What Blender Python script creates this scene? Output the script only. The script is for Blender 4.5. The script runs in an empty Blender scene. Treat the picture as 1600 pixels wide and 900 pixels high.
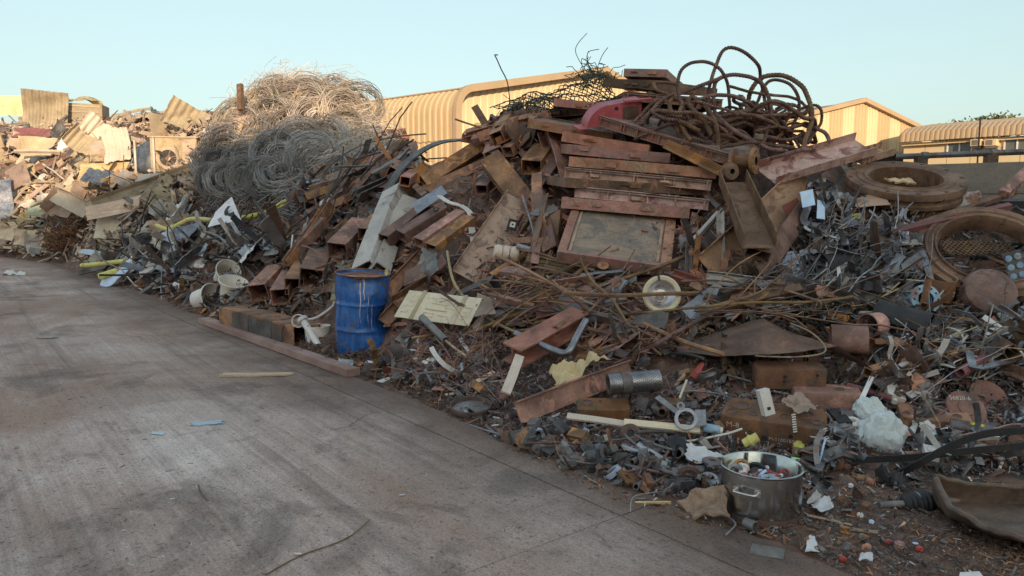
import bpy, bmesh, math, random
import numpy as np
from mathutils import Vector, Matrix, noise as mnoise

random.seed(11)
R = math.radians
scene = bpy.context.scene
COL = scene.collection

# ------------------------------------------------------------------ camera
FPX = 1150.0            # focal length in pixels of the 1600 px wide photograph
PITCH = R(6.3)
EYE = Vector((0, 0, 1.6))
cam_data = bpy.data.cameras.new('camera')
cam_data.sensor_width = 36.0
cam_data.lens = FPX / 1600 * 36
cam_data.clip_start = 0.05
cam_data.clip_end = 2000
cam = bpy.data.objects.new('camera', cam_data)
COL.objects.link(cam)
cam.location = EYE
cam.rotation_euler = (R(90) - PITCH, 0, 0)
scene.camera = cam
scene.render.resolution_x, scene.render.resolution_y = 1024, 576

# ------------------------------------------------------------------ sky, sun, exposure
SUN_ELEV, SUN_AZ = R(13.0), R(168)          # azimuth clockwise from +Y: low sun behind the viewer
world = bpy.data.worlds.new('World')
scene.world = world
world.use_nodes = True
wn = world.node_tree
sky = wn.nodes.new('ShaderNodeTexSky')
sky.sky_type = 'NISHITA'
sky.sun_disc = False
sky.sun_elevation = SUN_ELEV
sky.sun_rotation = SUN_AZ
sky.air_density = 1.0
sky.dust_density = 3.2
sky.ozone_density = 1.0
gam = wn.nodes.new('ShaderNodeGamma'); gam.inputs[1].default_value = 0.42      # hazy evening sky: evens out the whole dome
tint = wn.nodes.new('ShaderNodeMix'); tint.data_type = 'RGBA'; tint.blend_type = 'MULTIPLY'; tint.inputs[0].default_value = 1.0
tint.inputs[7].default_value = (0.85, 0.985, 0.945, 1)
wn.links.new(sky.outputs[0], gam.inputs[0]); wn.links.new(gam.outputs[0], tint.inputs[6])
wn.links.new(tint.outputs[2], wn.nodes['Background'].inputs[0])
wn.nodes['Background'].inputs[1].default_value = 0.15
sun_data = bpy.data.lights.new('sun', 'SUN')
sun_data.energy = 2.0
sun_data.angle = R(0.5)
sun_data.color = (0.78, 0.63, 0.42)
sun = bpy.data.objects.new('sun', sun_data)
COL.objects.link(sun)
sv = Vector((math.sin(SUN_AZ) * math.cos(SUN_ELEV), math.cos(SUN_AZ) * math.cos(SUN_ELEV), math.sin(SUN_ELEV)))
sun.rotation_euler = sv.to_track_quat('Z', 'Y').to_euler()
scene.view_settings.view_transform = 'Standard'
scene.view_settings.look = 'None'
scene.view_settings.gamma = 1
scene.view_settings.exposure = 1.86
scene.view_settings.use_curve_mapping = False

# ------------------------------------------------------------------ points from the survey of the photograph
CP, SP = math.cos(PITCH), math.sin(PITCH)
def ray(u, v):
    a = (u - 800) / FPX; b = (450 - v) / FPX
    return Vector((a, CP + b * SP, -SP + b * CP))
def W(u, v, Y):
    d = ray(u, v)
    return EYE + d * (Y / d.y)
def G(u, v, z=0.0):
    d = ray(u, v)
    return EYE + d * ((z - EYE.z) / d.z)

# ------------------------------------------------------------------ mesh helpers
class MB:
    def __init__(s): s.v = []; s.f = []
    def add(s, vs, fs):
        o = len(s.v); s.v.extend([tuple(p) for p in vs]); s.f.extend([tuple(i + o for i in f) for f in fs]); return s
    def box(s, x0, x1, y0, y1, z0, z1):
        vs = [(x0,y0,z0),(x1,y0,z0),(x1,y1,z0),(x0,y1,z0),(x0,y0,z1),(x1,y0,z1),(x1,y1,z1),(x0,y1,z1)]
        return s.add(vs, [(0,3,2,1),(4,5,6,7),(0,1,5,4),(1,2,6,5),(2,3,7,6),(3,0,4,7)])
    def merge(s, o, m=None):
        return s.add([m @ Vector(p) for p in o.v] if m is not None else o.v, o.f)
    def mesh(s, name, smooth=35):
        me = bpy.data.meshes.new(name)
        me.from_pydata(s.v, [], s.f)
        me.validate(); me.update()
        if smooth:
            me.shade_smooth(); me.set_sharp_from_angle(angle=R(smooth))
        return me

def tag(o, label=None, cat=None, group=None, kind=None):
    if label: o['label'] = label
    if cat: o['category'] = cat
    if group: o['group'] = group
    if kind: o['kind'] = kind
    return o
def link(name, me, mat, parent=None, mtx=None):
    o = bpy.data.objects.new(name, me)
    if me is not None and mat is not None and not me.materials: me.materials.append(MAT[mat] if isinstance(mat, str) else mat)
    COL.objects.link(o)
    if parent is not None: o.parent = parent
    if mtx is not None: o.matrix_basis = mtx
    return o
def obj(name, mb, mat, parent=None, mtx=None, smooth=35, label=None, cat=None, group=None, kind=None):
    return tag(link(name, mb.mesh(name, smooth), mat, parent, mtx), label, cat, group, kind)
def empty(name, mtx, label, cat, group=None):
    o = bpy.data.objects.new(name, None); COL.objects.link(o); o.matrix_basis = mtx
    o.empty_display_size = 0.1
    return tag(o, label, cat, group)
def T(x, y=None, z=None):
    return Matrix.Translation((x, y, z) if y is not None else x)
def RX(a): return Matrix.Rotation(R(a), 4, 'X')
def RY(a): return Matrix.Rotation(R(a), 4, 'Y')
def RZ(a): return Matrix.Rotation(R(a), 4, 'Z')
def frame(p, xdir, zhint=(0, 0, 1)):
    x = Vector(xdir).normalized(); z = Vector(zhint)
    z = (z - x * z.dot(x))
    if z.length < 1e-4: z = Vector((1, 0, 0)) - x * x.x
    z.normalize(); y = z.cross(x)
    m = Matrix.Identity(4)
    for i in range(3): m[i][0] = x[i]; m[i][1] = y[i]; m[i][2] = z[i]; m[i][3] = p[i]
    return m

def spline(pts, n=8, closed=False):
    P = [Vector(p) for p in pts]; out = []
    N = len(P); rng = N if closed else N - 1
    for i in range(rng):
        if closed: a, b, c, d = P[(i-1) % N], P[i], P[(i+1) % N], P[(i+2) % N]
        else: a, b, c, d = P[max(i-1, 0)], P[i], P[i+1], P[min(i+2, N-1)]
        for k in range(n):
            t = k / n
            out.append(0.5 * ((2*b) + (c-a)*t + (2*a-5*b+4*c-d)*t*t + (3*b-a-3*c+d)*t*t*t))
    if not closed: out.append(P[-1].copy())
    return out
def frames(path, closed=False, up=None):
    n = len(path); fr = []
    t0 = (path[1] - path[0]).normalized()
    ref = Vector(up) if up is not None else (Vector((0, 0, 1)) if abs(t0.z) < 0.9 else Vector((1, 0, 0)))
    nrm = (ref - t0 * ref.dot(t0)).normalized()
    for i in range(n):
        if closed: t = path[(i+1) % n] - path[i-1]
        else: t = path[min(i+1, n-1)] - path[max(i-1, 0)]
        t = t.normalized() if t.length > 1e-9 else t0
        nrm = nrm - t * nrm.dot(t)
        nrm = nrm.normalized() if nrm.length > 1e-6 else t.orthogonal().normalized()
        fr.append((t, nrm, t.cross(nrm)))
    return fr
def sweep(path, sec, twist=0.0, scale=None, caps=True, closed=False, mb=None, up=None):
    """sec: list of 2D points (a along the normal, b along the binormal)."""
    mb = mb or MB(); path = [Vector(p) for p in path]
    fr = frames(path, closed, up); m = len(sec); vs = []; fs = []
    for i, (p, (t, nn, bb)) in enumerate(zip(path, fr)):
        s = scale(i / max(1, len(path)-1)) if scale else 1.0
        ca, sa = math.cos(twist * i), math.sin(twist * i)
        for (x, y) in sec:
            X = (x*ca - y*sa) * s; Y = (x*sa + y*ca) * s
            vs.append(p + nn * X + bb * Y)
    n = len(path)
    for i in range(n if closed else n - 1):
        for k in range(m):
            a = i*m + k; b = i*m + (k+1) % m; j = ((i+1) % n)
            fs.append((a, b, j*m + (k+1) % m, j*m + k))
    if caps and not closed:
        fs.append(tuple(range(m-1, -1, -1))); fs.append(tuple((n-1)*m + k for k in range(m)))
    return mb.add(vs, fs)
def circ(r, n=8): return [(r*math.cos(2*math.pi*k/n), r*math.sin(2*math.pi*k/n)) for k in range(n)]
def rect(w, h): return [(-h/2, -w/2), (h/2, -w/2), (h/2, w/2), (-h/2, w/2)]
def tube(path, r, n=6, **k): return sweep(path, circ(r, n), **k)
def hollow(path, outer, inner, mb=None, up=None):
    mb = mb or MB(); m = len(outer); path = [Vector(p) for p in path]; n = len(path); base = len(mb.v)
    sweep(path, outer, caps=False, mb=mb, up=up)
    b2 = len(mb.v); sweep(path, inner, caps=False, mb=mb, up=up)
    k0 = len(mb.f) - (n-1)*m
    for i in range(k0, len(mb.f)): mb.f[i] = tuple(reversed(mb.f[i]))
    for e, flip in ((0, False), (n-1, True)):
        for k in range(m):
            a, b = base + e*m + k, base + e*m + (k+1) % m
            c, d = b2 + e*m + (k+1) % m, b2 + e*m + k
            mb.f.append((a, d, c, b) if not flip else (a, b, c, d))
    return mb
# sections (y = width, z = height) as polygons in (normal=z, binormal) space
def s_channel(w, h, t):   # web at bottom, flanges up
    return [(0,-w/2),(0,w/2),(h,w/2),(h,w/2-t),(t,w/2-t),(t,-w/2+t),(h,-w/2+t),(h,-w/2)]
def s_angle(w, h, t): return [(0,0),(0,w),(t,w),(t,t),(h,t),(h,0)]
def s_ibeam(w, h, t):
    a = w/2; b = t*0.45
    return [(0,-a),(0,a),(t,a),(t,b),(h-t,b),(h-t,a),(h,a),(h,-a),(h-t,-a),(h-t,-b),(t,-b),(t,-a)]
def lathe(prof, n=24, mb=None, cap0=False, cap1=False, a0=0.0, a1=2*math.pi):
    mb = mb or MB(); full = abs(a1 - a0 - 2*math.pi) < 1e-6; cnt = n if full else n + 1
    vs = [(r*math.cos(a0+(a1-a0)*k/n), r*math.sin(a0+(a1-a0)*k/n), z) for (r, z) in prof for k in range(cnt)]
    fs = []
    for i in range(len(prof)-1):
        for k in range(n):
            k2 = (k+1) % cnt
            fs.append((i*cnt+k, i*cnt+k2, (i+1)*cnt+k2, (i+1)*cnt+k))
    if cap0: fs.append(tuple(range(cnt-1, -1, -1)))
    if cap1: fs.append(tuple((len(prof)-1)*cnt + k for k in range(cnt)))
    return mb.add(vs, fs)
def fbm(x, y, z=0.0, o=3):
    return mnoise.fractal(Vector((x, y, z)), 1.0, 2.0, o)
def sheet(w, h, nx, ny, thick=0.003, folds=(), amp=0.0, freq=2.0, seed=0, corr=0.0, pitch=0.1, cut=None, mb=None, ragged=0.0):
    """bent sheet: folds = [(px,py,angle_of_line,bend_deg,radius)], corr = corrugation depth along x."""
    mb = mb or MB(); g = []
    for j in range(ny+1):
        for i in range(nx+1):
            x, y = (i/nx-0.5)*w, (j/ny-0.5)*h
            if ragged:
                if i in (0, nx): x += ragged*w*mnoise.noise(Vector((seed*3.1+i, y*6/h, 0.5)))
                if j in (0, ny): y += ragged*h*mnoise.noise(Vector((seed*5.3+j, x*6/w, 0.9)))
            z = 0.0
            if corr:
                ph = (x/pitch) % 1.0
                z += corr * min(1, max(0, (abs(ph-0.5)*4-0.5)))
            if amp: z += amp*fbm(x*freq+seed*7.7, y*freq, seed*1.3)
            g.append(Vector((x, y, z)))
    for (px, py, a, bend, rad) in folds:
        d = Vector((math.cos(a), math.sin(a), 0)); nn = Vector((-d.y, d.x, 0)); o = Vector((px, py, 0)); b = R(bend)
        ng = []
        for p, idx in zip(g, range(len(g))):
            i, j = idx % (nx+1), idx // (nx+1)
            q = Vector(((i/nx-0.5)*w, (j/ny-0.5)*h, 0)); s = (q-o).dot(nn)
            if s > 0:
                f = min(1, s/max(rad, 1e-4)); ang = b*f
                ng.append(o + Matrix.Rotation(ang, 3, d) @ (p-o))
            else: ng.append(p)
        g = ng
    N = len(g); W1 = nx+1
    nr = []
    for idx in range(N):
        i, j = idx % W1, idx // W1
        a = g[idx+1 if i < nx else idx] - g[idx-1 if i > 0 else idx]
        b = g[idx+W1 if j < ny else idx] - g[idx-W1 if j > 0 else idx]
        c = a.cross(b); nr.append(c.normalized() if c.length > 1e-9 else Vector((0,0,1)))
    vs = [p + n*thick/2 for p, n in zip(g, nr)] + [p - n*thick/2 for p, n in zip(g, nr)]
    fs = []
    for j in range(ny):
        for i in range(nx):
            a = j*W1+i
            if cut and cut((i+.5)/nx, (j+.5)/ny): continue
            fs.append((a, a+1, a+1+W1, a+W1)); fs.append((N+a, N+a+W1, N+a+1+W1, N+a+1))
    for i in range(nx):
        fs.append((i, N+i, N+i+1, i+1)); a = ny*W1+i; fs.append((a, a+1, N+a+1, N+a))
    for j in range(ny):
        a = j*W1; fs.append((a, a+W1, N+a+W1, N+a)); a = j*W1+nx; fs.append((a, N+a, N+a+W1, a+W1))
    return mb.add(vs, fs)
# ------------------------------------------------------------------ materials
def srgb(r, g, b, k=1.0):
    f = lambda c: (c/255/12.92 if c/255 <= .04045 else ((c/255+.055)/1.055)**2.4)
    return (min(.9, f(r)*k*1.14), min(.9, f(g)*k*.96), min(.9, f(b)*k*.98), 1)
MAT = {}
def rst(r, g, b, k=1.0):
    c = srgb(r, g, b, k); return (c[0]*.95, c[1]*1.03, c[2]*.86, 1)
def nd(nt, t, **kw):
    n = nt.nodes.new(t)
    for k, v in kw.items(): setattr(n, k, v)
    return n
def coords(nt, kind='Object', rnd=True):
    tc = nd(nt, 'ShaderNodeTexCoord')
    out = tc.outputs[kind]
    if rnd:
        oi = nd(nt, 'ShaderNodeObjectInfo')
        mul = nd(nt, 'ShaderNodeVectorMath', operation='SCALE'); mul.inputs[0].default_value = (37, 53, 71)
        nt.links.new(oi.outputs['Random'], mul.inputs['Scale'])
        add = nd(nt, 'ShaderNodeVectorMath', operation='ADD')
        nt.links.new(out, add.inputs[0]); nt.links.new(mul.outputs[0], add.inputs[1])
        return add.outputs[0], oi
    return out, None
def nz(nt, co, scale, detail=6, rough=0.6, dist=0.0, vscale=None):
    if vscale:
        mp = nd(nt, 'ShaderNodeVectorMath', operation='MULTIPLY'); mp.inputs[1].default_value = vscale
        nt.links.new(co, mp.inputs[0]); co = mp.outputs[0]
    n = nd(nt, 'ShaderNodeTexNoise'); n.inputs['Scale'].default_value = scale
    n.inputs['Detail'].default_value = detail; n.inputs['Roughness'].default_value = rough; n.inputs['Distortion'].default_value = dist
    nt.links.new(co, n.inputs['Vector'])
    return n.outputs['Fac']
def ramp(nt, fac, stops, interp='LINEAR'):
    r = nd(nt, 'ShaderNodeValToRGB'); r.color_ramp.interpolation = interp
    e = r.color_ramp.elements
    while len(e) < len(stops): e.new(0.5)
    for el, (p, c) in zip(e, stops):
        el.position = p; el.color = c if len(c) == 4 else (*c, 1)
    nt.links.new(fac, r.inputs[0])
    return r.outputs[0]
def mix(nt, fac, a, b, mode='MIX'):
    m = nd(nt, 'ShaderNodeMix', data_type='RGBA', blend_type=mode)
    for s, v in ((0, fac), (6, a), (7, b)):
        if hasattr(v, 'links'): nt.links.new(v, m.inputs[s])
        else: m.inputs[s].default_value = v
    return m.outputs[2]
def g(v): return (v, v, v, 1)
def material(name, cols, scale=3.0, rust=None, rust_amt=0.5, dirt=0.35, rough=(0.55, 0.85), metal=0.0, bump=0.25, bscale=30,
             var=0.25, streak=None, huevar=0.02, kind='Object', rnd=True):
    """cols: list of sRGB-linear colours spread over a noise ramp; rust: colours of a second patchy layer; dirt darkens in blotches."""
    m = bpy.data.materials.new(name); m.use_nodes = True; nt = m.node_tree
    bs = nt.nodes['Principled BSDF']; L = nt.links.new
    co, oi = coords(nt, kind, rnd)
    f = nz(nt, co, scale, 7, 0.62, 0.4, streak)
    n = len(cols); st = [(0.30 + 0.42*i/max(1, n-1), c) for i, c in enumerate(cols)]
    col = ramp(nt, f, st if n > 1 else [(0, cols[0]), (1, cols[0])])
    if rust:
        f2 = nz(nt, co, scale*0.9+1.3, 9, 0.7, 0.6)
        mask = ramp(nt, f2, [(0.62-0.3*rust_amt, g(0)), (0.70-0.3*rust_amt, g(1))])
        f3 = nz(nt, co, scale*6, 5, 0.6)
        rc = ramp(nt, f3, [(0.3, rust[0]), (0.7, rust[-1])])
        col = mix(nt, mask, col, rc)
    if dirt:
        f4 = nz(nt, co, scale*0.6, 8, 0.7, 1.0)
        dm = ramp(nt, f4, [(0.35, g(1.0)), (0.75, g(1.0-dirt))])
        f5 = nz(nt, co, scale*14, 4, 0.6)
        dm2 = ramp(nt, f5, [(0.3, g(1.0)), (0.8, g(1.0-dirt*0.6))])
        col = mix(nt, 1.0, col, dm, 'MULTIPLY'); col = mix(nt, 1.0, col, dm2, 'MULTIPLY')
    if oi is not None and var:
        hs = nd(nt, 'ShaderNodeHueSaturation')
        mr = nd(nt, 'ShaderNodeMapRange'); mr.inputs[3].default_value = 1-var; mr.inputs[4].default_value = 1+var
        L(oi.outputs['Random'], mr.inputs[0]); L(mr.outputs[0], hs.inputs['Value'])
        mt = nd(nt, 'ShaderNodeMath', operation='MULTIPLY_ADD'); mt.inputs[1].default_value = 17.31; mt.inputs[2].default_value = 0.0
        L(oi.outputs['Random'], mt.inputs[0])
        fr = nd(nt, 'ShaderNodeMath', operation='FRACT'); L(mt.outputs[0], fr.inputs[0])
        mh = nd(nt, 'ShaderNodeMapRange'); mh.inputs[3].default_value = 0.5-huevar; mh.inputs[4].default_value = 0.5+huevar
        L(fr.outputs[0], mh.inputs[0]); L(mh.outputs[0], hs.inputs['Hue'])
        ms = nd(nt, 'ShaderNodeMapRange'); ms.inputs[3].default_value = 0.68; ms.inputs[4].default_value = 1.0
        L(fr.outputs[0], ms.inputs[0]); L(ms.outputs[0], hs.inputs['Saturation'])
        L(col, hs.inputs['Color']); col = hs.outputs[0]
    L(col, bs.inputs['Base Color'])
    rf = nz(nt, co, scale*3, 5, 0.6)
    L(ramp(nt, rf, [(0.3, g(rough[0])), (0.7, g(rough[1]))]), bs.inputs['Roughness'])
    bs.inputs['Metallic'].default_value = metal
    if bump:
        b = nd(nt, 'ShaderNodeBump'); b.inputs['Strength'].default_value = bump; b.inputs['Distance'].default_value = 0.01
        L(nz(nt, co, bscale, 6, 0.65), b.inputs['Height']); L(b.outputs[0], bs.inputs['Normal'])
    MAT[name] = m
    return m
K = 2.25
RU = [rst(66,42,34,K), rst(108,72,56,K), rst(140,98,76,K)]
material('rust_beam', RU, 3.0, rust=[rst(120,72,45,K), rst(160,104,70,K)], rust_amt=.35, dirt=.5, var=.32, huevar=.018)
material('rust_dark', [rst(45,32,28,2.7), rst(78,54,44,2.7), rst(98,68,54,2.7)], 3, rust=[rst(100,58,38,2.7), rst(120,74,50,2.7)], rust_amt=.2, dirt=.5, var=.35)
material('rust_orange', [rst(92,48,26,K), rst(138,78,44,K), rst(160,100,62,K)], 3, dirt=.5, var=.25)
material('rust_plain', [rst(70,46,38,K), rst(102,72,60,K), rst(120,88,74,K)], 3.5, rust=[rst(66,48,42,K), rst(96,62,46,K)], rust_amt=.4, dirt=.5, var=.06, bump=.45, bscale=22)
material('chalk', [srgb(206,198,188), srgb(220,214,204)], 20, dirt=.3, var=0, bump=0)
material('rust_cast', [rst(70,42,30,2.4), rst(100,60,42,2.4), rst(112,70,50,2.4)], 4, rust=[rst(84,60,50,2.4), rst(60,48,44,2.4)], rust_amt=.35, dirt=.5, var=.1, bump=.3)
material('rust_rod', [rst(58,40,32,2.4), rst(100,70,54,2.4), rst(132,98,78,2.4)], 5, dirt=.4, var=.4, huevar=.03)
material('rope_steel', [srgb(70,46,36,1.6), srgb(108,76,58,1.6), srgb(136,102,80,1.6)], 9, dirt=.5, var=.25)
material('panel_red', [rst(104,60,46,2.0), rst(140,88,70,2.0), rst(130,88,74,2.0)], 7, rust=[rst(92,60,46,2.0), rst(164,134,114,1.6)], rust_amt=.4, dirt=.5, var=.2, bump=.35, bscale=45)
material('panel_pink', [srgb(150,112,98,1.5), srgb(178,148,132,1.5), srgb(160,128,116,1.5)], 4, rust=[srgb(128,70,58,1.5), srgb(110,70,52,1.5)], rust_amt=.4, dirt=.4, var=.1)
material('rail_pink', [srgb(136,112,104,1.4), srgb(168,148,138,1.4)], 1.5, dirt=.45, var=0, huevar=.0)
material('plywood', [srgb(118,102,88,1.4), srgb(152,134,116,1.4), srgb(140,124,110,1.4)], 2.5, rust=[srgb(110,104,98,1.4), srgb(126,118,110,1.4)], rust_amt=.55, dirt=.45, streak=(1, 6, 6), var=.1, rough=(.7,.95))
material('tan_plate', [srgb(138,108,82,1.4), srgb(164,134,104,1.4), srgb(152,120,92,1.4)], 3, rust=[srgb(112,80,60,1.4), srgb(124,92,70,1.4)], rust_amt=.35, dirt=.35, var=.05, huevar=.004)
material('galv', [srgb(120,124,128,1.25), srgb(150,155,159,1.25), srgb(172,178,182,1.25)], 6, dirt=.5, metal=.85, rough=(.22,.5), var=.3, huevar=.01, bump=.15)
material('galv_dull', [srgb(84,85,85,1.5), srgb(116,117,115,1.5), srgb(136,136,132,1.5)], 4, rust=[srgb(96,74,60,1.5), srgb(110,90,76,1.5)], rust_amt=.25, dirt=.55, metal=.5, rough=(.35,.65), var=.4, huevar=.02)
material('grey_paint', [srgb(142,142,134,1.5), srgb(168,166,156,1.5), srgb(160,156,144,1.5)], 2.5, rust=[srgb(120,96,76,1.5), srgb(112,90,72,1.5)], rust_amt=.15, dirt=.4, var=.1)
material('dark_steel', [srgb(46,46,47,2.7), srgb(74,73,72,2.7), srgb(100,97,95,2.7)], 4, rust=[srgb(78,56,44,2.7), srgb(92,66,50,2.7)], rust_amt=.25, dirt=.4, metal=.3, rough=(.4,.7), var=.45)
material('black_rubber', [srgb(22,22,24,K), srgb(38,37,38,K)], 8, dirt=.3, rough=(.5,.8), var=.3)
material('cream', [srgb(164,150,120,1.0), srgb(186,172,140,1.0), srgb(174,158,126,1.0)], 1.5, rust=[srgb(140,108,74,1.15), srgb(160,130,92,1.15)], rust_amt=.1, dirt=.4, var=.3, huevar=.02)
material('cream_bright', [srgb(200,190,164,1.1), srgb(218,210,188,1.1)], 2, dirt=.35, var=.15)
material('beige_dirty', [srgb(140,124,98,1.15), srgb(174,154,120,1.15), srgb(150,130,104,1.15)], 2, rust=[srgb(110,84,60,1.5), srgb(130,100,72,1.5)], rust_amt=.25, dirt=.5, var=.35, huevar=.03)
material('white_paint', [srgb(206,206,200,1.15), srgb(226,226,222,1.15)], 4, dirt=.3, var=.15, rough=(.4,.7))
material('white_rust', [srgb(190,186,182,1.15), srgb(212,208,204,1.15)], 5, rust=[srgb(120,72,48,1.15), srgb(150,100,72,1.15)], rust_amt=.5, dirt=.35, var=.1)
material('white_plastic', [srgb(214,212,200,1.15), srgb(226,224,214,1.15)], 3, dirt=.25, var=.06, rough=(.35,.55), bump=.05)
material('paper', [srgb(196,200,206,1.15), srgb(224,228,232,1.15)], 6, dirt=.3, var=.2, rough=(.7,.9))
material('drum_blue', [srgb(22,62,122,1.5), srgb(34,88,154,1.5), srgb(56,106,166,1.5)], 3.2, rust=[srgb(64,80,96,1.3), srgb(96,92,88,1.3)], rust_amt=.17, dirt=.45, streak=(6, 6, .9), var=0, rough=(.16,.42), bump=.15, bscale=9)
material('blue_paint', [srgb(80,118,146,K), srgb(116,152,176,K)], 5, rust=[srgb(104,84,70,K), srgb(120,100,84,K)], rust_amt=.3, dirt=.4, var=.15)
material('blue_pale', [srgb(150,186,214,1.15), srgb(190,214,232,1.15)], 5, dirt=.25, var=.25, rough=(.4,.6))
material('red_paint', [srgb(140,22,34,1.4), srgb(172,38,50,1.4)], 3, dirt=.3, var=.15, rough=(.35,.6))
material('red_dull', [srgb(108,52,48,1.5), srgb(136,74,68,1.5)], 4, dirt=.45, var=.25)
material('yellow_paint', [srgb(196,150,28,K), srgb(222,180,50,K)], 4, rust=[srgb(110,84,40,K), srgb(90,70,40,K)], rust_amt=.2, dirt=.4, var=.15)
material('yellow_pale', [srgb(196,180,128,1.1), srgb(220,206,158,1.1)], 4, dirt=.35, var=.15)
material('orange_paint', [srgb(200,96,22,K), srgb(226,120,40,K)], 4, dirt=.35, var=.15)
material('green_pale', [srgb(120,140,112,K), srgb(150,166,138,K)], 3, dirt=.35, var=.2)
material('green_plastic', [srgb(60,170,80,K), srgb(110,200,110,K)], 4, dirt=.2, var=.1)
material('wood', [srgb(150,124,88,1.5), srgb(190,164,122,1.5), srgb(206,184,144,1.5)], 4, dirt=.35, streak=(.6, 8, 8), var=.25, rough=(.7,.95))
material('wood_pale', [srgb(200,186,158,1.1), srgb(220,208,184,1.1)], 4, dirt=.3, streak=(.6, 8, 8), var=.12, rough=(.7,.95))
material('wire_zinc', [srgb(112,108,98,1.5), srgb(156,149,134,1.5), srgb(178,171,154,1.5)], 2, dirt=.3, metal=.2, rough=(.45,.7), var=.25, bump=0)
material('wire_grey', [srgb(96,98,96,1.5), srgb(136,138,136,1.5), srgb(156,158,156,1.5)], 2, dirt=.35, metal=.2, rough=(.45,.7), var=.25, bump=0)
material('wire_rust', [srgb(62,34,24,K), srgb(96,56,40,K)], 4, dirt=.3, var=.2, bump=0)
material('wire_dark', [srgb(36,36,36,K), srgb(66,62,58,K)], 4, dirt=.3, var=.3, bump=0)
material('net_green', [srgb(44,52,42,K), srgb(72,80,62,K)], 4, dirt=.3, var=.1, bump=0)
material('steel_pot', [(.58,.58,.57,1), (.70,.70,.69,1)], 2, rust=[srgb(96,78,64,1.2), srgb(120,100,84,1.2)], rust_amt=.10, dirt=.45, metal=1.0, rough=(.14,.30), var=0, bump=.05, streak=(1, 1, .3))
material('chrome', [srgb(190,192,192,1.15), srgb(220,222,222,1.15)], 3, dirt=.25, metal=.85, rough=(.15,.35), var=.1, bump=.03)
material('mud_brown', [srgb(62,48,42,1.6), srgb(98,80,70,1.6), srgb(78,62,54,1.6)], 6, dirt=.55, var=.1)
material('card_brown', [srgb(116,94,76,1.3), srgb(164,142,120,1.3), srgb(124,92,66,1.3)], 9, dirt=.55, var=.1, huevar=.005, rough=(.8,.95))
material('bldg_yellow', [srgb(184,166,128), srgb(192,174,136)], .8, dirt=.12, var=0, bump=0, kind='Object', rnd=False)
material('bldg_light', [srgb(206,194,154), srgb(212,200,162)], .8, dirt=.1, var=0, bump=0, rnd=False)
material('bldg_beige', [srgb(166,150,118), srgb(176,158,126)], .8, dirt=.12, var=0, bump=0, rnd=False)
material('roof_grey', [srgb(120,110,98), srgb(140,128,112)], .8, dirt=.2, var=0, bump=0, rnd=False)
material('shade_inside', [srgb(30,28,26), srgb(44,40,36)], .8, dirt=.2, var=0, bump=0, rnd=False)  # interior shade of the open buildings, put into a near-black colour
material('block_wall', [srgb(124,118,110,1.1), srgb(146,140,130,1.1)], 2, dirt=.4, var=.1, bump=.3)
material('window_glass', [srgb(90,98,98), srgb(110,118,116)], 2, dirt=.2, var=.1, rough=(.1,.2), bump=0)
material('bark', [srgb(92,80,66), srgb(116,102,86)], 6, dirt=.3, var=.1)
material('leaf', [srgb(70,84,48), srgb(100,112,66), srgb(120,128,78)], 3, dirt=.3, var=.1, bump=0)
material('heap_base', [srgb(46,38,34,2.7), srgb(80,64,54,2.7), srgb(110,90,76,2.7)], 7, rust=[srgb(84,52,38,2.7), srgb(60,54,50,2.7)], rust_amt=.4, dirt=.6, var=0, bump=1.0, bscale=14, rnd=False)
material('dirt', [srgb(54,49,46,1.7), srgb(84,77,71,1.7), srgb(102,94,86,1.7)], 1.8, rust=[srgb(42,39,38,1.7), srgb(62,56,52,1.7)], rust_amt=.45, dirt=.5, var=0, bump=.8, bscale=18, rough=(.8,.98), rnd=False)

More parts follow.
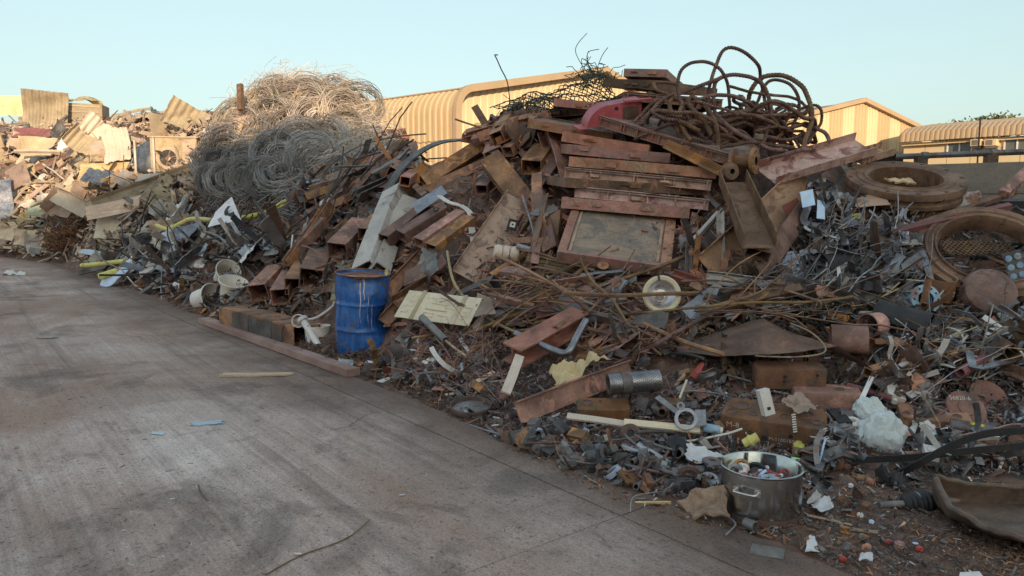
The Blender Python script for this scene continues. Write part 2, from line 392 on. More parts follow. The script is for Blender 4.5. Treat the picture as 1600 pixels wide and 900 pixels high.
EDGE_SOIL = -(1.39*.785+3.19*.62)/math.hypot(.62,.785) + 2.0      # trampled soil near the heap edge (rotated y)
def concrete_material():
    m = bpy.data.materials.new('concrete'); m.use_nodes = True; nt = m.node_tree; L = nt.links.new
    bs = nt.nodes['Principled BSDF']
    geo = nd(nt, 'ShaderNodeNewGeometry')
    rot = nd(nt, 'ShaderNodeVectorRotate', rotation_type='Z_AXIS'); rot.inputs['Angle'].default_value = -math.atan2(.785, -.62)
    L(geo.outputs['Position'], rot.inputs['Vector']); co = rot.outputs[0]      # x runs along the slab edge
    base = ramp(nt, nz(nt, co, .55, 8, .62, .5), [(.3, srgb(108,101,95,1.9)), (.5, srgb(140,133,126,1.9)), (.7, srgb(162,156,150,1.9))])
    # broom striation, patchy
    st = nz(nt, co, 2.0, 8, .75, .12, (.16, 11, 1))
    stc = ramp(nt, st, [(.36, g(.74)), (.62, g(1.2))])
    pm = ramp(nt, nz(nt, co, .35, 4, .55, .6), [(.38, g(.1)), (.56, g(1))])
    base = mix(nt, pm, base, mix(nt, 1.0, base, stc, 'MULTIPLY'))
    # reddish brown soil film
    sm = ramp(nt, nz(nt, co, .42, 9, .68, .8, (.5, 1.3, 1)), [(.38, g(0)), (.62, g(.8))])
    base = mix(nt, sm, base, srgb(112,92,78,1.9))
    sx = nd(nt, 'ShaderNodeSeparateXYZ'); L(co, sx.inputs[0])
    ed = nd(nt, 'ShaderNodeMath', operation='MULTIPLY_ADD'); ed.inputs[1].default_value = 1.6; L(nz(nt, co, 1.1, 8, .7, .5), ed.inputs[0]); L(sx.outputs[1], ed.inputs[2])
    em = nd(nt, 'ShaderNodeMapRange'); em.inputs[1].default_value = EDGE_SOIL; em.inputs[2].default_value = EDGE_SOIL-1.1; em.inputs[3].default_value = 0; em.inputs[4].default_value = .9
    L(ed.outputs[0], em.inputs[0]); base = mix(nt, em.outputs[0], base, srgb(82,68,58,1.75))
    # oil stains
    om = ramp(nt, nz(nt, co, .8, 9, .66, 1.1), [(.54, g(0)), (.61, g(.4)), (.76, g(.75))])
    base = mix(nt, om, base, srgb(56,51,48,1.7))
    # tyre-rolled dark specks
    sp = ramp(nt, nz(nt, co, 26, 5, .7), [(.56, g(1)), (.66, g(.5))])
    base = mix(nt, 1.0, base, sp, 'MULTIPLY')
    sp2 = ramp(nt, nz(nt, co, 7, 8, .75, .5), [(.52, g(1)), (.74, g(.7))])
    base = mix(nt, 1.0, base, sp2, 'MULTIPLY')
    tm = ramp(nt, nz(nt, co, 1.1, 6, .6, .3, (.12, 2.2, 1)), [(.56, g(0)), (.66, g(.45))])
    base = mix(nt, tm, base, srgb(70,63,58,1.7))
    gr = ramp(nt, nz(nt, co, 60, 8, .85), [(.40, g(.62)), (.52, g(1.0)), (.66, g(1.28))])
    base = mix(nt, .85, base, mix(nt, 1.0, base, gr, 'MULTIPLY'))
    vo = nd(nt, 'ShaderNodeTexVoronoi', feature='DISTANCE_TO_EDGE'); vo.inputs['Scale'].default_value = .33
    wv = nd(nt, 'ShaderNodeVectorMath', operation='ADD'); L(co, wv.inputs[0]); nn_ = nd(nt, 'ShaderNodeTexNoise'); nn_.inputs['Scale'].default_value = 1.7; nn_.inputs['Detail'].default_value = 8; L(co, nn_.inputs['Vector']); L(nn_.outputs['Color'], wv.inputs[1]); L(wv.outputs[0], vo.inputs['Vector'])
    ck = ramp(nt, vo.outputs['Distance'], [(.0, g(.55)), (.003, g(.65)), (.005, g(1))])
    ckm = ramp(nt, nz(nt, co, .5, 3, .5), [(.58, g(0)), (.62, g(1))])
    base = mix(nt, ckm, base, mix(nt, 1.0, base, ck, 'MULTIPLY'))
    sp3 = ramp(nt, nz(nt, co, 120, 3, .6), [(.3, g(.86)), (.7, g(1.12))])
    base = mix(nt, 1.0, base, sp3, 'MULTIPLY')
    L(base, bs.inputs['Base Color'])
    L(ramp(nt, nz(nt, co, 2, 5, .6), [(.3, g(.7)), (.7, g(.95))]), bs.inputs['Roughness'])
    b = nd(nt, 'ShaderNodeBump'); b.inputs['Strength'].default_value = .8; b.inputs['Distance'].default_value = .008
    ad = nd(nt, 'ShaderNodeMath', operation='ADD'); L(st, ad.inputs[0]); L(nz(nt, co, 45, 6, .7), ad.inputs[1])
    L(ad.outputs[0], b.inputs['Height']); L(b.outputs[0], bs.inputs['Normal'])
    MAT['concrete'] = m
concrete_material()
# ------------------------------------------------------------------ terrain of the heap (world height field)
KN = [ # pixel of the survey and distance
(1200,690,4.85),(1210,640,5.1),(1060,640,5.2),(900,600,5.8),(780,560,6.5),(700,520,7.0),(850,500,6.9),(1000,540,6.1),(1190,520,5.8),
(1350,580,5.5),(1500,640,5.1),(1600,600,5.3),(1450,520,5.9),(1600,480,6.1),(1330,440,6.5),(1200,450,6.6),(1040,450,6.7),(900,440,7.3),
(760,460,7.4),(650,440,8.2),(600,400,8.9),(700,370,8.6),(800,330,8.8),(900,330,8.0),(960,420,7.2),(1000,330,8.1),(1100,380,7.3),
(1100,280,8.6),(1000,220,8.9),(880,220,9.6),(800,220,10.2),(850,175,11),(1000,150,9.8),(1040,130,10.2),(1150,205,9.6),(1250,232,9.6),
(1310,255,9.6),(1200,320,7.9),(1290,330,7.5),(1380,340,7.2),(1400,270,8.6),(1480,310,8.2),(1600,350,7.6),(1560,400,6.8),
(720,240,11.5),(640,290,11),(560,300,12),(600,235,14),(540,350,10.5),(480,430,9.8),(400,440,11),(450,350,12.5),(500,290,14),
(400,300,15.5),(330,330,16),(330,400,13.8),(230,390,16.5),(230,320,18.5),(130,330,22),(120,380,21.5),(60,350,24),(0,350,25),
(0,250,27),(100,250,25),(200,270,21.5),(270,250,20.5),(300,184,22.5),(200,192,26),(100,205,28),(0,200,30),
(322,262,18.9),(352,215,18.6),(376,188,18.4),(402,164,18.4),(440,152,18.4),(480,147,18.4),(516,150,18.3),(546,164,18.2),(566,192,17.7),(580,222,17),(400,205,17.8),(470,190,17.6),(540,200,17.4),(430,260,16.2),(520,250,15.8),(80,185,31),(250,184,25),(170,192,27)]
KP = [W(*k) for k in KN]
for (u, v) in ((60,408),(150,428),(250,458),(330,492),(480,562),(560,572),(620,592),(700,642),(790,692),(900,735),(1000,778),(1120,800),(1250,775),
               (1330,725),(1420,705),(1600,725),(0,450),(0,600),(300,600),(600,750),(900,850),(1300,880),(1590,840),(100,500),(400,700),(-200,420),(750,720),(1080,860)):
    KP.append(G(u, v))
for p in ((1.5,13,1.4),(5,12,.9),(9,11,.6),(3,16,.5),(-1,16,1.5),(-14,40,3.5),(-6,28,2.6),(-3.5,21,2.4),(-2,25,.6),(4,21,.2),(-30,36,5),(-40,40,4),(-34,30,3),(-26,21,0),(-40,24,0),(8,6.5,.6),(7,5,.2),(10,8,.6)):
    KP.append(Vector(p))
_A = np.array([(p.x, p.y) for p in KP]); _H = np.array([p.z for p in KP]); _n = len(_A)
def _phi(r2): return np.where(r2 > 1e-12, 0.5*r2*np.log(np.maximum(r2, 1e-12)), 0.0)
_D = ((_A[:, None, :]-_A[None, :, :])**2).sum(-1)
_M = np.zeros((_n+3, _n+3)); _M[:_n, :_n] = _phi(_D) + np.eye(_n)*0.06
_M[:_n, _n] = 1; _M[:_n, _n+1:] = _A; _M[_n, :_n] = 1; _M[_n+1:, :_n] = _A.T
_w = np.linalg.solve(_M, np.concatenate([_H, np.zeros(3)]))
def heights(xy):
    xy = np.asarray(xy, float); d = ((xy[:, None, :]-_A[None])**2).sum(-1)
    return _phi(d) @ _w[:_n] + _w[_n] + xy @ _w[_n+1:]
# table of heights for quick look-up
GX0 = -50.0
_c = [(GX0 + .4*i, 2 + .4*j) for j in range(102) for i in range(159)]
_ch = heights(_c).reshape(102, 159)
EDGE_P, EDGE_D = Vector((1.39, 3.19)), Vector((-.62, .785)).normalized()
EDGE_N = Vector((EDGE_D.y, -EDGE_D.x))
def edge_t(x, y): return (x-EDGE_P.x)*EDGE_N.x + (y-EDGE_P.y)*EDGE_N.y + max(0, y-17)*.75
def hmap(x, y):
    fx = min(max((x-GX0)/.4, 0), 157.99); fy = min(max((y-2)/.4, 0), 100.99)
    i, j = int(fx), int(fy); a, b = fx-i, fy-j
    h = (_ch[j,i]*(1-a)+_ch[j,i+1]*a)*(1-b) + (_ch[j+1,i]*(1-a)+_ch[j+1,i+1]*a)*b
    t = edge_t(x, y)
    if t < 0.5: h = min(h, max(0, (t+.1)*.5))
    return max(h, -0.02)
def _table():
    """distance along each survey ray to the heap, on a 4 px lattice"""
    U, V = np.meshgrid(np.arange(-100, 1741, 4.0), np.arange(60, 941, 4.0))
    a = (U-800)/FPX; b = (450-V)/FPX
    D = np.stack([a, CP+b*SP, -SP+b*CP], -1); D /= np.linalg.norm(D, axis=-1, keepdims=True)
    Tt = np.full(U.shape, np.nan); t = 2.5
    hg = _ch
    while t < 60:
        x = D[...,0]*t; y = D[...,1]*t; z = EYE.z + D[...,2]*t
        fx = np.clip((x-GX0)/.4, 0, 157.99); fy = np.clip((y-2)/.4, 0, 100.99); i = fx.astype(int); j = fy.astype(int); p = fx-i; q = fy-j
        h = (hg[j,i]*(1-p)+hg[j,i+1]*p)*(1-q)+(hg[j+1,i]*(1-p)+hg[j+1,i+1]*p)*q
        et = (x-EDGE_P.x)*EDGE_N.x+(y-EDGE_P.y)*EDGE_N.y+np.maximum(0, y-17)*.75
        h = np.where(et < .5, np.minimum(h, np.maximum(0, (et+.1)*.5)), h); h = np.maximum(h, -.02)
        hit = (z < h) & np.isnan(Tt); Tt[hit] = t; t += .02
    return Tt
_TAB = None
def S(u, v, off=0.0):
    """point on the heap surface seen at a pixel of the survey, lifted by off along the surface's upward-outward direction"""
    global _TAB
    if _TAB is None: _TAB = _table()
    d = ray(u, v).normalized()
    fu, fv = (u+100)/4, (v-60)/4
    if 0 <= fu < _TAB.shape[1]-1 and 0 <= fv < _TAB.shape[0]-1:
        i, j = int(fu), int(fv); a, b = fu-i, fv-j; q = _TAB[j:j+2, i:i+2]
        if not np.isnan(q).any() and q.max()-q.min() < .8:
            t = (q[0,0]*(1-a)+q[0,1]*a)*(1-b)+(q[1,0]*(1-a)+q[1,1]*a)*b - .01
            p = EYE + d*float(t)
            return p + normal(p.x, p.y)*off if off else p
    t = 2.5; prev = t; p = EYE
    while t < 60:
        p = EYE + d*t
        if p.z < hmap(p.x, p.y): break
        prev = t; t += 0.06
    for _ in range(8):
        m = (prev+t)/2; p = EYE + d*m
        if p.z < hmap(p.x, p.y): t = m
        else: prev = m
    p = EYE + d*t
    return p + normal(p.x, p.y)*off
def normal(x, y, e=.25):
    n = Vector((hmap(x-e, y)-hmap(x+e, y), hmap(x, y-e)-hmap(x, y+e), 2*e)); return n.normalized()

# ------------------------------------------------------------------ ground, slabs
gm = MB(); gm.add([(-600,-300,-.03),(600,-300,-.03),(600,900,-.03),(-600,900,-.03)], [(0,1,2,3)])
ground = obj('ground', gm, 'dirt', smooth=0, kind='structure')
pave = bpy.data.objects.new('pavement', None); COL.objects.link(pave); tag(pave, kind='structure')
def E(s, t, z=0.0):
    p = EDGE_P + EDGE_D*s + EDGE_N*t
    return Vector((p.x, p.y, z))
def prism(mb, poly, z0, z1, bev=.012):
    n = len(poly); c = sum((Vector((p[0],p[1],0)) for p in poly), Vector())/n
    ins = [Vector((p[0],p[1],0)) + (c-Vector((p[0],p[1],0))).normalized()*bev*1.4 for p in poly]
    vs = [(p[0],p[1],z0) for p in poly] + [(p[0],p[1],z1-bev*.6) for p in poly] + [(p.x,p.y,z1) for p in ins]
    fs = [tuple(range(2*n, 3*n))]
    for k in range(n):
        k2 = (k+1) % n
        fs += [(k,k2,n+k2,n+k), (n+k,n+k2,2*n+k2,2*n+k)]
    return mb.add(vs, fs)
# strips run along the heap edge; cross joints split them into slabs
tcuts = [-26.5, -17.8, -9.1, -.34, 0.0]
for i in range(len(tcuts)-1):
    t0, t1 = tcuts[i]+.003, tcuts[i+1]-.003
    sc = [.9+3.9*k for k in range(-4, 11)]
    for a, b in zip(sc[:-1], sc[1:]):
        a += .003; b -= .003
        pl = [E(a,t0), E(b,t0), E(b,t1), E(a,t1)]
        if (pl[1]-pl[0]).cross(pl[2]-pl[1]).z < 0: pl.reverse()
        mb = prism(MB(), pl, -.12, random.uniform(-.003, .002), .004)
        obj('slab', mb, 'concrete', pave, smooth=0)
# heap body under the pieces
def build_heap():
    st = .16; xs = np.arange(-46, 12.5, st); ys = np.arange(2.2, 41, st)
    idx = {}; vs = []; fs = []
    hh = {}
    for j, y in enumerate(ys):
        for i, x in enumerate(xs):
            if edge_t(x, y) < -.3: continue
            h = hmap(x, y)
            r = min(1, max(0, h/.35))
            n1 = fbm(x*1.6, y*1.6, 3.1, 3)*.16 + fbm(x*5, y*5, 1.7, 2)*.07
            hh[i, j] = h - .07*r + n1*r + .012*fbm(x*6, y*6, 5, 2) - .012
    for (i, j), h in hh.items():
        idx[i, j] = len(vs); vs.append((xs[i]+random.uniform(-.05,.05), ys[j]+random.uniform(-.05,.05), h))
    for (i, j) in hh:
        if all(k in idx for k in ((i+1,j),(i,j+1),(i+1,j+1))):
            q = (idx[i,j], idx[i+1,j], idx[i+1,j+1], idx[i,j+1])
            if max(vs[a][2] for a in q) > -.028: fs.append(q)
    mb = MB(); mb.v = vs; mb.f = fs
    return obj('scrap_heap_core', mb, 'heap_base', smooth=0, label='dark compacted fines and shreds packed under the scrap heap', cat='scrap', kind='stuff')
build_heap()

# ------------------------------------------------------------------ buildings behind the heap
def ribbed_strip(A, B, z0, z1f, pitch, depth, out):
    """vertical trapezoid-rib cladding from A to B (ground points), top given by z1f(fraction)"""
    mb = MB(); A = Vector(A); B = Vector(B); L = (B-A).length; d = (B-A).normalized(); o = Vector(out).normalized()
    prof = []; x = 0
    while x < L-1e-6:
        for f, dd in ((0,0),(.42,0),(.5,1),(.92,1)):
            xx = x + f*pitch
            if xx < L: prof.append((xx, dd*depth))
        x += pitch
    prof.append((L, 0))
    vs = []
    for xx, dd in prof:
        p = A + d*xx + o*dd
        vs += [(p.x,p.y,z0(xx/L) if callable(z0) else z0), (p.x,p.y,z1f(xx/L))]
    fs = [(2*k, 2*k+2, 2*k+3, 2*k+1) for k in range(len(prof)-1)]
    return mb.add(vs, fs)
def V3(v, z=0): return Vector((v[0], v[1], z))
# --- rounded-eave warehouse
th = R(50); dg = Vector((math.cos(th), math.sin(th), 0)); ds = Vector((-math.sin(th), math.cos(th), 0))
wc = Vector((-2.24, 30.3, 0)); HW, EAVE, APEX = 10.9, 6.45, 8.75
bw = empty('warehouse', T(wc), 'yellow ribbed warehouse with rounded eaves behind the beam heap', 'warehouse')
Mi = T(wc).inverted()
def rel(mb):
    mb.v = [tuple(Mi @ Vector(p)) for p in mb.v]; return mb
# side wall with bullnose eave: sweep profile along ds with ribs
mb = MB(); SL = 34.0; pitch = .34; prof = []
rc = 1.0; slope = math.atan2(APEX-EAVE, HW)
for z in (0, 2.7, EAVE-rc): prof.append((0.0, z, (-1, 0)))
for k in range(1, 9):
    a = (math.pi/2 - slope)*k/8
    prof.append((rc - rc*math.cos(a), EAVE-rc + rc*math.sin(a), (-math.cos(a), math.sin(a))))
x0, z0_, _ = prof[-1]
prof.append((HW, z0_ + (HW-x0)*math.tan(slope), (-math.sin(slope), math.cos(slope))))
APEXZ = prof[-1][1]
cols = []
x = 0
while x < SL:
    for f, dd in ((0,0),(.40,0),(.5,1),(.90,1)): cols.append((x+f*pitch, dd*.055))
    x += pitch
vs = []; npf = len(prof)
for (s, dd) in cols:
    for (px, pz, (nx_, nz_)) in prof:
        p = wc + ds*s + dg*(px + nx_*dd); vs.append((p.x, p.y, pz + nz_*dd))
fs = [(i*npf+k, (i+1)*npf+k, (i+1)*npf+k+1, i*npf+k+1) for i in range(len(cols)-1) for k in range(npf-1)]
obj('side_wall', rel(mb.add(vs, fs)), 'bldg_yellow', bw, smooth=30)
mb = MB(); a = [wc+dg*HW*1.0 + Vector((0,0,APEXZ)), wc+dg*2*HW+Vector((0,0,EAVE)), wc+dg*2*HW+ds*SL+Vector((0,0,EAVE)), wc+dg*HW+ds*SL+Vector((0,0,APEXZ))]
mb.add(a, [(0,1,2,3)]); b = [wc+dg*2*HW, wc+dg*2*HW+ds*SL]
mb.add([b[0], b[1], b[1]+Vector((0,0,EAVE)), b[0]+Vector((0,0,EAVE))], [(0,1,2,3)])
obj('roof', rel(mb), 'roof_grey', bw, smooth=0)
def ztop(f):
    x = f*2*HW
    if x < x0: return EAVE - rc + math.sqrt(max(0, rc*rc-(rc-x)**2))
    if x < HW: return z0_ + (x-x0)*math.tan(slope)
    return APEXZ - (x-HW)*(APEXZ-EAVE)/HW
gable_in = .35
obj('gable_cladding', rel(ribbed_strip(wc+dg*.25+ds*gable_in, wc+dg*2*HW*.995+ds*gable_in, lambda f: 5.05, lambda f: ztop(.012+f*.98)-.03, .45, .04, -ds)), 'bldg_light', bw, smooth=0)
obj('corner_post', rel(ribbed_strip(wc+dg*.05+ds*(gable_in-.02), wc+dg*1.4+ds*(gable_in-.02), 0, lambda f: 5.04, .45, .04, -ds)), 'bldg_light', bw, smooth=0)
# eave trim following the gable edge
pth = [wc + dg*px - ds*.04 + Vector((0,0,pz)) for (px, pz, _) in prof[1:]] + [wc+dg*2*HW-ds*.04+Vector((0,0,EAVE))]
obj('gable_trim', rel(sweep(pth, rect(.22, .30), up=(0,0,1))), 'bldg_beige', bw)
p0 = wc+dg*1.4+ds*.2
obj('door_lintel', rel(sweep([p0+Vector((0,0,5.0)), wc+dg*(2*HW-1)+ds*.2+Vector((0,0,5.0))], rect(.2,.22))), 'bldg_beige', bw)
obj('door_brace', rel(sweep([p0+dg*.1+Vector((0,0,3.0)), p0+dg*2.8+Vector((0,0,4.75))], rect(.12,.5))), 'bldg_yellow', bw)
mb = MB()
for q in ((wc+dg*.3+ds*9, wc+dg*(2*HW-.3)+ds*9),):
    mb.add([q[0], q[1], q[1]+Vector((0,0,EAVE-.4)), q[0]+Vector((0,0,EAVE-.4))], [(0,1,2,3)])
obj('door_shade_sheet', rel(mb), 'shade_inside', bw, smooth=0)  # dark sheet painted as the shade inside the open doorway
for zz in (2.9, 4.3):
    obj('lap_seam', rel(sweep([wc - dg*.03 + Vector((0,0,zz)), wc + ds*(SL-.2) - dg*.03 + Vector((0,0,zz))], rect(.05,.06), up=(0,0,1))), 'bldg_beige', bw)
obj('gutter', rel(sweep([wc + dg*.55 - ds*.02 + Vector((0,0,EAVE-.02)), wc + dg*.55 + ds*(SL-.2) + Vector((0,0,EAVE-.02))], rect(.08,.05), up=(0,0,1))), 'bldg_beige', bw)
# --- striped gable building
th2 = R(30); d2 = Vector((math.cos(th2), math.sin(th2), 0)); s2 = Vector((-math.sin(th2), math.cos(th2), 0))
eR = Vector((.561*40, 40, 0)); w2 = 6.06
c2 = eR - d2*2*w2
bs2 = empty('gable_shed', T(c2), 'shed with a cream and yellow striped gable right of the rope pile', 'shed')
Mi = T(c2).inverted()
def zt2(x): return 6.77 - abs(x-w2)/w2*(6.77-5.43)
npan = 13
for k in range(npan):
    a, b = k*2*w2/npan, (k+1)*2*w2/npan
    if k % 2: pa, pb = a+.06, b-.06
    else: pa, pb = a-.06, b+.06
    pa = max(pa, 0); pb = min(pb, 2*w2)
    f = ribbed_strip(c2+d2*pa, c2+d2*pb, lambda f: 4.42, lambda f: zt2(pa+f*(pb-pa)), .24, .035, -s2)
    obj('gable_panel', rel(f), 'bldg_light' if k % 2 else 'bldg_yellow', bs2, smooth=0)
pth = [c2-s2*.1+Vector((0,0,5.43))-d2*.3+Vector((0,0,-.06)), c2+d2*w2-s2*.1+Vector((0,0,6.80)), eR-s2*.1+d2*.35+Vector((0,0,5.36))]
for i in range(2): obj('gable_trim', rel(sweep(pth[i:i+2], rect(.3,.2), up=(0,0,1))), 'bldg_beige', bs2)
obj('gable_sill', rel(sweep([c2-s2*.08+Vector((0,0,4.36)), eR-s2*.08+Vector((0,0,4.36))], rect(.16,.12))), 'bldg_beige', bs2)
mb = MB(); up = Vector((0,0,1))
mb.add([c2+up*5.43, c2+d2*w2+up*6.77, eR+up*5.43, c2+up*5.43+s2*20, c2+d2*w2+up*6.77+s2*20, eR+up*5.43+s2*20], [(0,1,4,3),(1,2,5,4)])
mb.add([eR, eR+s2*20, eR+s2*20+up*5.43, eR+up*5.43], [(0,1,2,3)])
obj('roof', rel(mb), 'roof_grey', bs2, smooth=0)
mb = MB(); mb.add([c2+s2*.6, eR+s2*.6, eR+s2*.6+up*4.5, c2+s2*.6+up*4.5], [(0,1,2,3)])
obj('bay_shade_sheet', rel(mb), 'shade_inside', bs2, smooth=0)  # near-black sheet under the gable stands in for shade in the open bay
for k in (0, 1, 2):
    q = c2+d2*(.2+k*(2*w2-.4)/2); obj('post', rel(sweep([q, q+up*4.36], rect(.25,.25))), 'bldg_beige', bs2)
# --- office with barrel-tile roof edge
A3 = W(1408, 300, 36); B3 = W(1720, 300, 30); A3.z = B3.z = 0
d3 = (B3-A3).normalized(); o3 = Vector((d3.y, -d3.x, 0)); L3 = (B3-A3).length
bo = empty('office_building', T(A3), 'cream single storey office with barrel tiled roof edge and window units', 'building')
Mi = T(A3).inverted(); RZ3 = 5.05
def wallpt(u, Y=33): # distance along the office wall for a pixel column
    a = (u-800)/FPX
    # solve A3 + d3*s : x = a*y*(1/CP) approx on horizon
    k = a/ (CP)
    return (k*A3.y - A3.x)/(d3.x - k*d3.y)
npn = 8
for k in range(npn):
    mb = MB(); a, b = L3*k/npn+.012, L3*(k+1)/npn-.012
    for lo, hi in ((0, 3.05), (3.08, RZ3-.55)):
        q = [A3+d3*a+up*lo, A3+d3*b+up*lo, A3+d3*b+up*hi, A3+d3*a+up*hi]
        mb.add(q + [p - o3*.2 for p in q], [(0,1,2,3),(0,4,5,1),(1,5,6,2),(2,6,7,3),(3,7,4,0)])
    obj('wall_panel', rel(mb), 'bldg_light', bo, smooth=0)
mb = MB(); q = [A3-o3*.1, B3-o3*.1, B3-o3*.1+up*(RZ3-.5), A3-o3*.1+up*(RZ3-.5)]; mb.add(q, [(0,1,2,3)])
obj('wall', rel(mb), 'bldg_beige', bo, smooth=0)
nt_ = 36
sec = [(.2*math.cos(math.pi*k/8)*1.25, .2*math.sin(math.pi*k/8)) for k in range(9)]
for k in range(nt_):
    c = A3 + d3*((k+.5)*L3/nt_)
    mb = sweep([c+o3*.3+up*(RZ3-.4), c+o3*.28+up*(RZ3-.1), c-o3*.2+up*(RZ3+.12), c-o3*3+up*(RZ3+.5)], [(y*1.0, x*.86) for (x, y) in [(.25*math.cos(math.pi*j/6), .2*math.sin(math.pi*j/6)) for j in range(7)]], up=o3+up)
    obj('roof_tile', rel(mb), 'bldg_beige', bo)
obj('fascia', rel(sweep([A3+o3*.08+up*(RZ3-.5), B3+o3*.08+up*(RZ3-.5)], rect(.3,.12))), 'bldg_light', bo)
def wz(v, s): # height for pixel row at wall distance s
    p = A3+d3*s; d = ray(800 + 0, v); return EYE.z + d.z/d.y*p.y
for (ua, ub, va, vb) in ((1468,1503,220,241),(1555,1592,216,237)):
    sa, sb = wallpt(ua), wallpt(ub); za, zb = wz(vb, sa), wz(va, sa)
    wd = empty('window', T(0,0,0), None, None); wd.parent = bo
    mb = MB(); sm = (sa+sb)/2
    fr_ = []
    def bar(x0_, x1_, z0, z1, dep=.06):
        q = [A3+d3*x0_+up*z0, A3+d3*x1_+up*z0, A3+d3*x1_+up*z1, A3+d3*x0_+up*z1]
        return [p + o3*dep for p in q] + [p + o3*.003 for p in q], [(0,1,2,3),(0,4,5,1),(1,5,6,2),(2,6,7,3),(3,7,4,0)]
    for b_ in ((sa-.06,sa,za,zb),(sb,sb+.06,za,zb),(sm-.03,sm+.03,za,zb),(sa-.06,sb+.06,za-.06,za),(sa-.06,sb+.06,zb,zb+.06)): mb.add(*bar(*b_))
    obj('frame', rel(mb), 'white_paint', wd, smooth=0)
    for x0_, x1_ in ((sa, sm-.03), (sm+.03, sb)):
        obj('pane', rel(MB().add(*bar(x0_, x1_, za, zb, .02))), 'window_glass', wd, smooth=0)
for k, (ua, ub) in enumerate(((1507,1523),(1528,1546))):
    sa, sb = wallpt(ua), wallpt(ub); za, zb = wz(229, sa), wz(219, sa)
    m_ = frame(A3+d3*sa+up*za+o3*.02, d3, up)
    ac = empty('air_conditioner', m_, 'box air conditioner on the office wall, ' + ('beside the left window' if k == 0 else 'nearer the right window'), 'air conditioner')
    w_, h_ = sb-sa, zb-za
    obj('casing', MB().box(0, w_, -.45, 0, 0, h_), 'bldg_light', ac, smooth=0)
    mb = MB()
    for j in range(7): mb.box(.06, w_*.72, -.47, -.452, h_*(.12+j*.115), h_*(.18+j*.115))
    obj('grille', mb, 'dark_steel', ac, smooth=0)
    obj('bracket', MB().box(.05, w_-.05, -.5, 0, -.1, -.03), 'dark_steel', ac, smooth=0)
# --- block wall and pipe railing on the right
wa, wb = W(1360, 290, 12.6), W(1780, 290, 10.6); wa.z = wb.z = 0
dw = (wb-wa).normalized(); Lw = (wb-wa).length; ow = Vector((dw.y, -dw.x, 0))
bwall = empty('block_wall', frame(wa, dw, up), 'grey concrete block wall behind the flange rings', 'wall')
bl, bh = .4, .2; top = 2.28
obj('mortar', MB().box(0, Lw, -.07, .07, -.05, top-.02), 'heap_base', bwall, smooth=0)
bm_ = MB(); bm_.box(.005, bl-.005, -.09, .09, .004, bh-.004); bme = bm_.mesh('block', 0); bme.materials.append(MAT['block_wall'])
for r_ in range(9):
    x = -(r_ % 2)*bl/2
    while x < Lw:
        if x >= 0:
            b = bpy.data.objects.new('block', bme); COL.objects.link(b); b.parent = bwall; b.location = (x, random.uniform(-.006,.006), r_*bh)
        x += bl
obj('coping', MB().box(0, Lw, -.1, .1, 1.805, top), 'block_wall', bwall, smooth=0)
ra, rb = W(1400, 245, 14.5), W(1760, 231, 13)
rl = empty('pipe_railing', T(ra), 'grey pipe railing on dark posts above the block wall', 'railing'); Mi = T(ra).inverted()
obj('rail', rel(tube([ra, rb], .055, 8)), 'galv_dull', rl)
for f in (.12, .44, .8):
    p = ra.lerp(rb, f); obj('post', rel(sweep([V3(p), V3(p, p.z-.03)], rect(.14,.2))), 'rust_dark', rl)
    q = p.lerp(rb, .02); obj('clamp', rel(tube([q+Vector((-.06,0,0)), q+Vector((.06,0,0))], .075, 8)), 'dark_steel', rl)
pa = W(1524, 200, 15); pb = W(1524, 300, 15)
obj('cable', tube([V3(pb), V3(pb, pa.z+.2)], .018, 6), 'wire_dark', label='thin dark upright cable in front of the office wall', cat='cable')
# --- trees beyond the office
def tree(u, v, Y, w, h, seed, label):
    rnd = random.Random(seed); top_ = W(u, v, Y); base = V3(top_, -.03)
    tr = empty('tree', T(base), label, 'tree', None)
    H = top_.z; mb = MB(); tips = []
    tube([Vector((0,0,0)), Vector((.1,0,H*.4)), Vector((0,.1,H*.72))], .16, 7, scale=lambda f: 1-.5*f, mb=mb)
    for k in range(9):
        a = k*2.4+rnd.random(); z = H*(.5+.22*rnd.random()); e = Vector((math.cos(a)*w*.42*rnd.uniform(.5,1), math.sin(a)*w*.42*rnd.uniform(.5,1), H*rnd.uniform(.78,.94)))
        tube(spline([Vector((0,0,z)), Vector((e.x*.4, e.y*.4, (z+e.z)/2+.1)), e], 3), .06, 5, scale=lambda f: 1-.7*f, mb=mb); tips.append(e)
    obj('trunk', mb, 'bark', tr)
    mb = MB()
    for k in range(2600):
        c = rnd.choice(tips); s = w*.2
        p = c + Vector((rnd.gauss(0,s*.75), rnd.gauss(0,s*.75), rnd.gauss(0,s*.42)))
        if p.z > H: p.z = H - rnd.random()*.3
        n = Vector((rnd.gauss(0,1), rnd.gauss(0,1), rnd.gauss(.6,1))).normalized(); a = n.orthogonal().normalized(); b = n.cross(a); q = rnd.uniform(.05,.13)
        mb.add([p-a*q*1.5, p+b*q*.7, p+a*q*1.5, p-b*q*.7], [(0,1,2,3)])
    obj('crown', mb, 'leaf', tr, smooth=0)
tree(1499, 180, 46, 2.3, 2, 1, 'small leafy treetop above the office roof, left of the two')
tree(1549, 178, 46, 2.8, 2, 2, 'wider leafy treetop above the office roof, right of the two')
# --- the tall hall behind the viewpoint whose shade lies over the yard
hall = empty('hall', T(0,-70,0), 'tall plain hall behind the viewpoint that shades the yard', 'building')
obj('wall', MB().box(-34, 50, -24, 0, -.03, 23.35), 'bldg_beige', hall, smooth=0)
obj('roof', MB().box(-34.3, 50.3, -24.3, .3, 23.353, 23.6), 'roof_grey', hall, smooth=0)
mb_ = MB()
for k in range(8): mb_ = MB().box(-30+k*10, -25+k*10, .003, .08, -.03, 5.0); obj('door', mb_, 'galv_dull', hall, smooth=0)
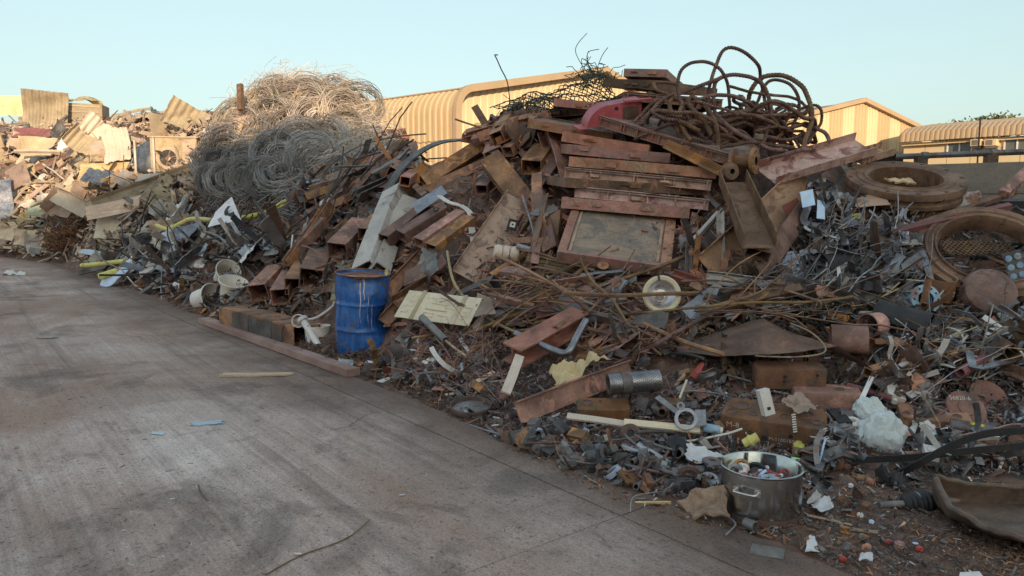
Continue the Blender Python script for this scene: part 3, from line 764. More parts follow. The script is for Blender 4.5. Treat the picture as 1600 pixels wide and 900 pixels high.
# ------------------------------------------------------------------ kit of scrap pieces
def Wf(u, v, Y, tol=0.0):
    """surveyed point, brought forward where the heap's surface would swallow it"""
    return W(u, v, min(Y, S(u, v).y - .04 + tol))
def F(u, v, df):
    """point standing df in front of the heap's surface"""
    return W(u, v, S(u, v).y - df)
def pt(p, off=0.0, tol=0.0):
    """(u, v) lies on the heap; (u, v, Y) at a surveyed distance; a Vector is taken as it is"""
    if isinstance(p, Vector): return p
    return S(p[0], p[1], off) if len(p) == 2 else Wf(*p, tol=tol)
def xs_path(L, n=5, bow=0.0, seed=0):
    r = random.Random(seed); a, b = r.uniform(-1,1), r.uniform(-1,1)
    return [Vector((L*i/n, bow*a*math.sin(math.pi*i/n), bow*b*math.sin(math.pi*i/n))) for i in range(n+1)]
def section_mesh(kind, L, w, h, t=.008, bow=0.0, seed=0, n=5):
    p = xs_path(L, n if bow else 1, bow, seed); up = (0, 0, 1)
    if kind == 'box': return hollow(p, rect(w, h), rect(w-2*t, h-2*t), up=up)
    if kind == 'chan': return sweep(p, s_channel(w, h, t), up=up)
    if kind == 'ang': return sweep(p, s_angle(w, h, t), up=up)
    if kind == 'ibeam': return sweep(p, s_ibeam(w, h, t*1.3), up=up)
    if kind == 'flat': return sweep(p, rect(w, h), up=up)
    if kind == 'pipe': return hollow(p, circ(w/2, 14), circ(w/2-t, 14), up=up)
    if kind == 'rod': return sweep(p, circ(w/2, 6), up=up)
NSEED = [0]
def bar(name, kind, a, b, w, h, mat, label, cat, t=.008, roll=0, up=None, off=None, bow=None, group=None):
    off = h/2 if off is None else off
    A, B = pt(a, off), pt(b, off, .3); d = B-A; L = d.length
    if up is None:
        m = (A+B)/2; up = normal(m.x, m.y) + Vector((0, 0, .3))
    NSEED[0] += 1
    mb = section_mesh(kind, L, w, h, t, .006*L if bow is None else bow, NSEED[0])
    return obj(name, mb, mat, None, frame(A, d, up) @ RX(roll), label=label, cat=cat, group=group)
def path_thing(name, pts, r, mat, label, cat, off=.02, n=6, sec=None, sm=5, group=None, closed=False, twist=0):
    P = spline([pt(p, off) for p in pts], sm, closed); o = P[0].copy()
    P = [p-o for p in P]
    mb = sweep(P, sec or circ(r, n), closed=closed, twist=twist)
    return obj(name, mb, mat, None, T(o), label=label, cat=cat, group=group)
def quad_sheet(name, c, mat, label, cat, off=.05, thick=.004, nx=14, ny=10, amp=.01, freq=3, folds=(), corr=0, pitch=.1, ragged=0.0, seed=None, group=None, cut=None):
    """sheet fitted to four surveyed corners: c = TL, TR, BR, BL"""
    P = [pt(p, off) for p in c]; o = sum(P, Vector())/4
    ex = ((P[1]+P[2])-(P[0]+P[3]))/2; ey = ((P[0]+P[1])-(P[2]+P[3]))/2
    m = frame(o, ex, ex.cross(ey)); NSEED[0] += 1; sd = seed or NSEED[0]
    w, h = ex.length, ey.length
    mb = sheet(w, h, nx, ny, thick, [(px*w, py*h, a, b, r) for (px, py, a, b, r) in folds], amp, freq, sd, corr, pitch, cut, ragged=ragged)
    # bilinear warp towards the true corners
    inv = m.inverted(); C = [inv @ p for p in P]; out = []
    for (x, y, z) in mb.v:
        s, t = x/w+.5, y/h+.5
        q = (C[3]*(1-s)+C[2]*s)*(1-t) + (C[0]*(1-s)+C[1]*s)*t
        if not folds: out.append((q.x, q.y, q.z+z))
        else: out.append((x, y, z))
    mb.v = out
    return obj(name, mb, mat, None, m, label=label, cat=cat, group=group, smooth=28)
def diamond_mesh(w, h, dx, dy, r, mb=None, jit=0, zf=None):
    mb = mb or MB(); zf = zf or (lambda x, y: 0)
    def sg(a, b):
        A = Vector((a[0], a[1], zf(*a))); B = Vector((b[0], b[1], zf(*b))); d = (B-A)
        if d.length < 1e-6: return
        n = d.orthogonal().normalized(); k = d.cross(n).normalized()
        vs = [A+n*r, A+k*r, A-n*r-k*r*.4, B+n*r, B+k*r, B-n*r-k*r*.4]
        mb.add(vs, [(0,1,4,3),(1,2,5,4),(2,0,3,5)])
    nx_, ny_ = int(w/dx), int(h/dy)
    for j in range(ny_):
        for i in range(nx_):
            x, y = -w/2+i*dx, -h/2+j*dy
            sg((x, y+dy/2), (x+dx/2, y)); sg((x+dx/2, y), (x+dx, y+dy/2)); sg((x, y+dy/2), (x+dx/2, y+dy)); sg((x+dx/2, y+dy), (x+dx, y+dy/2))
    return mb
def helix_rope(P, r, lobes=5, pitchlen=.16):
    n = max(3, int(pitchlen/ (P[1]-P[0]).length * 1))
    k = 15; sec = [(r*(1+.13*math.cos(lobes*2*math.pi*i/k))*math.cos(2*math.pi*i/k), r*(1+.13*math.cos(lobes*2*math.pi*i/k))*math.sin(2*math.pi*i/k)) for i in range(k)]
    step = sum((P[i+1]-P[i]).length for i in range(len(P)-1))/max(1, len(P)-1)
    return sec, 2*math.pi/lobes*step/pitchlen*1.0
def resample(P, step):
    out = [P[0]]; acc = 0
    for a, b in zip(P[:-1], P[1:]):
        L = (b-a).length
        if L < 1e-9: continue
        t = step-acc
        while t <= L: out.append(a.lerp(b, t/L)); t += step
        acc = L-(t-step)
    return out
def rope(pts, r0, label, off=.04, mat='rope_steel', sm=10, group='steel ropes piled on the heap'):
    r = r0*.72; P = spline([pt(p, off) for p in pts], sm); P = resample(P, .03); P = [p + Vector((.012*fbm(i*.09, r0*900, 1), .012*fbm(i*.09, r0*900, 7), .012*fbm(i*.09, r0*900, 13))) for i, p in enumerate(P)]; o = P[0].copy(); P = [p-o for p in P]
    k = 20; lob = 5
    sec = [(r*(1+.12*math.cos(lob*2*math.pi*i/k))*math.cos(2*math.pi*i/k), r*(1+.12*math.cos(lob*2*math.pi*i/k))*math.sin(2*math.pi*i/k)) for i in range(k)]
    mb = sweep(P, sec, twist=2*math.pi/lob*.03/(r*1.5))
    return obj('steel_rope', mb, mat, None, T(o), smooth=60, label=label, cat='rope', group=group)
def panel(a, b, depth, th, label, mat='panel_red', back=(0.15, 1, .1), ribs=True, off=0.0, ply=True, group=None, outward=False):
    """formwork panel lying with its long front edge from a to b and running back into the stack"""
    A, B = pt(a), pt(b); ex = B-A; L = ex.length; bk = Vector(back)
    m = frame(A, ex, ex.cross(bk))
    e = empty('formwork_panel', m, label, 'formwork panel', group)
    t = .008; D = depth; sx = (1, -1)
    # frame of four edge channels (open side inward)
    def ch(x0, x1, y0, y1, nm='edge_channel'):
        mb = MB(); p0, p1 = Vector((x0, y0, 0)), Vector((x1, y1, 0)); LL = (p1-p0).length
        NSEED[0] += 1
        s = section_mesh('chan', LL, th, .05, .007, .004*LL, NSEED[0], 6)
        # channel web outward: local z of section points inward
        d = (p1-p0).normalized(); inward = Vector((-d.y, d.x, 0))
        mm = frame(p0 + (inward*.05 if outward else Vector((0,0,0))), d, -inward if outward else inward)
        for i, v in enumerate(s.v):
            s.v[i] = tuple(Vector(v) + Vector((0, 0, .004*mnoise.noise(Vector((v[0]*7, v[1]*9, NSEED[0]*3.3))))))
        obj(nm, s, mat, e, mm)
    ch(0, L, 0, 0); ch(L, L, .002, D); ch(L, 0, D, D); ch(0, 0, D, .002)
    if outward:
        for k in range(1, int(L/.27)):
            x = k*.27 + random.uniform(-.05,.05); obj('stiffener', MB().box(x-.005, x+.005, .004, .045, -th*.43, th*.43), mat, e, smooth=0)
    for k in range(random.randint(1,3)):
        x = random.uniform(.12, .88)*L; hw = random.uniform(.03,.07)
        lug_ = MB(); lug_.box(x-hw, x+hw, -.03, .002 if not outward else .01, -.01+random.uniform(-.02,.02), .012)
        obj('wedge_lug', lug_, mat, e, smooth=0)
    if ribs:
        n = max(2, int(L/.32))
        for k in range(1, n):
            x = L*k/n; obj('rib', MB().box(x-.004, x+.004, .01, D-.05, -th*.42, th*.42), mat, e, smooth=0)
    if ply:
        obj('plywood', sheet(L-.02, D-.02, 8, 6, .014, amp=.004, freq=2, seed=NSEED[0]), 'plywood', e, T(L/2, D/2, th*.30))
    return e
def big_ring(p, axis, prof, mat, label, cat='flange', name='flange_ring', bolts=0, br=0, bz=0):
    m = frame(p, Vector(axis).orthogonal(), axis)
    e = empty(name, m, label, cat)
    obj('ring', lathe(prof, 56), mat, e, smooth=30)
    if bolts:
        for k in range(bolts):
            a = 2*math.pi*k/bolts
            obj('bolt_hole', lathe([(.021, 0), (.021, .004), (0.0005, .004)], 10), 'heap_base', e, T(br*math.cos(a), br*math.sin(a), bz))
    return e
def text_mesh(s, size, thick=.001):
    cu = bpy.data.curves.new('text', 'FONT'); cu.body = s; cu.size = size; cu.extrude = thick; cu.resolution_u = 2
    o = bpy.data.objects.new('tmp', cu); COL.objects.link(o)
    dg_ = bpy.context.evaluated_depsgraph_get(); me = bpy.data.meshes.new_from_object(o.evaluated_get(dg_))
    bpy.data.objects.remove(o)
    return me
# ------------------------------------------------------------------ beams and tubes in the middle of the heap
H = Vector
TO = Vector((0, -1, .35))      # up hint for faces that look at the viewer
bar('box_beam', 'box', (660,300,10.2), (797,238,10.4), .13, .10, 'rust_beam', 'long thin rusty beam rising to the upturned plate in mid heap', 'beam', up=TO)
bar('steel_plate', 'chan', (803,243,10.1), (849,206,10.3), .24, .05, 'tan_plate', 'upturned tan brown channel offcut at the top end of the long thin beam', 'plate', up=(0.3,-1,.2))
bar('box_beam', 'box', F(662,286,.4), F(757,226,.25), .19, .19, 'rust_beam', 'thick rusty square tube above the grey bent strip, open end low', 'beam', up=TO)
bar('steel_plate', 'flat', (618,300,10.3), (668,262,10.8), .22, .012, 'rust_orange', 'orange rusted flat plate left of the thick square tube', 'plate', up=TO)
path_thing('curved_strip', [(606,297,10.2),(628,262,10.4),(655,238,10.6),(690,222,10.8),(731,218,11)], .05, 'galv_dull', 'wide grey curved strip arching over the rusty tubes', 'strip', sec=rect(.16,.02), sm=6)
bar('i_beam', 'ibeam', (768,256,9.3), (822,326,8.9), .27, .18, 'rust_beam', 'rusty wide flange beam pointing down to the tan channel', 'beam', t=.012, up=TO)
bar('i_beam', 'ibeam', (852,212,9.7), (878,305,9.0), .25, .2, 'rust_beam', 'dark rusty wide flange beam standing left of the panel stack', 'beam', t=.012, up=(0.5,-1,.2))
bar('i_beam', 'ibeam', (842,306,9.0), (884,246,9.5), .17, .15, 'rust_dark', 'short dark flange beam leaning right against the panel stack', 'beam', t=.012, up=(-.5,-1,.2))
bar('box_beam', 'box', F(830,262,.4), F(850,235,.0), .25, .19, 'rust_beam', 'short square tube with dark open end above the tan channel', 'beam', up=(0,-.3,1))
bar('box_beam', 'box', F(752,297,.35), F(772,272,.0), .15, .13, 'rust_beam', 'small square tube end between the flange beam and the long thin beam', 'beam', up=(0,-.2,1))
tc_ = bar('channel', 'chan', (732,437,7.75), (814,314,8.7), .40, .06, 'tan_plate', 'wide tan channel slanting down through the middle of the heap', 'channel', up=(.12,-1,.42), t=.008)
# switch box lying on the tan channel
e = empty('socket_plate', frame(Wf(801,352,8.22), Vector((1,-.1,-.25)), (.12,-1,.42)), 'small black framed socket plate on the tan channel', 'socket plate')
obj('frame', MB().box(-.055,-.03,-.06,.06,0,.03).box(.03,.055,-.06,.06,0,.03).box(-.03,.03,-.06,-.035,0,.03).box(-.03,.03,.035,.06,0,.03), 'black_rubber', e, smooth=0)
obj('insert', MB().box(-.03,.03,-.035,.035,0,.018), 'white_plastic', e, smooth=0)
obj('button', lathe([(.012,.018),(.012,.024),(.0005,.024)], 12), 'black_rubber', e)
for i, (a, b, w, nm) in enumerate([((628,370,8.55),(698,327,9.2),.175,'leftmost of the square tubes bundled above the dark plate'), ((655,380,8.5),(722,335,9.2),.15,'middle one of the square tubes bundled above the dark plate'),
        ((674,390,8.4),(735,345,9.0),.165,'lowest right one of the square tubes bundled above the dark plate')]):
    bar('box_beam', 'box', F(a[0], a[1], .3), F(b[0], b[1], .1), w, w*.85, 'rust_beam', nm, 'beam', up=(0,-.35,1), t=.008)
bar('box_beam', 'box', (640,392,8.75), (705,350,9.3), .14, .12, 'rust_dark', 'dark square tube tucked under the bundle of square tubes', 'beam', up=(0,-.35,1))
bar('box_beam', 'box', (600,376,8.9), (672,322,9.6), .15, .16, 'rust_dark', 'long dark square tube between the grey column and the tube bundle', 'beam', up=(0,-.4,1))
bar('steel_plate', 'flat', (678,418,8.0), (736,372,8.5), .22, .012, 'rust_dark', 'dark brown plate beside the lower end of the tan channel', 'plate', up=TO)
bar('channel', 'chan', (604,462,7.9), (660,402,8.5), .16, .08, 'rust_beam', 'rusty channel right behind the blue drum', 'channel', up=(.2,-.8,.5))
bar('angle_iron', 'ang', (612,472,7.7), (690,425,8.1), .12, .1, 'rust_dark', 'dark angle iron right of the blue drum, below the plate', 'angle iron', up=(.2,-.6,.8))
bar('channel', 'chan', (600,505,7.6), (642,462,7.95), .15, .07, 'rust_beam', 'rusty channel between the blue drum and the cream panel', 'channel', up=(.2,-.8,.5))
quad_sheet('grey_sheet', [(643,318,9.3),(690,290,9.6),(699,302,9.4),(652,334,9.1)], 'galv', 'flat blue grey sheet on top of the square tubes', 'sheet', amp=.006)
path_thing('bent_strip', [(686,306,9.0),(702,316,8.9),(722,322,8.9),(735,334,8.8),(736,352,8.7),(741,380,8.6)], .03, 'white_paint', 'white bent strip hooked over the tube bundle', 'strip', sec=rect(.09,.012), sm=5)
bar('box_beam', 'box', (720,468,7.5), (774,444,7.25), .17, .15, 'dark_steel', 'dark grey square tube with open end above the cream panel', 'beam', up=(0,-.4,1))
bar('box_beam', 'box', (782,426,7.7), (852,434,7.4), .12, .11, 'panel_red', 'short red painted beam right of the wrapped canister', 'beam', up=(0,-.6,1))
path_thing('grey_pipe', [(808,384,7.7),(845,394,7.6),(880,404,7.5),(915,416,7.3),(952,428,7.2)], .028, 'galv', 'grey conduit pipe running under the big plywood panel', 'pipe', n=10)
bar('rusty_pipe', 'pipe', (766,432,7.5), (828,393,7.9), .075, .075, 'rust_beam', 'short rusty pipe beside the wrapped canister', 'pipe')
bar('channel', 'chan', (834,410,7.5), (917,433,7.3), .13, .05, 'beige_dirty', 'beige channel lying below the big plywood panel', 'channel', up=(0,-1,.4))
bar('channel', 'chan', (833,318,8.5), (893,346,8.0), .12, .06, 'panel_red', 'red brown channel against the left edge of the panel stack', 'channel', up=(0,-.6,.8))
bar('red_pipe', 'pipe', (845,372,7.9), (862,345,8.7), .09, .09, 'red_dull', 'red pipe end poking out left of the big plywood panel', 'pipe')
# wrapped canister
e = empty('canister', frame(Wf(791,395,7.75), Vector((1,.15,-.12)), (0,0,1)), 'white tape wrapped canister lying on the tan channel', 'canister')
prof = [(.0005,-.13),(.06,-.13),(.072,-.12)] + [(.076+.003*math.sin(k*1.9), -.11+k*.0275) for k in range(9)] + [(.07,.125),(.055,.132),(.0005,.132)]
obj('body', lathe(prof, 20), 'cream_bright', e, RY(90))
obj('cord', tube([Vector((.05*math.cos(a), .078*math.cos(a*3), .078*math.sin(a*3))) for a in [k*.2 for k in range(30)]], .004, 5), 'rust_rod', e)
# cable tray bracket
e = empty('slotted_bracket', frame(Wf(848,392,7.7), Vector((1,0,-.1)), TO), 'slotted brown bracket left of the big plywood panel', 'bracket')
mb = MB()
for k in range(5): mb.box(-.09,.09,-.07+k*.032,-.062+k*.032,0,.03)
mb.box(-.1,-.09,-.08,.08,0,.03).box(.09,.1,-.08,.08,0,.03).box(-.005,.005,-.08,.08,0,.028)
obj('bracket_bars', mb, 'rust_dark', e, smooth=0)
# --- left part of the beam zone
bar('box_column', 'box', (572,424,8.6), (618,302,10.2), .28, .22, 'grey_paint', 'long grey painted box column leaning behind the blue drum', 'column', up=(-.5,-1,.3), t=.012)
bar('box_column', 'box', (592,425,8.5), (604,388,9.0), .2, .2, 'grey_paint', 'short grey painted box end beside the foot of the long column', 'column', up=(.6,-1,.3), t=.012)
bar('box_column', 'box', (607,372,9.3), (640,316,10.0), .22, .18, 'grey_paint', 'second grey painted box column right of the long one', 'column', up=(.1,-1,.3), t=.012)
bar('box_beam', 'box', F(527,392,.5), F(566,352,.15), .27, .22, 'rust_beam', 'strapped rusty box beam left of the long grey column', 'beam', up=(0,-.35,1))
bar('box_beam', 'box', F(571,366,.45), F(592,342,.1), .2, .16, 'rust_beam', 'short rusty box beam end just left of the grey column', 'beam', up=(0,-.35,1))
bar('steel_plate', 'flat', (514,377,10.4), (562,334,11), .2, .012, 'rust_dark', 'dark rusty plate above the strapped box beam', 'plate', up=TO)
for i, (a, b, w, nm) in enumerate([((404,458,10.9),(436,425,12),.27,'leftmost rusty box tube in the row of open ends'), ((438,464,10.5),(456,432,11.6),.23,'second rusty box tube from the left in the row of open ends'),
        ((460,448,10.3),(476,418,11.4),.24,'third rusty box tube from the left in the row of open ends'), ((486,436,10.0),(500,404,11.2),.29,'largest and rightmost rusty box tube in the row of open ends')]):
    bar('box_beam', 'box', F(a[0], a[1], .42), F(b[0], b[1], .05), w, w*.92, 'rust_beam', nm, 'beam', up=(.12*(i-1.5),-.25,1), t=.01)
quad_sheet('steel_plate', [(508,420,9.6),(532,415,9.6),(520,455,9.0),(494,460,9.0)], 'rust_plain', 'brown plate leaning between the box tubes and the drum', 'plate', amp=.004)
quad_sheet('steel_plate', [(528,408,9.4),(558,405,9.3),(527,470,8.4),(516,470,8.5)], 'beige_dirty', 'pale brown plate leaning just left of the drum', 'plate', amp=.004)
quad_sheet('grey_sheet', [(460,388,10.8),(508,382,10.6),(520,402,10.2),(466,412,10.4)], 'galv_dull', 'pale grey sheet above the row of box tubes', 'sheet', amp=.01)
quad_sheet('grey_sheet', [(478,350,11.6),(508,356,11.2),(507,372,11.0),(477,370,11.4)], 'galv_dull', 'small grey plate with square cutouts above the pale sheet', 'plate', cut=lambda a, b: .4 < a < .8 and .3 < b < .7)
quad_sheet('grey_sheet', [(492,332,12.5),(560,310,12),(520,350,11.8),(508,340,12)], 'galv', 'pointed grey sheet blade above the rods', 'sheet', amp=.01)
quad_sheet('brown_plate', [(482,352,11.6),(505,338,11.7),(530,362,11),(512,362,11.1)], 'rust_dark', 'brown triangular plate below the pointed grey blade', 'plate')
path_thing('grey_conduit', [(320,362,13.4),(345,372,12.9),(375,405,12),(400,435,11.2),(420,453,10.7)], .022, 'galv_dull', 'thin grey conduit curving down to the box tubes', 'conduit')
# expanded mesh plate
a_, b_, c_, d_ = F(392,372,.25), F(472,332,.3), F(476,308,.3), F(402,345,.25)
ex, ey = ((b_+c_)-(a_+d_))/2, ((c_+d_)-(a_+b_))/2
e = empty('expanded_mesh', frame((a_+b_+c_+d_)/4, ex, ex.cross(ey)), 'dark perforated metal panel in front of the wire coils', 'mesh panel')
obj('mesh', diamond_mesh(ex.length*.97, ey.length*.97, .085, .075, .012), 'dark_steel', e, smooth=0)
w_, h_ = ex.length/2, ey.length/2
obj('frame', MB().box(-w_,w_,-h_,-h_+.03,-.015,.015).box(-w_,w_,h_-.03,h_,-.015,.015).box(-w_,-w_+.03,-h_+.03,h_-.03,-.015,.015).box(w_-.03,w_,-h_+.03,h_-.03,-.015,.015), 'dark_steel', e, smooth=0)

# ------------------------------------------------------------------ blue drum
e = empty('blue_drum', T(G(567,556,0)) @ RZ(20) @ RX(1.5) @ RY(1), 'dented blue steel drum standing at the edge of the heap', 'drum')
Rd, Hd = .282, .90; prof = []; nz_ = 46
for k in range(nz_+1):
    z = Hd*k/nz_; r = Rd
    for zz in (Hd*.355, Hd*.655): r += .013*math.exp(-((z-zz)/.014)**2)
    for zz in (Hd*.74, Hd*.78, Hd*.82): r += .004*math.exp(-((z-zz)/.008)**2)
    if z < .012 or z > Hd-.012: r += .008
    prof.append((r, z))
mb = lathe(prof, 56); dv = []
for (x, y, z) in mb.v:
    a = math.atan2(y, x); p = Vector((x, y, z))
    w1 = math.exp(-((z-.42)/.16)**2) * max(0, math.cos(a-R(-30)))**3 * .10      # waist dent
    w2 = math.exp(-((z-.15)/.16)**2) * max(0, math.cos(a-R(-28)))**2 * -.085
    w3 = math.exp(-((z-.85)/.10)**2) * max(0, math.cos(a-R(-95)))**6 * .05
    w4 = .012*fbm(math.cos(a)*2.2, math.sin(a)*2.2, z*4.5)
    s = 1-(w1+w2+w3+w4)/Rd; dv.append((x*s, y*s, z - .012*(z/Hd)*math.cos(a-R(-60))))
n0 = len(dv); mb.v = dv
obj('shell', mb, 'drum_blue', e, smooth=40)
obj('lid', lathe([(Rd-.006,Hd-.02),(Rd-.02,Hd-.035),(.10,Hd-.04),(.0005,Hd-.03)], 40), 'rust_beam', e)
obj('base', lathe([(Rd-.003,.015),(.0005,.02)], 40), 'rust_dark', e)
obj('rim', sweep([Vector(((Rd+.004)*math.cos(2*math.pi*k/56),(Rd+.004)*math.sin(2*math.pi*k/56), Hd+.002-.012*math.cos(2*math.pi*k/56-R(-60)))) for k in range(56)], circ(.008,6), closed=True), 'rust_beam', e)
for (a, z0, z1, w) in ((-104,.86,.42,.012),(-96,.88,.66,.02),(-88,.72,.3,.008),(-78,.6,.33,.007)):
    p_ = []
    for q in range(9):
        z = z0+(z1-z0)*q/8; aa = R(a+1.0*math.sin(q*1.3+a)); rr_ = Rd+.004
        for zz in (Hd*.355, Hd*.655): rr_ += .013*math.exp(-((z-zz)/.014)**2)
        dd_ = math.exp(-((z-.42)/.16)**2)*max(0, math.cos(aa-R(-30)))**3*.10 + math.exp(-((z-.15)/.16)**2)*max(0, math.cos(aa-R(-28)))**2*-.085 + math.exp(-((z-.85)/.10)**2)*max(0, math.cos(aa-R(-95)))**6*.05 + .012*fbm(math.cos(aa)*2.2, math.sin(aa)*2.2, z*4.5)
        p_.append(Vector(((rr_-dd_)*math.cos(aa), (rr_-dd_)*math.sin(aa), z-.012*(z/Hd)*math.cos(aa-R(-60)))))
    obj('paint_run', sweep(p_, rect(w, .003), up=(math.cos(R(a)), math.sin(R(a)), 0), scale=lambda f: 1-.7*f), 'white_rust', e)
obj('plastic_stopper', lathe([(.018,0),(.02,.03),(.016,.06),(.0005,.062)], 12), 'yellow_paint', None, T(Wf(604,430,7.55)), label='small yellow plastic cap on the rim of the blue drum', cat='cap')
# ------------------------------------------------------------------ foot of the heap around the drum
hb_ = bar('box_beam', 'box', G(480,527,.15), G(362,494,.15), .33, .27, 'rust_beam', 'heavy rusty box beam lying on the ground left of the drum', 'beam', t=.012, up=(0,0,1))
A_, B_ = G(480,527,.15), G(362,494,.15)
for k, f in enumerate((.26, .56)):
    c = A_.lerp(B_, f); dd = (B_-A_).normalized(); m = frame(c, dd, (0,0,1))
    path = [Vector((0, y, z)) for y, z in ((-.172,-.142),(.172,-.142),(.172,.142),(-.172,.142))]
    obj('band_strap', sweep(path, rect(.02,.006), closed=True), 'dark_steel', None, m, label='dark strap round the heavy box beam, ' + ('nearer its open end' if k == 0 else 'at its middle'), cat='strap')
Lh = (B_-A_).length
for sy in (1, -1): obj('tar_coat', sheet(Lh*.66, .23, 16, 6, .004, amp=.003, freq=5, seed=3, ragged=.06), 'dark_steel', hb_, T(Lh*.46, sy*.1685, 0) @ RX(90))
bar('steel_rail', 'flat', G(318,500,.04), G(552,582,.04), .14, .07, 'rail_pink', 'long flat rail lying along the foot of the heap', 'rail', off=0, up=(0,0,1))
# striped paint pail
e = empty('paint_pail', T(G(497,548,0)) @ RZ(30), 'striped paint pail with orange crust beside the box beam', 'pail')
obj('body', lathe([(.0005,.005),(.125,.0),(.14,.27),(.146,.27),(.146,.285),(.138,.285),(.134,.20)], 28), 'white_plastic', e)
for k in range(9):
    a = 2*math.pi*k/9; p = []
    for j in range(5): z = .03+.035*j; rr = .1262+.015*z/.27+.0025; p.append(Vector((rr*math.cos(a+j*.14), rr*math.sin(a+j*.14), z)))
    obj('stripe', sweep(p, rect(.028,.002), up=(math.cos(a), math.sin(a), 0)), 'drum_blue', e)
obj('crust', lathe([(.133,.21),(.08,.225),(.0005,.215)], 24), 'orange_paint', e)
obj('bail', tube(spline([Vector((.146,0,.26)),Vector((.12,-.1,.31)),Vector((0,-.17,.33)),Vector((-.12,-.1,.31)),Vector((-.146,0,.26))],6), .004, 6), 'galv', e)
# white prop pipe with clamp
e = empty('prop_pipe', T(G(508,556,0)), 'white prop pipe with clamp leaning left of the drum', 'pipe')
top_ = Wf(473,500,8.05)-G(508,556,0)
obj('tube', hollow([Vector((0,0,0)), top_], circ(.038,14), circ(.032,14)), 'white_paint', e)
obj('clamp', lathe([(.042,-.025),(.062,-.02),(.062,.02),(.042,.025)], 16), 'white_paint', e, frame(top_, top_.orthogonal(), top_))
obj('clamp_ring', sweep([Vector((.07*math.cos(a),.07*math.sin(a),0)) for a in [k*math.pi/8 for k in range(16)]], circ(.009,6), closed=True), 'white_paint', e, frame(top_+Vector((-.05,0,-.01)), (1,0,.4), (0,-1,.2)))
obj('handle', tube(spline([top_, top_+Vector((.14,.05,.02)), top_+Vector((.3,.1,.13)), top_+Vector((.33,.1,.19))],5), .014, 8), 'white_paint', e)
# plank on the slabs
p = G(400,585,.012)
obj('wood_plank', sheet(.62,.11,12,4,.016, amp=.008, freq=3, seed=4, ragged=.12), 'wood', None, T(p) @ RZ(3), label='weathered wood plank lying flat on the concrete', cat='plank')
# white basins
def basin(u, v, Y, ax, s, label):
    e = empty('plastic_basin', frame(Wf(u,v,Y), Vector(ax).orthogonal(), ax), label, 'basin')
    obj('shell', lathe([(.0005,-.2),(.15,-.2),(.17,-.19),(.19,-.05),(.2,.1),(.245,.16),(.25,.2),(.24,.2),(.232,.165),(.19,.1),(.175,-.05),(.155,-.175),(.0005,-.18)], 32), 'white_plastic', e, Matrix.Scale(s,4))
    obj('rim', sweep([Vector((.25*s*math.cos(a),.25*s*math.sin(a),.2*s)) for a in [2*math.pi*k/32 for k in range(32)]], circ(.01*s,6), closed=True), 'white_plastic', e)
basin(319,466,S(319,466).y-.22,(1,-.45,.25),.82,'white round basin lying on its side, nearest the concrete')
basin(362,455,S(362,455).y-.22,(.3,-.25,.9),.85,'upright white basin right of the one on its side')
basin(352,430,S(352,430).y-.22,(.6,-.6,.5),.8,'white basin tipped behind the other two basins')
bar('steel_bar', 'chan', (327,474,11.6), (362,487,10.9), .08, .04, 'galv', 'grey channel sticking out of the basin on its side', 'bar', up=(0,-.4,1), off=0)
# ------------------------------------------------------------------ stack of formwork panels
# big front panel, propped up and facing the viewer
c = [Wf(903,322,7.95), Wf(1060,337,7.75), Wf(1050,422,6.95), Wf(868,392,7.15)]
ex = ((c[1]+c[2])-(c[0]+c[3]))/2; ey = ((c[0]+c[1])-(c[2]+c[3]))/2; L_, D_ = ex.length, ey.length
m_ = frame((c[3]+c[2])/2 - ex/2, ex, ex.cross(ey))
e = empty('formwork_panel', m_, 'big plywood faced panel with red frame leaning at the foot of the stack', 'formwork panel')
def rim(x0, x1, y0, y1, z0=-.11, z1=.012): obj('edge_channel', MB().box(x0,x1,y0,y1,z0,z1), 'panel_red', e, smooth=0)
rim(0, L_, 0, .045); rim(0, L_, D_-.045, D_); rim(0, .085, .048, D_-.048); rim(L_-.10, L_, .048, D_-.048)
obj('plywood', sheet(L_-.19, D_-.094, 20, 14, .012, amp=.008, freq=2, seed=9), 'plywood', e, T(L_/2-.008, D_/2, -.012))
for x in (.115, L_-.13): obj('seal_strip', MB().box(x-.012, x+.012, .06, D_-.06, -.004, .006), 'tan_plate', e, smooth=0)
lug = MB(); lathe([(.022,0),(.022,.012),(.055,.012),(.055,0),(.022,0)], 20, mb=lug)
obj('lug', lug, 'panel_red', e, T(.46, -.045, -.05) @ RX(8))
obj('lug_plate', MB().box(.43,.49,-.045,-.002,-.058,-.044), 'panel_red', e, smooth=0)
panel(W(1052,422,7.35), W(1100,372,7.95), .55, .08, 'second plywood panel behind the right edge of the big panel', mat='rust_orange', back=(-.55,.75,.45))
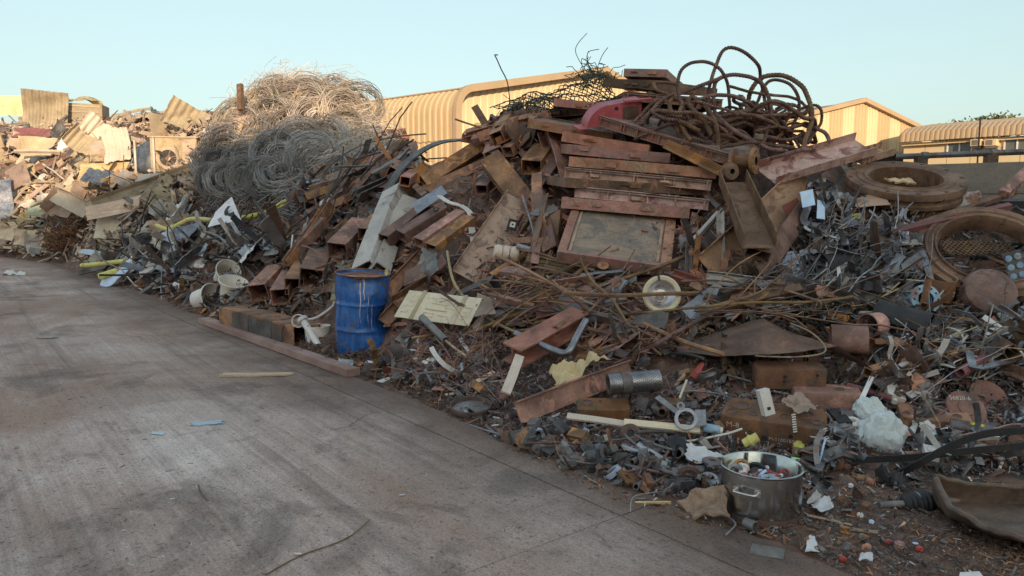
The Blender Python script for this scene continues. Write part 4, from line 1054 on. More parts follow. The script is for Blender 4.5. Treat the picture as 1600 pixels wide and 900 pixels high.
PNL = [((874,316,7.72),(1084,334,7.62),1.0,.105,'lowest lying panel, resting on the big plywood panel','panel_red',(.05,1,.04)),
 ((910,300,7.85),(1112,322,7.8),1.0,.105,'second lying panel from the bottom of the stack','panel_pink',(.08,1,.05)),
 ((880,284,8.0),(1112,301,8.0),1.0,.10,'dark panel third from the bottom of the stack','rust_dark',(.0,1,.05)),
 ((890,268,8.15),(1127,288,8.0),1.0,.105,'pinkish panel fourth from the bottom of the stack','panel_pink',(.06,1,.04)),
 ((900,251,8.3),(1132,270,8.1),1.0,.11,'open ribbed panel fifth from the bottom of the stack','panel_red',(.06,1,.03)),
 ((886,232,8.45),(1062,247,8.3),.9,.10,'short rusty panel below the blotchy one in the stack','panel_red',(.0,1,.08)),
 ((882,213,8.65),(1022,232,8.4),1.0,.11,'blotchy rusty panel under the long sloping panel','rust_orange',(.05,1,.1)),
 ((826,192,9.3),(962,214,8.9),.9,.11,'panel jutting out left above the flange beams','panel_red',(.1,1,.15)),
 ((940,188,8.75),(1156,256,8.15),.75,.115,'long panel sloping down to the right across the stack','panel_red',(.25,1,.35)),
 ((860,160,9.9),(948,166,9.8),.8,.09,'small panel under the green netting','rust_orange',(0,1,.05)),
 ((846,176,10.2),(930,172,10.3),1.0,.11,'dark panel behind the netting, left of the red guard','rust_dark',(0,1,.05)),
 ((970,150,9.3),(1128,164,9.1),1.0,.11,'third panel from the top of the stack','panel_red',(.2,1,.05)),
 ((948,128,9.75),(1022,131,9.3),1.3,.10,'grey ended panel second from the top of the stack','rust_dark',(.9,.55,.0)),
 ((986,114,10.0),(1040,113,9.6),1.25,.09,'topmost panel of the whole stack','panel_red',(.9,.55,-.07)),
 ((980,166,9.5),(1080,176,9.2),.9,.09,'panel under the red guard at the top of the stack','rust_dark',(.1,1,.05))]
PR = random.Random(21)
for (a, b, d, th, lb, mt, bk) in PNL:
    j = PR.uniform(-.14, .14)
    panel((a[0]+PR.uniform(-12,10), a[1]+PR.uniform(-1.5,1.5), a[2]-j), (b[0]+PR.uniform(-18,6), b[1]+PR.uniform(-2,2.5), b[2]+j+.05), d, th*PR.uniform(.98,1.12), lb, mt, (bk[0]+PR.uniform(-.12,.3), bk[1], bk[2]), ply=PR.random() < .6, outward=PR.random() < .5)
bar('steel_ledge', 'ang', (1040,228,8.3), (1132,274,8.0), .1, .08, 'rust_beam', 'rusty angle resting on the right end of the ribbed panel', 'angle iron', up=(0,-.3,1))
# red machine guard
e = empty('machine_guard', frame(Wf(955,192,9.0), Vector((1,.25,.12)), (0,-.35,1)), 'bright red sheet metal guard on top of the panel stack', 'guard')
arc = [Vector((-.34+.30*(1-math.cos(a)), 0, .24*math.sin(a))) for a in [k*math.pi/2/8 for k in range(9)]] + [Vector((.34,0,.27))]
mb = MB(); n = len(arc)
mb.add([(p.x,-.10,p.z) for p in arc] + [(p.x,.10,p.z) for p in arc], [(i,i+1,n+i+1,n+i) for i in range(n-1)])
obj('curved_top', mb, 'red_paint', e)
mb = MB(); mb.add([(p.x,-.10,p.z) for p in arc] + [(.34,-.10,.02),(-.34,-.10,-.01)], [tuple(range(n+2))]); mb.add([(p.x,-.088,p.z-.002) for p in arc] + [(.34,-.088,.02),(-.34,-.088,-.01)], [tuple(range(n+1,-1,-1))])
obj('side_plate', mb, 'red_paint', e, smooth=0)
obj('foot_flange', MB().box(-.45,-.34,-.12,.1,-.02,-.008), 'red_paint', e, smooth=0); obj('top_flange', MB().box(.1,.45,-.16,-.102,.262,.285), 'red_paint', e, smooth=0)
obj('hole', lathe([(.024,0),(.024,.004),(.0005,.004)], 14), 'black_rubber', e, T(.02,-.101,.19) @ RX(90))
obj('window', MB().box(.10,.30,-.108,-.101,.05,.20), 'rust_dark', e, smooth=0)
# green netting
def netting():
    rnd = random.Random(5); c_ = [Wf(765,168,10.6), Wf(940,118,10.9), Wf(975,162,9.9), Wf(822,166,9.9)]
    o = sum(c_, Vector())/4; mb = MB()
    def at(s, t):
        p = (c_[0]*(1-s)+c_[3]*s)*(1-t) + (c_[1]*(1-s)+c_[2]*s)*t
        return p + Vector((0,0,.10*fbm(s*3,t*4,.3) + .12*math.exp(-((t-.9)/.07)**2-((s-.25)/.3)**2))) - o
    nu, nv = 16, 42
    for i in range(nu+1):
        for j in range(nv):
            for sg_ in (1, -1):
                i2 = i+sg_
                if 0 <= i2 <= nu and (i+j) % 2 == 0 and rnd.random() > .06:
                    tube([at(i/nu, j/nv), at(i2/nu, (j+1)/nv)], .008, 3, mb=mb, caps=False)
                    if j > 0: tube([at(i/nu, j/nv), at(i2/nu, (j-1)/nv)], .008, 3, mb=mb, caps=False)
    for k in range(60):
        a = at(rnd.random()*.6, .75+.25*rnd.random()); p = [a]
        for q in range(4): p.append(p[-1]+Vector((rnd.gauss(0,.08),rnd.gauss(0,.08),rnd.gauss(.03,.06))))
        tube(spline(p,3), .006, 3, mb=mb, caps=False)
    obj('netting', mb, 'net_green', None, T(o), smooth=0, label='torn dark green wire netting draped left of the top panels', cat='netting')
netting()
path_thing('upright_wire', [(797,168,10.6),(793,130,10.6),(783,108,10.6),(776,92,10.6),(773,86,10.6),(778,86,10.6)], .009, 'wire_dark', 'lone bent wire sticking up against the sky', 'wire', n=5)
# pale weld mesh hanging below the netting
a_, b_, c_, d_ = Wf(805,205,9.9), Wf(830,213,9.7), Wf(852,160,10.2), Wf(826,158,10.3)
ex, ey = ((b_+c_)-(a_+d_))/2, ((c_+d_)-(a_+b_))/2; mb = MB(); w_, h_ = ex.length, ey.length
for k in range(8): x = -w_/2+w_*k/7; tube([Vector((x,-h_/2,0)), Vector((x,h_/2,.02))], .006, 4, mb=mb)
for k in range(20): y = -h_/2+h_*k/19; tube([Vector((-w_/2,y,.008)), Vector((w_/2,y,.008))], .005, 4, mb=mb)
obj('weld_mesh', mb, 'beige_dirty', None, frame((a_+b_+c_+d_)/4, ex, ex.cross(ey)), label='pale welded wire mesh strip hanging below the netting', cat='wire mesh')

# ------------------------------------------------------------------ steel rope pile
RL = [
 ([(1100,250,8.7),(1103,215,8.8),(1107,170,8.9),(1112,120,9.0),(1130,80,9.1),(1150,76,9.1),(1172,88,9.1),(1186,105,9.2),(1190,125,9.3),(1200,190,9.3)], .031, 'tallest loop of steel rope, standing against the sky'),
 ([(1110,235,8.6),(1078,190,8.6),(1061,150,8.65),(1062,115,8.7),(1080,98,8.7),(1108,98,8.8),(1128,112,8.8),(1138,140,8.9),(1140,175,9.0)], .029, 'rope loop left of the tallest one, as high as the top panels'),
 ([(1120,200,8.9),(1115,150,8.9),(1122,125,9.0),(1150,117,9.0),(1185,127,9.0),(1202,155,9.0),(1205,185,8.9),(1196,215,8.7),(1180,240,8.5),(1168,262,8.3)], .034, 'thick rope loop in front of the tallest one, hanging to the clamp'),
 ([(1168,180,9.3),(1172,145,9.3),(1190,122,9.3),(1220,118,9.2),(1250,132,9.1),(1266,160,9.0),(1268,190,8.9),(1260,215,8.6),(1256,232,8.4),(1262,238,8.3)], .040, 'thickest rope loop, at the right of the rope pile'),
 ([(1178,170,9.4),(1200,128,9.5),(1228,128,9.4),(1246,150,9.3),(1248,175,9.3),(1238,200,9.2),(1236,215,9.1)], .030, 'rope loop inside the thickest right hand loop'),
 ([(1140,135,9.2),(1170,143,9.2),(1210,148,9.3),(1245,155,9.3),(1262,170,9.3),(1268,190,9.3)], .026, 'rope running level through the right hand loops'),
 ([(1212,170,9.2),(1225,162,9.1),(1236,163,9.1),(1228,172,9.0),(1212,182,9.0)], .022, 'small rope eye inside the right hand loops'),
 ([(1225,215,9.1),(1228,190,9.1),(1245,172,9.1),(1270,163,9.1),(1282,170,9.0),(1284,190,9.0),(1274,205,8.9),(1262,225,8.7)], .026, 'rope loop leaning out at the far right of the rope pile'),
 ([(1045,148,8.8),(1025,140,8.8),(1022,130,8.9),(1038,128,9.0),(1058,132,9.0),(1064,145,8.9),(1052,153,8.8)], .030, 'small rope loop on the panels at the left end of the pile'),
 ([(1000,195,8.7),(1020,172,8.7),(1042,152,8.8),(1068,144,8.9),(1100,132,8.9),(1135,118,9.0)], .034, 'thick rope rising rightward from beside the red guard'),
 ([(1062,215,8.5),(1052,185,8.5),(1046,165,8.6),(1052,155,8.7),(1066,160,8.7),(1062,180,8.5),(1068,205,8.4),(1080,220,8.3)], .034, 'rope loop hanging over the sloping panel, left of two'),
 ([(1122,226,8.3),(1120,200,8.3),(1110,175,8.4),(1095,160,8.6),(1080,152,8.7),(1078,165,8.6),(1100,190,8.4),(1112,212,8.3)], .036, 'rope loop hanging over the sloping panel, right of two'),
 ([(1000,190,8.75),(1015,180,8.75),(1035,160,8.8)], .03, 'short rope lying right beside the red guard'),
 ([(992,190,8.8),(1010,170,8.8),(1030,152,8.9)], .03, 'short rope lying behind the other one at the red guard'),
 ([(1118,178,8.8),(1140,200,8.5),(1165,214,8.3),(1200,232,8.2),(1228,236,8.3)], .034, 'thick rope running down right to the flanged roller'),
 ([(1126,230,8.3),(1150,226,8.2),(1180,222,8.2),(1215,228,8.3),(1240,232,8.4)], .03, 'rope lying level above the flanged roller'),
 ([(1205,248,8.1),(1225,242,8.1),(1250,236,8.2),(1285,230,8.4),(1296,222,8.6),(1290,208,8.8),(1270,198,8.9)], .032, 'rope end curling round behind the pink channel'),
]
for (p, r, lb) in RL: rope(p, r, lb, group=None)
rr = random.Random(77)
for k in range(80):
    cu, cv = rr.uniform(1060,1290), rr.uniform(190,240); a = S(cu, max(cv, 208+abs(cu-1170)*.12), .03 + .42*rr.random()*(1-abs(cu-1160)/160))
    rad = rr.uniform(.28,.75); ph = rr.uniform(0,6.3); tl = Vector((rr.gauss(0,.22), rr.gauss(0,.22), 1)).normalized(); x_ = tl.orthogonal().normalized(); y_ = tl.cross(x_)
    el = rr.uniform(.35,.7); P = []
    for j in range(rr.randint(6,11)):
        t = ph + j*.62; q = a + x_*rad*math.cos(t)*(1+.1*rr.gauss(0,1)) + y_*rad*el*math.sin(t) + Vector((0,0,rr.gauss(0,.05)))
        q.z = max(q.z, hmap(q.x, q.y)+.03); P.append(q)
    rope(P, rr.uniform(.024,.036), 'rusty steel rope coil heaped ' + ('at the left end' if cu < 1110 else 'left of the middle' if cu < 1160 else 'in the middle' if cu < 1200 else 'right of the middle' if cu < 1245 else 'at the right end') + ' of the rope pile, ' + ('wide loop' if rad > .55 else 'tight loop' if rad < .4 else 'medium loop'), sm=8, group='coils in the steel rope pile')
e = empty('rope_clamp', T(Wf(1186,213,8.5)) @ RX(20), 'pale clamp gripping the thick rope loop', 'clamp')
obj('body', lathe([(.036,-.03),(.048,-.025),(.048,.025),(.036,.03)], 14), 'beige_dirty', e)
obj('tail', tube([Vector((0,-.04,0)), Vector((-.01,-.05,-.08)), Vector((-.02,-.04,-.14))], .009, 6), 'beige_dirty', e)
# flanged roller
e = empty('flanged_roller', frame(Wf(1178,252,8.05), Vector((0,0,1)), (.75,-.55,-.1)), 'rusty flanged roller with bolt holes under the rope pile', 'roller')
obj('hub', lathe([(.05,.02),(.075,.02),(.078,.0),(.078,-.2),(.06,-.2)], 24), 'rust_beam', e)
obj('end_flange', lathe([(.05,.025),(.14,.025),(.145,.018),(.145,-.012),(.078,-.012)], 32), 'rust_beam', e)
obj('rear_flange', lathe([(.08,-.20),(.145,-.20),(.145,-.235),(.05,-.235)], 32), 'rust_beam', e)
obj('bore', lathe([(.05,.024),(.05,-.1),(.0005,-.1)], 20), 'black_rubber', e)
for k in range(10): a = 2*math.pi*k/10; obj('bolt_hole', lathe([(.013,.0265),(.013,.028),(.0005,.028)], 10), 'black_rubber', e, T(.108*math.cos(a), .108*math.sin(a), 0))
e = empty('small_roller', frame(Wf(1142,268,8.0), Vector((0,0,1)), (.3,-.9,0)), 'small rusty wheel left of the flanged roller', 'roller')
obj('rim', lathe([(.03,.03),(.07,.03),(.09,.02),(.10,-.03),(.09,-.08),(.03,-.08)], 24), 'rust_dark', e)
obj('bore', lathe([(.03,.029),(.03,-.06),(.0005,-.06)], 16), 'black_rubber', e)

# ------------------------------------------------------------------ beams right of the stack
bar('channel', 'chan', (1196,276,8.0), (1352,230,8.3), .36, .10, 'panel_pink', 'wide pinkish steel channel right below the rope pile', 'channel', t=.008, up=(-.1,-.62,.9), off=0)
bar('channel', 'chan', (1335,252,8.3), (1386,238,8.5), .2, .09, 'panel_pink', 'short pinkish channel beyond the wide pink one', 'channel', up=(0,-.5,1))
bar('i_beam', 'chan', F(1112,428,.05), F(1262,282,.08), .42, .06, 'tan_plate', 'broad tan steel channel slanting behind the brown channel', 'channel', t=.012, up=(.25,-1,.5))
bar('channel', 'chan', F(1186,388,.75), F(1144,286,.62), .28, .15, 'rust_plain', 'smooth brown deep channel pointing down with its open end', 'channel', t=.009, up=(.12,.85,-.45), roll=180)
bar('box_beam', 'box', F(1184,398,.6), F(1160,330,.55), .22, .1, 'rust_dark', 'dark box tucked inside the lower end of the brown channel', 'beam', up=(.1,-.85,.4), off=0)
bar('flat_bar', 'flat', F(1188,424,.34), F(1312,258,.3), .20, .014, 'rust_plain', 'long flat bar slanting up right in front of the tan beam', 'flat bar', up=(.45,-1,.3))
bar('flat_bar', 'flat', (1226,330,7.5), (1250,318,7.5), .13, .012, 'red_dull', 'small dark red plate with bolt holes near the long flat bar', 'plate', up=(.1,-1,.2))
bar('angle_iron', 'ang', (1128,333,7.35), (1080,386,7.0), .06, .06, 'grey_paint', 'pale slotted angle iron sloping left of the brown channel', 'angle iron', up=(0,-.6,1))
bar('angle_iron', 'ang', (1126,334,7.3), (1127,410,6.9), .055, .055, 'grey_paint', 'pale upright angle iron meeting the sloping one', 'angle iron', up=(.3,-1,0))
bar('angle_iron', 'ang', (1078,380,7.0), (1076,440,6.7), .05, .05, 'galv_dull', 'grey upright bar below the pale sloping angle', 'bar', up=(.3,-1,0))
bar('angle_iron', 'chan', (1050,432,6.75), (1158,468,6.3), .09, .06, 'red_dull', 'purplish red channel running right from the round reflector', 'channel', up=(0,-.7,.7))
quad_sheet('brown_plate', [(1165,432,6.65),(1300,452,6.4),(1318,500,6.0),(1060,488,6.25)], 'rust_dark', 'large dark brown plate behind the red channel', 'plate', amp=.02, freq=1.4, nx=20)
quad_sheet('brown_plate', [(1062,468,6.5),(1130,456,6.6),(1150,490,6.25),(1070,492,6.3)], 'rust_dark', 'dark brown plate right of the round reflector', 'plate', amp=.02)
# reflector
e = empty('reflector', frame(Wf(1034,460,6.35), Vector((1,0,.15)), (-.12,-1,.25)), 'round silver lamp reflector with cream rim in mid heap', 'reflector')
obj('rim', lathe([(.165,-.012),(.167,.006),(.155,.016),(.13,.010),(.122,.0),(.125,-.012)], 48), 'cream_bright', e)
obj('dish', lathe([(.124,-.002),(.10,-.03),(.07,-.048),(.05,-.05),(.046,-.035),(.0005,-.025)], 40), 'chrome', e)
obj('boss', lathe([(.044,-.034),(.04,-.012),(.012,-.004),(.0005,-.008)], 24), 'chrome', e)
obj('clip', MB().box(-.012,.006,.118,.17,.004,.02), 'dark_steel', e, smooth=0)
# black cylinder and pale plates
e = empty('black_cylinder', frame(Wf(1310,420,6.75), Vector((1,.2,.1)), (0,0,1)), 'black open cylinder among the grey strips', 'cylinder')
obj('shell', hollow([Vector((-.19,0,0)), Vector((.19,0,0))], circ(.17,28), circ(.162,28)), 'black_rubber', e)
obj('end_plate', lathe([(.161,0),(.0005,.004)], 28), 'black_rubber', e, T(-.15,0,0) @ RY(90))
quad_sheet('white_plate', [(1212,395,6.9),(1300,385,6.85),(1270,440,6.5),(1228,450,6.5)], 'galv', 'pale perforated plate left of the black cylinder', 'plate', amp=.012, cut=lambda a, b: (int(a*14) % 4 == 1 and int(b*10) % 4 == 1))
quad_sheet('louvre_sheet', [(1290,318,7.5),(1325,300,7.6),(1337,316,7.4),(1292,335,7.3)], 'galv_dull', 'grey slotted sheet below the flange ring', 'sheet', cut=lambda a, b: int(b*10) % 2 == 0 and .12 < a < .88)
quad_sheet('tan_sheet', [(1340,308,7.5),(1378,298,7.5),(1391,320,7.3),(1335,324,7.3)], 'tan_plate', 'bent tan sheet below the flange ring', 'sheet', amp=.015)
path_thing('glass_strip', [(1253,300,7.5),(1262,320,7.3),(1256,345,7.2),(1275,352,7.1),(1300,350,7.1)], .03, 'galv', 'shiny bent strip hooked beside the long flat bar', 'strip', sec=rect(.07,.008))
quad_sheet('blue_plate', [(1250,300,7.3),(1270,296,7.3),(1274,320,7.1),(1254,324,7.1)], 'blue_pale', 'pale blue sheet piece at the long flat bar, upper of two', 'sheet')
quad_sheet('blue_plate', [(1277,312,7.2),(1288,316,7.2),(1289,343,7.0),(1276,341,7.0)], 'blue_pale', 'pale blue sheet piece at the long flat bar, lower of two', 'sheet')
quad_sheet('yellow_sheet', [(1374,420,6.5),(1423,418,6.45),(1420,429,6.4),(1372,429,6.4)], 'yellow_paint', 'yellow painted strip above the blue flange', 'sheet')
quad_sheet('yellow_sheet', [(1346,440,6.4),(1372,436,6.4),(1390,450,6.3),(1376,454,6.3)], 'yellow_paint', 'yellow painted strip lying below the other yellow strip', 'sheet')
quad_sheet('crumpled_sheet', [(1398,368,6.9),(1434,362,6.9),(1420,398,6.6),(1408,392,6.6)], 'galv', 'crumpled silver sheet left of the near flange ring', 'sheet', amp=.04, freq=6)
quad_sheet('silver_strip', [(1352,352,7.0),(1362,350,7.0),(1410,398,6.6),(1400,402,6.6)], 'galv', 'long silver strip slanting to the crumpled sheet', 'strip', amp=.02, freq=5)
quad_sheet('silver_strip', [(1438,396,6.6),(1448,394,6.6),(1460,440,6.3),(1450,442,6.3)], 'galv', 'upright silver strip beside the near flange ring', 'strip', amp=.01)
path_thing('bent_lath', [(1322,352,7.1),(1332,378,6.9),(1340,395,6.8),(1350,412,6.6)], .02, 'white_paint', 'white bent lath above the black cylinder', 'lath', sec=rect(.04,.008))
# flange rings
prof1 = [(.36,-.19),(.36,.03),(.40,.05),(.41,.035),(.47,.04),(.475,.03),(.58,.03),(.585,.005),(.585,-.04),(.56,-.055),(.56,-.09),(.575,-.10),(.575,-.14),(.50,-.17),(.43,-.19),(.36,-.19)]
big_ring(Wf(1414,281,7.75), (-.06,-.34,.94), [(r*.98, z) for r, z in prof1], 'rust_plain', 'brown flange ring lying level in front of the block wall', bolts=12, br=.53, bz=.034)
e = empty('pipe_stub', frame(Wf(1418,300,7.8), Vector((1,0,0)), (-.06,-.2,.97)), 'brown pipe stub below the level flange ring', 'pipe')
obj('shell', hollow([Vector((0,0,-.5)), Vector((0,0,0))], circ(.42,32), circ(.40,32)), 'rust_plain', e)
obj('wood_scrap', sheet(.34,.1,12,5,.02, amp=.05, freq=5, seed=3, ragged=.3), 'wood', None, T(Wf(1410,283,7.9)) @ RZ(25) @ RX(20), label='splintered wood inside the level flange ring', cat='wood')
prof2 = [(.43,-.12),(.42,.0),(.44,.05),(.455,.055),(.46,.03),(.50,.03),(.51,.045),(.535,.045),(.545,.02),(.60,.02),(.605,-.02),(.60,-.05),(.50,-.12),(.43,-.12)]
big_ring(Wf(1545,392,6.5), (-.18,-.62,.75), [(r*.95, z) for r, z in prof2], 'rust_plain', 'stepped brown flange ring at the right edge of the view', bolts=0)
e = empty('mesh_scrap', frame(Wf(1530,388,6.75), Vector((1,.1,-.02)), (0,-.75,.6)), 'rusty expanded mesh inside the stepped flange ring', 'mesh')
obj('mesh', diamond_mesh(.72,.16,.05,.04,.006), 'rust_rod', e, smooth=0)
e = empty('white_drum', frame(Wf(1494,320,7.55), Vector((0,0,1)), (.72,-.25,-.55)), 'rusty white pail lying between the two flange rings', 'pail')
obj('shell', lathe([(.0005,-.2),(.12,-.2),(.125,-.19),(.135,.17),(.142,.175),(.142,.195),(.132,.195),(.128,.17),(.12,-.17)], 28), 'white_rust', e)
obj('crust', lathe([(.129,.14),(.0005,.12)], 24), 'rust_orange', e)
bar('square_bar', 'flat', (1402,362,6.9), (1586,300,7.3), .05, .05, 'rust_beam', 'long rusty square bar crossing to the right, upper of two', 'bar', off=0)
bar('square_bar', 'flat', (1390,366,6.8), (1578,322,6.9), .055, .055, 'red_dull', 'long reddish square bar crossing above the near ring, lower of two', 'bar', off=0)
bar('square_bar', 'flat', (1568,304,7.2), (1625,252,7.6), .10, .08, 'rust_beam', 'thick rusty bar rising at the right edge before the block wall', 'bar', off=0)
bar('black_bar', 'flat', (1530,318,7.9), (1640,318,7.9), .14, .08, 'black_rubber', 'black beam lying in front of the block wall', 'beam', off=0)
e = empty('dished_end', frame(Wf(1548,455,6.1), Vector((1,0,.3)), (.3,-.75,.55)), 'domed brown vessel end with chalk oval at the right', 'vessel end')
obj('dome', lathe([(.0005,.07),(.10,.062),(.16,.045),(.20,.015),(.212,-.03),(.212,-.16),(.2,-.16)], 36), 'rust_plain', e)
obj('chalk_mark', sweep([Vector((.05+.035*math.cos(a), -.07+.016*math.sin(a), .068)) for a in [k*math.pi/8 for k in range(16)]], circ(.0025,4), closed=True), 'beige_dirty', e)
e = empty('rusty_stub', frame(Wf(1470,443,6.3), Vector((1,0,0)), (.1,-.3,1)), 'short rusty pipe stub left of the domed vessel end', 'pipe')
obj('shell', hollow([Vector((0,0,-.2)), Vector((0,0,.06))], circ(.12,24), circ(.112,24)), 'rust_beam', e)
# blue bolted flange
e = empty('blue_flange', frame(Wf(1444,468,6.0), Vector((1,0,0)), (.2,-1,.25)), 'blue painted pipe flange with bolt holes', 'flange')
obj('ring', lathe([(.065,0),(.065,.03),(.118,.03),(.121,.026),(.121,.004),(.118,0),(.065,0)], 36), 'blue_paint', e)
obj('neck', lathe([(.063,-.22),(.063,.001),(.075,.001),(.075,-.22)], 28), 'blue_paint', e)
obj('rear_flange', lathe([(.075,-.24),(.118,-.24),(.118,-.215),(.075,-.215)], 32), 'blue_paint', e)
for k in range(12): a = 2*math.pi*k/12; obj('bolt_hole', lathe([(.009,.031),(.009,.0325),(.0005,.0325)], 8), 'black_rubber', e, T(.096*math.cos(a), .096*math.sin(a), 0))
obj('bore', lathe([(.0648,.02),(.062,-.2),(.0005,-.2)], 24), 'black_rubber', e)
# perforated blue strip at the right edge
e = empty('perforated_strip', frame(Wf(1590,430,6.2), Vector((.35,0,-1)), (-.3,-1,.2)), 'blue strip with round studs at the right edge', 'strip')
obj('strip', sheet(.42,.14,6,3,.006, amp=.01), 'dark_steel', e)
for i in range(5):
    for j in range(2): obj('stud', lathe([(.028,0),(.026,.01),(.0005,.012)], 12), 'blue_paint', e, T(-.16+i*.08, -.035+j*.07, .004))
# half pipe, short drums
path_thing('half_pipe', [(1368,490,5.95),(1400,500,5.85),(1452,514,5.7)], .1, 'black_rubber', 'black half pipe trough right of the folded sheet', 'trough', sec=[(.13*math.sin(a), .13*math.cos(a)) for a in [math.pi*1.05*k/10 - .1 for k in range(11)]] + [(.12*math.sin(a), .12*math.cos(a)) for a in [math.pi*1.05*(10-k)/10 - .1 for k in range(11)]], sm=4)
e = empty('pipe_ring', frame(Wf(1373,507,5.8), Vector((0,0,1)), (-.9,-.5,.1)), 'rusty pipe ring standing on edge by the trough', 'pipe ring')
obj('ring', lathe([(.09,0),(.098,0),(.098,.14),(.09,.14),(.09,0)], 28), 'rust_beam', e)
e = empty('rusty_drum', frame(Wf(1328,530,5.6), Vector((0,0,1)), (.92,-.3,-.15)), 'short rusty drum lying behind the folded sheet', 'drum')
obj('shell', hollow([Vector((0,0,-.14)), Vector((0,0,.12))], circ(.11,28), circ(.104,28)), 'rust_beam', e)
bar('dark_pipe', 'pipe', (1380,525,5.7), (1440,560,5.4), .085, .085, 'dark_steel', 'dark pipe slanting right of the rusty drum', 'pipe')
bar('red_pipe', 'pipe', (1500,582,5.2), (1610,518,5.8), .075, .075, 'red_dull', 'dull red pipe rising to the right edge', 'pipe')
bar('red_pipe', 'pipe', (1322,602,5.2), (1392,622,5.1), .05, .05, 'red_dull', 'short dull red pipe behind the plastic bag', 'pipe')
bar('red_bar', 'flat', (1410,618,5.15), (1452,585,5.4), .06, .05, 'red_dull', 'dull red bar left of the two disc rotors', 'bar')
path_thing('silver_duct', [(1490,535,5.6),(1515,552,5.4),(1520,574,5.2),(1545,572,5.2),(1580,562,5.3)], .03, 'galv', 'bent silver strip zigzagging near the red pipe', 'strip', sec=rect(.055,.012), sm=2)
bar('white_bar', 'flat', (1385,583,5.3), (1446,554,5.45), .035, .02, 'white_paint', 'white lath lying across the dark scrap at right', 'lath')
bar('white_bar', 'flat', (1362,590,5.2), (1342,632,4.95), .03, .02, 'white_paint', 'short white lath standing above the plastic bag', 'lath')
# folded perforated sheet
def folded():
    p = {k: Wf(*v) for k, v in dict(a=(1036,545,5.9), r=(1192,498,5.85), b=(1365,578,5.25), f=(1200,556,5.25), g=(1205,513,5.55), h=(1310,540,5.35), q=(1120,556,5.45)).items()}
    o = p['f'].copy(); mb = MB(); 
    def patch(A, B, C, D, nx, ny, amp):
        vs = []
        for j in range(ny+1):
            for i in range(nx+1):
                s, t = i/nx, j/ny; q = (A*(1-s)+B*s)*(1-t)+(D*(1-s)+C*s)*t
                vs.append(q + Vector((0,-.4,1))*amp*fbm(q.x*3,q.y*3,q.z*3) - o)
        fs = [(j*(nx+1)+i, j*(nx+1)+i+1, (j+1)*(nx+1)+i+1, (j+1)*(nx+1)+i) for j in range(ny) for i in range(nx)]
        mb.add(vs, fs); mb.add([v+Vector((0,.006,-.006)) for v in vs], [tuple(reversed(f)) for f in fs])
    patch(p['a'], p['r'], p['g'], p['q'], 14, 5, .015)
    patch(p['q'], p['g'], p['h'], p['f'], 14, 8, .02)
    patch(p['r'], p['b'], p['h'], p['g'], 14, 5, .015)
    ob = obj('folded_sheet', mb, 'rust_dark', None, T(o), smooth=30, label='large dark brown folded sheet with a raised ridge', cat='sheet')
folded()
path_thing('edge_hose', [(1180,556,5.3),(1240,558,5.2),(1285,552,5.2),(1287,538,5.3),(1265,518,5.5),(1235,505,5.7)], .006, 'beige_dirty', 'pale cord curling round the end of the folded sheet', 'cord', off=0)
# ------------------------------------------------------------------ foreground pieces
# stock pot
pot_p = G(1187,803,-.02)
e = empty('stock_pot', T(pot_p), 'large dented steel stock pot full of small parts', 'pot')
Rp, Hp = .205, .27
prof = [(.0005,.0),(.17,.0),(.19,.006),(.202,.022)] + [(Rp, .03+k*(Hp-.04)/10) for k in range(11)] + [(Rp+.006,Hp-.006),(Rp+.008,Hp),(Rp+.002,Hp+.003),(Rp-.004,Hp-.004),(Rp-.006,.05),(.19,.02),(.0005,.015)]
mb = lathe(prof, 64)
mb.v = [(x*(1+.012*fbm(math.atan2(y,x)*1.2, z*6, 4)), y*(1+.012*fbm(math.atan2(y,x)*1.2, z*6, 4)), z) for (x, y, z) in mb.v]
obj('body', mb, 'steel_pot', e, smooth=40)
for sgn in (1, -1):
    hb = [Vector((-.055*1.0, 0, 0)), Vector((-.055, -.035, .004)), Vector((-.03, -.045, .004)), Vector((.03,-.045,.004)), Vector((.055,-.035,.004)), Vector((.055,0,0))]
    h = obj('handle', tube(spline(hb, 4), .006, 8), 'chrome', e, RZ(-38 if sgn > 0 else 142) @ T(0,-Rp,.185))
    for x in (-.055, .055): obj('rivet_plate', MB().box(x-.016,x+.016,-.004,.002,-.014,.016), 'chrome', h, smooth=0)
obj('soot', lathe([(Rp+.0012,.012),(Rp+.0016,.03),(Rp+.0012,.05)], 48), 'rust_dark', e)
obj('scrap_fill', lathe([(Rp-.008,.17),(.1,.185),(.0005,.18)], 32), 'heap_base', e)
# CV joint
e = empty('drive_joint', frame(Wf(1425,786,4.0), Vector((1,.12,.02)), (0,0,1)), 'black rubber boot drive joint lying on the dirt', 'drive joint')
obj('shaft', tube([Vector((-.19,0,0)), Vector((-.05,0,0))], .018, 12), 'dark_steel', e)
pr = [(.022,-.055),(.038,-.05)]
for k in range(5): pr += [(.044+.004*k, -.045+k*.026), (.054+.003*k, -.032+k*.026)]
pr += [(.06,.09),(.05,.11),(.0005,.11)]
obj('rubber_boot', lathe(pr, 24), 'black_rubber', e, RY(90))
obj('band', lathe([(.057,-.004),(.061,-.004),(.061,.006),(.057,.006)], 24), 'galv', e, T(.022,0,0) @ RY(90))
obj('stub', tube([Vector((.1,0,0)), Vector((.26,0,0))], .032, 14), 'dark_steel', e)
